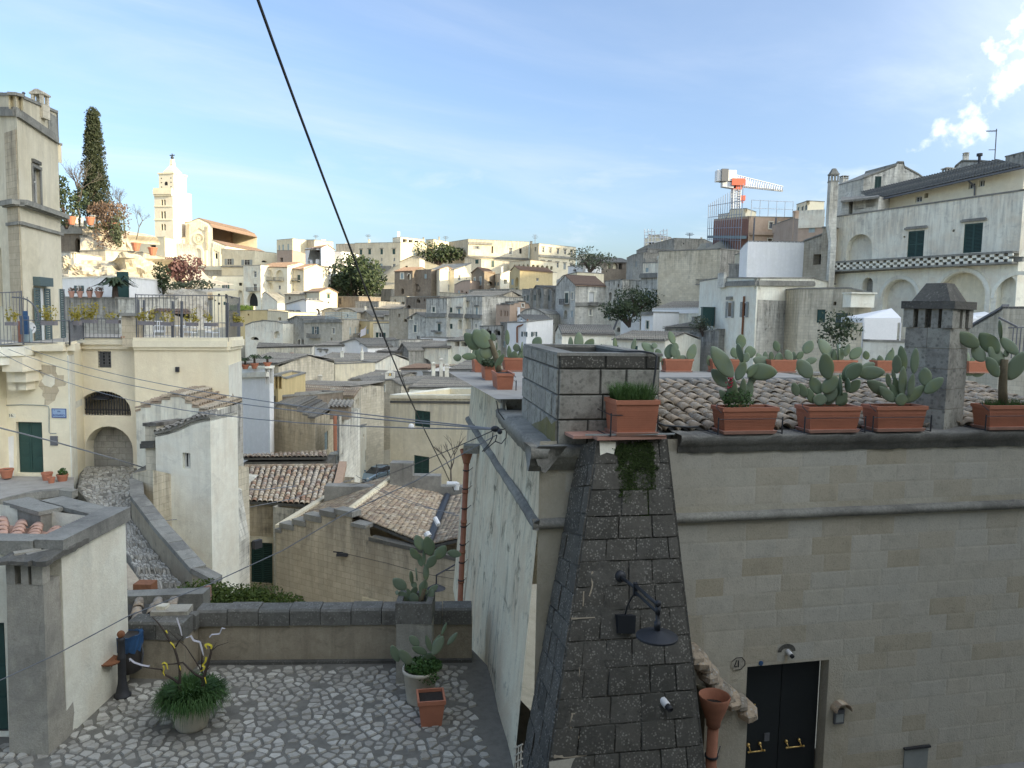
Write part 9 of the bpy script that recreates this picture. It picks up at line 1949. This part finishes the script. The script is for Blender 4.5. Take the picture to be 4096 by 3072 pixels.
m=MB();pa=[at('R',x,y,Y)for x,y,Y in((1440,352,10.5),(1560,345,10.4),(1700,345,10.3),(1790,360,10.25),(1830,385,10.24),(1822,480,10.22),(1800,640,10.2),(1772,770,10.2),(1775,880,10.0),(1800,960,9.95),(1900,1000,10.2),(2110,1015,10.35),(2200,1010,10.4))];m.K(pa,.014,6);s_g(m,'hose',MAT['cable'],'black hose looping over the stone tank and along the roof edge','hose',smooth=True)
ZE=zf+.02
e0,e1=FPL.p(1.62,ZE+.03,-.25),FPL.p(LEN,ZE+.03,-.25);r0=at('S',-60,878,13.4);zr_=at('S',120,880,13.4).z;r0=FPL.p(1.75,zr_,-3.1);r1=FPL.p(LEN,zr_,-3.1)
ti_(house_r,e0,e1,r1,r0,'tile_lichen',.21,.42,.32,300,'roof')
m=MB();b0,b1=FPL.p(1.6,zr_,-3.1),FPL.p(LEN,zr_,-3.1);m.obox(b0+I((0,0,-.1)),b1-b0,DL*.5,I((0,0,.17)));m.J('ridge',MAT['block_parapet'],house_r)
m=MB();m.poly([FPL.p(.1,zr_-.3,-3.4),FPL.p(LEN,zr_-.3,-3.4),FPL.p(LEN,zr_-.3,-9.6),FPL.p(.1,zr_-.3,-9.6)]);m.J('rear_roof',MAT['deck_stone'],house_r)
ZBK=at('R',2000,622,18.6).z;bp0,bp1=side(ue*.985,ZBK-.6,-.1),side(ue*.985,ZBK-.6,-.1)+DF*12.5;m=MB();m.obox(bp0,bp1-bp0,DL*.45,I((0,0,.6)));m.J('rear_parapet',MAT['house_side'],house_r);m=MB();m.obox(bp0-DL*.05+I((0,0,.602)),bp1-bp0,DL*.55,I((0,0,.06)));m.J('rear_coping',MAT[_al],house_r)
def planter_meshes(w,d,h):
 T=MB();z0=.045;a,b=.86,.80
 body=MB();body.frustum((0,0,z0),w*a,d*b,w*.96,d*.93,h-z0-.05)
 n=9
 for k in range(n):
  t=.10+.72*k/n;ww,dd=w*(a+(.96-a)*t),d*(b+(.93-b)*t);body.frustum((0,0,z0+(h-z0-.05)*t),ww+.008,dd+.008,ww+.010,dd+.010,(h-z0-.05)*.045)
 rim=MB();hr=.055
 for sx,sy,p,q in((0,-1,w,.03),(0,1,w,.03),(-1,0,.03,d-.06),(1,0,.03,d-.06)):rim.box((sx*(w/2-.015),sy*(d/2-.015),h-hr),(p,q,hr))
 soil=MB();soil.box((0,0,h-.045),(w-.065,d-.065,.012));tray=MB();tray.frustum((0,0,0),w*.90,d*.92,w*.96,d*1.0,.045)
 out=[]
 for nm,mb,mt in(('body',body,_av),('rim',rim,_av),('soil',soil,'soil'),('tray',tray,_aw)):
  me=bpy.data.meshes.new(nm);me.from_pydata([tuple(v)for v in mb.v],[],mb.f);me.materials.append(MAT[mt]);out.append((nm,me))
 return out
PLM=planter_meshes(.86,.36,.37);PLS=planter_meshes(.60,.46,.46)
def pn_(p,rz,label,meshes=PLM,group='terracotta planters',wire=True):
 root=t_h('planter_box',label,'planter',p,group);M=Matrix.Translation(p)@Matrix.Rotation(rz,4,'Z')
 for nm,me in meshes:inst(nm,me,root,M)
 if wire:
  m=MB();T=lambda x,y,z:M@I((x,y,z))
  for sx in(-.50,.47):m.K([T(sx,-.20,.0),T(sx,-.20,.24)],.011,5);m.K([T(sx,-.20,.01),T(sx,.2,.01)],.008,4)
  m.K([T(-.50,-.205,.215),T(.47,-.205,.215)],.005,4);m.K([T(-.46,-.2,.3),T(-.5,-.12,.37),T(-.42,0,.40)],.006,4);m.J('wire_holder',MAT['iron'],root)
 return root
YAW=math.atan2(DF.y,DF.x);ZPL=zf+.075
def oL(c,x,y,out=-.02):u=FPL.uv(c,x,y)[0];return FPL.p(u,ZPL,out)
for c,x,y,lb in(('S',840,1420,'terracotta planter holding a prickly pear with red flowers, first right of the tank'),('T',30,1440,'terracotta planter with a broad many-padded prickly pear, second right of the tank'),('T',655,1450,'terracotta planter before the foreground chimney, with upright narrow pads'),('T',1690,1440,'terracotta planter at the right edge with a tall single-stemmed prickly pear')):pn_(oL(c,x,y),YAW,lb)
pg=at('R',1600,1058,9.95);pg.z=ZSH;pn_(pg,YAW,'deep terracotta planter full of green grass on the buttress shelf',PLS,wire=False)
m=MB();top=pg+I((0,0,.42))
for k in range(900):
 q=top+DF*rnd(-.26,.26)+DL*rnd(-.17,.17);L_=rnd(.14,.34);ln=I((rnd(-.5,.5),rnd(-.5,.5),1)).normalized();e1=q+ln*L_*.6;e2=e1+(ln+I((rnd(-.4,.4),rnd(-.4,.4),-.25)))*L_*.4;s=I((.003,.002,0));m.add([q-s,q+s,e1+s,e1-s,e2],[[0,1,2,3],[3,2,4]])
go=s_g(m,'grass_tuft',MAT[_bg],'tuft of fine green grass growing in the deep planter on the buttress','plant')
ZB2=ZBK+.065
def oB(c,x,y):pb=Plane(bp0+DL*.22,bp1+DL*.22);u=pb.uv(c,x,y)[0];q=pb.p(u,ZB2,0);return q
for c,x,y,lb in(('R',600,585,'back planter peeking out left of the stone tank'),('R',2000,615,'back planter just right of the stone tank'),('S',570,850,'back planter second right of the tank'),('S',1265,850,'back planter third right of the tank, between two front cacti'),('S',1990,860,'back planter fourth right of the tank'),('T',560,1080,'back planter half hidden left of the foreground chimney'),('T',1415,1090,'back planter right of the foreground chimney'),('R',1100,600,'back planter hidden behind the stone tank left part'),('R',1560,605,'back planter hidden behind the stone tank right part')):pn_(oB(c,x,y),YAW,lb,wire=False)
YL=math.atan2(DL.y,DL.x)
LP=[]
for c,x,y,lb in(('R',425,712,'nearest of the end-on planters on the left roof edge'),('R',315,655,'middle of the end-on planters on the left roof edge'),('R',222,598,'farthest of the end-on planters on the left roof edge')):
 u=side_u(h_S(c,x,y));q=side(u+.42,zr+.012,-.14);LP.append(q);pn_(q,YL,lb,wire=True)
def YO(c,x,y):return oL(c,x,y).y
cactus('prickly pear with big pads leaning left and red flowers, first front planter','S',YO('S',840,1420),[(690,775,430,395,215),(745,810,850,588,125),(868,712,1248,722,212),(805,595,755,362,46,1),(632,890,435,675,150),(690,1090,690,765,125),(812,1080,828,780,95),(870,1070,918,800,115),(652,1100,535,925,95),(900,870,1005,640,110),(760,1095,750,960,110),(880,780,1020,610,80)],(760,1110),seed=11)
m=MB();fp=at('S',655,850,YO('S',840,1420)-.09)
for k in range(26):q=fp+I((rnd(-.045,.045),rnd(-.02,.02),rnd(-.08,.08)));m.ball(q,rnd(.008,.016),6,4)
s_g(m,'red_flowers',MAT['flower_red'],'small cluster of dark red blooms against the first front cactus','flowers')
m=MB();blob_leaves(m,at('S',760,1050,YO('S',840,1420)-.06),(.22,.1,.16),900,.018);s_g(m,'weeds',MAT[_bg],'fine green weeds at the foot of the first front cactus','plant')
cactus('broad many-padded prickly pear, second front planter','S',YO('T',30,1440),[(1640,780,1475,560,180),(1850,795,1798,475,180),(1750,980,1635,770,155),(1790,965,1960,760,165),(1570,1015,1500,850,110),(1665,1085,1595,905,105),(1740,1120,1755,970,175),(1905,1035,1985,795,140),(1480,1000,1420,840,105),(1830,1110,1940,930,120),(2010,1000,1990,730,46,1),(2080,960,2085,780,40,1),(1950,1110,2080,960,120),(2070,800,2260,610,170),(2230,760,2530,720,140)],(1750,1120),seed=12)
cactus('right side pads of a prickly pear with one yellowish pad, second front planter','T',YO('T',30,1440)+.05,[(180,1005,305,825,140),(318,932,580,918,128),(130,1235,192,1125,120),(230,1110,335,990,105),(10,1200,105,1055,115),(340,900,480,835,80)],(160,1238),seed=13)
cactus('prickly pear with upright narrow blue-green pads before the foreground chimney','T',YO('T',655,1450),[(722,1240,722,1115,130),(732,1140,742,855,95),(748,910,718,660,92),(802,1140,835,925,85),(842,930,862,680,90),(690,1140,658,955,64),(682,930,680,750,85),(660,1000,640,885,55),(765,1200,955,1045,115),(948,1115,1128,970,115),(952,1048,948,868,122),(660,1200,510,1055,95),(600,1130,392,1000,120),(612,1060,588,925,55),(690,1160,610,1025,66)],(720,1245),seed=14)
cactus('tall prickly pear on one thick stem at the right picture edge','T',YO('T',1690,1440),[(1738,985,1915,715,185),(1692,845,1545,678,160),(1642,735,1460,545,160),(1455,675,1245,545,132),(1825,745,1655,590,118),(1668,600,1655,420,50,1),(1642,960,1530,770,115),(1505,815,1395,670,130),(1700,770,1745,700,80)],(1690,1225),[(((1690,1240),(1685,1080),(1690,930),(1705,800)),85,62)],seed=15)
m=MB();q0=oL('T',1690,1440)+I((0,0,.33))
for k in range(700):q=q0+DF*rnd(-.36,.36)+DL*rnd(-.1,.1);L_=rnd(.06,.18);e=q+I((rnd(-.5,.5),rnd(-.4,.4),1)).normalized()*L_;s=I((.003,0,0));m.add([q-s,q+s,e],[[0,1,2]])
s_g(m,'weeds',MAT[_bg],'fine grass at the foot of the tall single-stemmed prickly pear','plant')
cactus('prickly pear with one bare woody stem, nearest end-on planter','R',LP[0].y-.1,[(335,310,205,150,140),(355,300,275,138,95),(250,320,125,178,115),(365,395,265,295,120),(402,490,480,362,55),(430,480,420,345,46),(415,520,440,400,55),(395,250,370,180,50)],(430,520),[(((432,525),(420,440),(385,330),(348,240)),55,48)],seed=21)
cactus('low spreading prickly pear in the middle end-on planter','R',LP[1].y,[(292,460,228,312,78),(225,390,98,388,66),(100,398,25,402,66),(332,460,310,335,78),(382,450,445,325,58),(412,335,415,262,34,1),(300,480,350,400,60)],(310,490),seed=22)
cactus('small prickly pear in the farthest end-on planter','R',LP[2].y,[(250,440,225,300,90),(215,330,160,225,75),(190,250,140,175,60),(260,430,290,330,60)],(245,445),seed=23)
m=MB();blob_leaves(m,LP[1]+I((0,-.2,.42)),(.2,.4,.09),700,.03);s_g(m,'weeds',MAT[_bf],'dark weeds filling the middle end-on planter','plant')
YBK=lambda c,x,y:oB(c,x,y).y
for c,x,y,lb,pads,base,sd in(('R',600,585,'prickly pear left of the stone tank, back row',[(560,440,575,335,78),(592,345,585,272,66),(530,430,520,285,45),(510,285,505,145,42),(632,345,640,255,36,1),(600,450,630,365,56),(620,440,640,300,55)],(565,450),31),('R',800,600,'single pad of a prickly pear rising over the stone tank left end',[(745,305,802,215,92),(740,400,748,295,80)],(740,420),32),('R',1100,600,'four-pad prickly pear over the middle of the stone tank rim',[(965,350,876,278,66),(1062,358,960,282,76),(1072,340,1065,208,48),(1142,340,1138,165,92),(1192,340,1272,228,84),(1165,380,1165,318,66),(1110,340,1110,275,50),(1165,480,1165,360,70)],(1165,480),33),('R',1470,605,'row of small cactus pads showing over the stone tank right part',[(1340,335,1340,275,40),(1462,320,1458,218,44),(1612,345,1640,222,44),(1520,350,1560,318,60),(1480,345,1490,308,40),(1580,420,1600,320,60)],(1560,430),34),('R',1760,605,'leaning cactus pads at the stone tank right corner',[(1800,352,1692,265,82),(1812,318,1805,262,56),(1855,390,1828,318,62),(1850,440,1850,370,60)],(1850,450),35),('R',2000,615,'bushy prickly pear in the back planter just right of the stone tank',[(1982,278,1940,160,70),(1928,405,1962,272,96),(1992,348,1992,262,66),(2010,460,2085,380,86),(2112,428,2168,272,92),(1902,470,1885,415,50),(2002,430,2012,315,64),(1982,480,1985,395,76),(1975,390,1985,275,60),(2060,470,2120,420,60)],(1985,485),36),('S',570,850,'dark prickly pear with round pads behind the first front cactus',[(800,425,792,255,132),(842,480,985,470,150),(725,480,690,420,60),(742,540,690,420,112),(792,650,780,495,155),(415,640,400,510,60),(700,690,722,575,116),(830,600,880,480,100),(500,660,480,560,70)],(740,690),37),('S',1265,850,'wide low prickly pear behind, between the first and second front cacti',[(1182,625,930,560,140),(1092,575,1088,465,64),(1162,585,1160,465,64),(1242,628,1262,475,108),(1242,468,1205,335,86),(1402,588,1335,445,106),(1442,588,1432,465,54),(1472,558,1550,470,92),(1562,488,1660,335,126),(1572,600,1720,560,84),(1352,690,1330,600,175),(1450,690,1440,590,140),(1060,660,990,480,110)],(1330,695),38),('T',110,1060,'prickly pear with a branching woody base, behind the second front cactus',[(92,890,88,690,50),(132,840,120,645,34,1),(152,810,160,685,66),(192,770,228,650,60),(240,790,350,685,96),(112,910,235,800,86),(400,800,380,715,64),(60,780,-60,600,120)],(100,915),39),('T',560,1080,'yellow-green prickly pear left of the foreground chimney, back row',[(542,910,515,755,76),(582,870,648,695,76),(485,870,448,785,66),(600,930,590,800,70),(640,720,640,685,18)],(590,935),40),('T',1415,1090,'drooping prickly pear right of the foreground chimney, back row',[(1352,950,1288,735,74),(1362,830,1285,690,86),(1392,930,1402,770,64),(1402,950,1540,842,116),(1262,920,1238,815,64),(1332,940,1420,880,90),(1250,900,1235,830,40)],(1370,955),41)):
 cactus(lb,c,YBK(c,x,y),pads,base,seed=sd)
pc=at('T',1000,1430,11.9);ch=t_h('foreground_chimney','tall square stone chimney with tall slots and a dark tapered cap, behind the front cacti','chimney',pc);rz=R(38);k=CROPS['T'][2]/F*11.9;w=.66
zs0=pc.z-.6;zsl=at('T',930,500,11.6).z;zst=at('T',930,318,11.6).z;zct=at('T',930,245,11.6).z;ztt=at('T',1000,80,11.9).z
m=MB();m.box(I((pc.x,pc.y,zs0)),(w*.97,w*.97,zsl-zs0),rz);m.J('core',MAT['mortar'],ch)
rs=random.Random(8);nC=5;cR,sR=math.cos(rz),math.sin(rz);rot=lambda x,y:I((pc.x+cR*x-sR*y,pc.y+sR*x+cR*y,0))
for j in range(nC+1):
 z0=zs0+.6+(zsl-zs0-.6)*(j-1)/nC;z1=zs0+.6+(zsl-zs0-.6)*j/nC
 for sgn in(-1,1):
  cut=rs.uniform(-.1,.1)*w
  for a,b in((-w/2,cut),(cut,w/2)):
   ax=j%2;q=rot(*((a,sgn*w/4-w/4)if not ax else(sgn*w/4-w/4,a)))+I((0,0,z0+.004));X=I((cR,sR,0));Y_=I((-sR,cR,0));jj=rs.uniform(0,.008)
   m=MB();m.obox(q,(X*(b-a-.006)if not ax else X*(w/2+jj-.003)),(Y_*(w/2+jj-.003)if not ax else Y_*(b-a-.006)),I((0,0,z1-z0-.008)));m.J(_bk,MAT['block_tank'],ch)
for x in(-.5,-.17,.17,.5):
 for y in(-.5,-.17,.17,.5):
  if abs(x)<.4 and abs(y)<.4:continue
  q=rot(x*w*.86,y*w*.86);m=MB();s=.15 if abs(x)>.4 and abs(y)>.4 else .10;m.box(q+I((0,0,zsl+.002)),(s,s,zst-zsl-.004),rz);m.J('slot_pier',MAT['block_tank'],ch)
m=MB();m.box(I((pc.x,pc.y,zst)),(w*1.18,w*1.18,zct-zst),rz);m.J('cap_slab',MAT[_ak],ch);m=MB();m.frustum(I((pc.x,pc.y,zct+.002)),w*.86,w*.86,w*.44,w*.44,ztt-zct,rz);m.J('cap',MAT[_ak],ch)
lp=t_h('street_lamp','black street lamp with a flat dish shade on a jointed arm, fixed to the buttress','lamp',hb('V',1165,105));w0=hb('V',1165,110,.03);e0=at('V',1478,345,8.15);kx=.49554/F*8.6
q=PN.to_track_quat('Z','Y').to_matrix();m=MB();m.l_a([(.075,-.03),(.078,.01),(.06,.035),(.03,.05),(.01,.052)],w0,20,q);m.J('wall_plate',MAT[_at],lp,True)
d=e0-w0;c1=w0+d*.43;m=MB();m.K([w0,w0+d*.15,c1],[.026,.022,.02],10);m.K([c1+I((0,0,.03)),e0],[.021,.02],10);m.K([c1-I((0,0,.05)),e0-I((0,0,.085))],.017,8);m.J('arm',MAT[_at],lp,True)
m=MB();m.obox(c1+I((-.022,-.03,-.09)),I((.045,0,0)),I((0,.06,0)),I((0,0,.15)));m.J('clamp',MAT[_at],lp);m=MB();m.ball(e0+I((0,0,.02)),.035,14,8);m.l_a([(.03,-.10),(.03,-.02)],e0,12);m.J('joint',MAT[_at],lp,True)
zt_=at('V',1470,565,8.15).z;m=MB();m.l_a([(.024,e0 .z-.08),(.024,zt_+.12),(.036,zt_+.118),(.036,zt_+.05),(.030,zt_+.048),(.040,zt_+.02),(.040,zt_)],I((e0 .x,e0 .y,0)),14,None,False);m.J('stem',MAT[_at],lp,True)
r_=174*.49554/F*8.15;m=MB();m.l_a([(.03,.028),(.06,.022),(r_*.97,-.03),(r_,-.036),(r_,-.058),(r_*.96,-.058),(r_*.3,-.05),(.01,-.05)],I((e0 .x,e0 .y,zt_)),40);m.J('shade',MAT[_at],lp,False);m=MB();m.l_a([(.01,-.052),(.09,-.052),(.085,-.075),(.01,-.08)],I((e0 .x,e0 .y,zt_)),20);m.J('diffuser',MAT[_ay],lp,True)
b0,b1=hb('V',1118,412,.03),hb('V',1252,556,.03);m=MB();m.obox(I((b0 .x,b0 .y,b1 .z)),I((b1 .x-b0 .x,0,0)),PN*.12,I((0,0,b0 .z-b1 .z)));bx=s_g(m,'junction_box',MAT[_at],'black junction box below the street lamp arm on the buttress','junction box')
m=MB();m.K([hb('V',1185,425,.09),hb('V',1192,350,.13),hb('V',1215,275,.17),c1 .lerp(hb('V',1250,245,.2),.4),c1-I((.01,0,.03))],.011,7);cb=m.J('cable',MAT['cable'],lp,True)
p=hb('V',1465,1045,-.02);sp=t_h('security_camera','white tube camera with a black hood sticking out of the buttress','camera',p);d=I((.40,-.80,-.28)).normalized();q=d.to_track_quat('Z','Y').to_matrix();r0=.046
m=MB();m.l_a([(.01,0),(r0,0),(r0,.24),(r0*.9,.245),(.01,.245)],p,18,q);m.J('housing',MAT[_ay],sp,True);m=MB();m.l_a([(r0*.8,.245),(r0*.78,.32),(r0*.6,.32),(r0*.55,.27),(.01,.27)],p,18,q);m.J('lens_hood',MAT['plate_ink'],sp,True)
m=MB();T=lambda u,z:side(-.0+u,z,.10)
for k in range(3):m.K([h_S('V',418+22*k,1380)+NL*.14+I((0,-.25,0)),h_S('V',405+24*k,1720)+NL*.14+I((0,-.25,0))],.010,5)
for k in range(6):m.K([h_S('V',402+2*k,1400+56*k+10)+NL*.14+I((0,-.25,0)),h_S('V',472,1370+56*k)+NL*.14+I((0,-.25,0))],.010,5)
s_g(m,'trellis',MAT['pot_cream'],'small cream lattice trellis at the foot of the buttress','trellis')
def wire(label,pts,r,mat='cable',sag=0.0,group='overhead cables',name='cable'):
 P_=[at(c,x,y,Y)for c,x,y,Y in pts];L_=[]
 if len(P_)==2:
  for i in range(17):t=i/16;L_.append(P_[0].lerp(P_[1],t)-I((0,0,sag*4*t*(1-t))))
 else:L_=P_
 m=MB();m.K(L_,r,5);return s_g(m,name,MAT[mat],label,'cable',group)
wire('thick black cable running from the top edge down to the wide tile roof',[('Z',548,-25,9.0),('Z',590,92,9.6),('Z',640,228,10.5),('Z',700,388,11.8),('Z',760,545,13.8),('Z',820,705,17),('Z',870,828,20.5),('Z',920,935,25),('Z',955,1005,29),('Z',982,1062,33.0)],.019)
wire('thin black cable beside the thick one near the yellow house',[('M',1560,540,17),('M',1620,730,20),('M',1690,880,23)],.008)
wire('uppermost of three thin wires crossing the cream corner block',[('L',170,655,31.0),('R',400,1028,10.6)],.010,_ax,.35)
wire('middle of three thin wires crossing the cream corner block',[('L',40,665,30.5),('R',395,1032,10.6)],.010,_ax,.45)
wire('lowest of three thin wires crossing the cream corner block',[('L',-20,690,30.0),('R',390,1034,10.6)],.010,_ax,.75)
wire('thick grey cable sagging from the left edge past the round archway',[('Z',-10,922,24),('Z',120,955,26),('Z',250,992,29),('Z',350,1022,32),('Z',480,1052,36),('Z',560,1058,38),('Z',640,1050,41)],.026,_ax)
wire('thin grey cable crossing the stained stair wall to the parked car',[('N',850,322,28),('N',1130,286,32),('O',560,318,38),('O',1120,140,44)],.016,_ax)
wire('grey cable rising from the lower left edge to the roof corner',[('N',-20,1192,9.3),('N',300,1045,9.6),('N',700,832,10.0),('N',1150,655,10.4),('O',500,760,10.6),('O',1000,465,10.7),('M',1700,1482,10.7),('M',2060,1275,10.7),('R',415,1082,10.6)],.0075,_ax)
wire('thin wire above the grey cable running to the roof corner',[('M',1100,1530,30),('R',370,1050,10.6)],.008,'cable',.1)
wire('thin wire slanting over the wide tile roof',[('O',1130,110,40),('O',2020,460,24)],.012,_ax,.2)
wire('second thin wire slanting over the wide tile roof',[('O',1180,150,40),('O',1990,440,24)],.010,_ax,.25)
wire('thin dark cable stapled along the stepped gable wall',[('O',1010,780,32.8),('O',1400,870,31.6),('O',1720,960,30.6),('O',2000,1010,29.9)],.010)
p=at('R',400,1030,10.6);root=t_h('cable_junction','black cable junction bundle at the roof corner of the near house','junction',p)
m=MB();m.ball(p,.055,10,7,(1.15,.8,.8));m.ball(at('R',440,1055,10.5),.036,9,6);m.J('clamp',MAT[_at],root)
m=MB()
for L_ in(((380,1060),(375,1110),(340,1170),(285,1230)),((415,1085),(400,1140),(330,1200),(300,1230)),((500,1050),(495,1110),(455,1160),(400,1140)),((430,1030),(470,1035),(490,1025)),((480,950),(430,880),(410,780))):m.K([at('R',x,y,10.55)for x,y in L_],.008,5)
m.J('loose_loops',MAT['cable'],root)
def smooth(a,b,t):t=max(0,min(1,(t-a)/(b-a)));return t*t*(3-2*t)
def terrain():
 pts=[(x,y,z)for x,y,z in GROUND]
 pts+=[(-2,12,-6.6),(-6,11,-6.6),(2,12,-6.8),(8,12,-7),(14,20,-6),(0,-12,-7),(-12,0,-7),(12,-8,-6),(-5,20,-12),(-14,24,-9),(-40,20,-6),(-60,60,0),(-4,30,-17),(2,45,-18),(10,50,-18),(20,60,-14),(0,22,-14),(30,40,-6),(-30,0,-6),(30,0,-4),(-120,120,10),(-200,300,28),(140,320,20),(0,340,18),(-90,350,24),(260,300,10),(-260,200,16),(0,500,10),(-300,500,10),(300,500,0),(0,-80,-4),(-150,0,-4)]
 m=MB();xs=[-320+7*i for i in range(96)];ys=[-110+6*j for j in range(108)]
 for y in ys:
  for x in xs:
   sw=sz=0
   for a,b,c in pts:
    d2=(x-a)**2+(y-b)**2+4;w=1/(d2*d2);sw+=w;sz+=w*c
   z=sz/sw-4.0+noise.noise(I((x*.05,y*.05,0)))*.8
   if 14<y<78 and-.46*y<x<.62*y:z=min(z,-19.5)
   m.v.append(I((x,y,z)))
 n=len(xs)
 for j in range(len(ys)-1):
  for i in range(n-1):a=j*n+i;m.f.append([a,a+1,a+n+1,a+n])
 far=3500
 base=len(m.v);m.v+=[I((-far,-far,-60)),I((far,-far,-60)),I((far,far,-60)),I((-far,far,-60))];m.f.append([base,base+1,base+2,base+3])
 tag(m.J('terrain',MAT['terrain_soil'],smooth=True),'stony ground of the hillsides under the town',None,kind=_bl)
def hill():  # added unseen ridge; its crest is fitted to shade foreground and lower town
 KN=((-430,60),(-340,130),(-185,158),(-60,152),(-24,149),(6,146),(80,160),(150,185),(230,190),(330,120),(400,40));m=MB();ny,nx=120,12
 def crest(y):
  for(a,p),(b,q)in zip(KN[:-1],KN[1:]):
   if a<=y<=b:return p+(q-p)*(y-a)/(b-a)
  return 40
 for j in range(ny+1):
  y=-430+830*j/ny;c=crest(y)+noise.fractal(I((y*.06,0,3)),.9,2,4)*4.5
  for i in range(nx+1):t=i/nx;m.v.append(I((300+270*t,y,-20+(c+20)*(1-abs(2*t-1))**.9+noise.noise(I((t*9,y*.05,8)))*5*(t not in(.5,)))))
 m.f+=[[j*(nx+1)+i,j*(nx+1)+i+1,(j+1)*(nx+1)+i+1,(j+1)*(nx+1)+i]for j in range(ny)for i in range(nx)]
 tag(m.J('hill',MAT['terrain_soil'],smooth=True),'added high hill outside the view on the right, crest shaped to shade the town',None,kind=_bl)
hill()
terrain()
def lane_house(label,x0,x1,y0,y1,z0,z1,mat,wins):
 root=t_h('lane_house',label,'house',((x0+x1)/2,(y0+y1)/2,z0));pl=Plane(I((x1,y1,0)),I((x0,y1,0)));m=MB()
 wf_(m,pl,rect(0,x1-x0,z0,z1),[(rect(*w),.22)for w in wins]);P_=[I((x0,y0,0)),I((x1,y0,0)),I((x1,y1,0)),I((x0,y1,0))]
 for a,b in((0,1),(1,2),(3,0)):m.poly([P_[a]+I((0,0,z0)),P_[b]+I((0,0,z0)),P_[b]+I((0,0,z1)),P_[a]+I((0,0,z1))])
 m.J('wall',MAT[mat],root);m=MB();m.poly([p+I((0,0,z1-.4))for p in P_]);m.J('roof',MAT['deck_stone'],root)
 for w in wins:window(root,pl,'g',*w,8,{})
lane_house('unseen stone house added behind the viewer to shade the foreground',-9,26,-9,-1.6,-8,7.5,'tufa',[(5,6.2,-1.5,.8),(12,13.2,-1.5,.8),(20,21.2,-1.5,.8)])  # added blocker behind the camera, height set to dim courtyard and near wall
lane_house('unseen stone house added beside the alley to darken the lower right',9.6,18,0,8.5,-8,3.2,_ah,[])  # added out of view so the near wall darkens towards its lower right
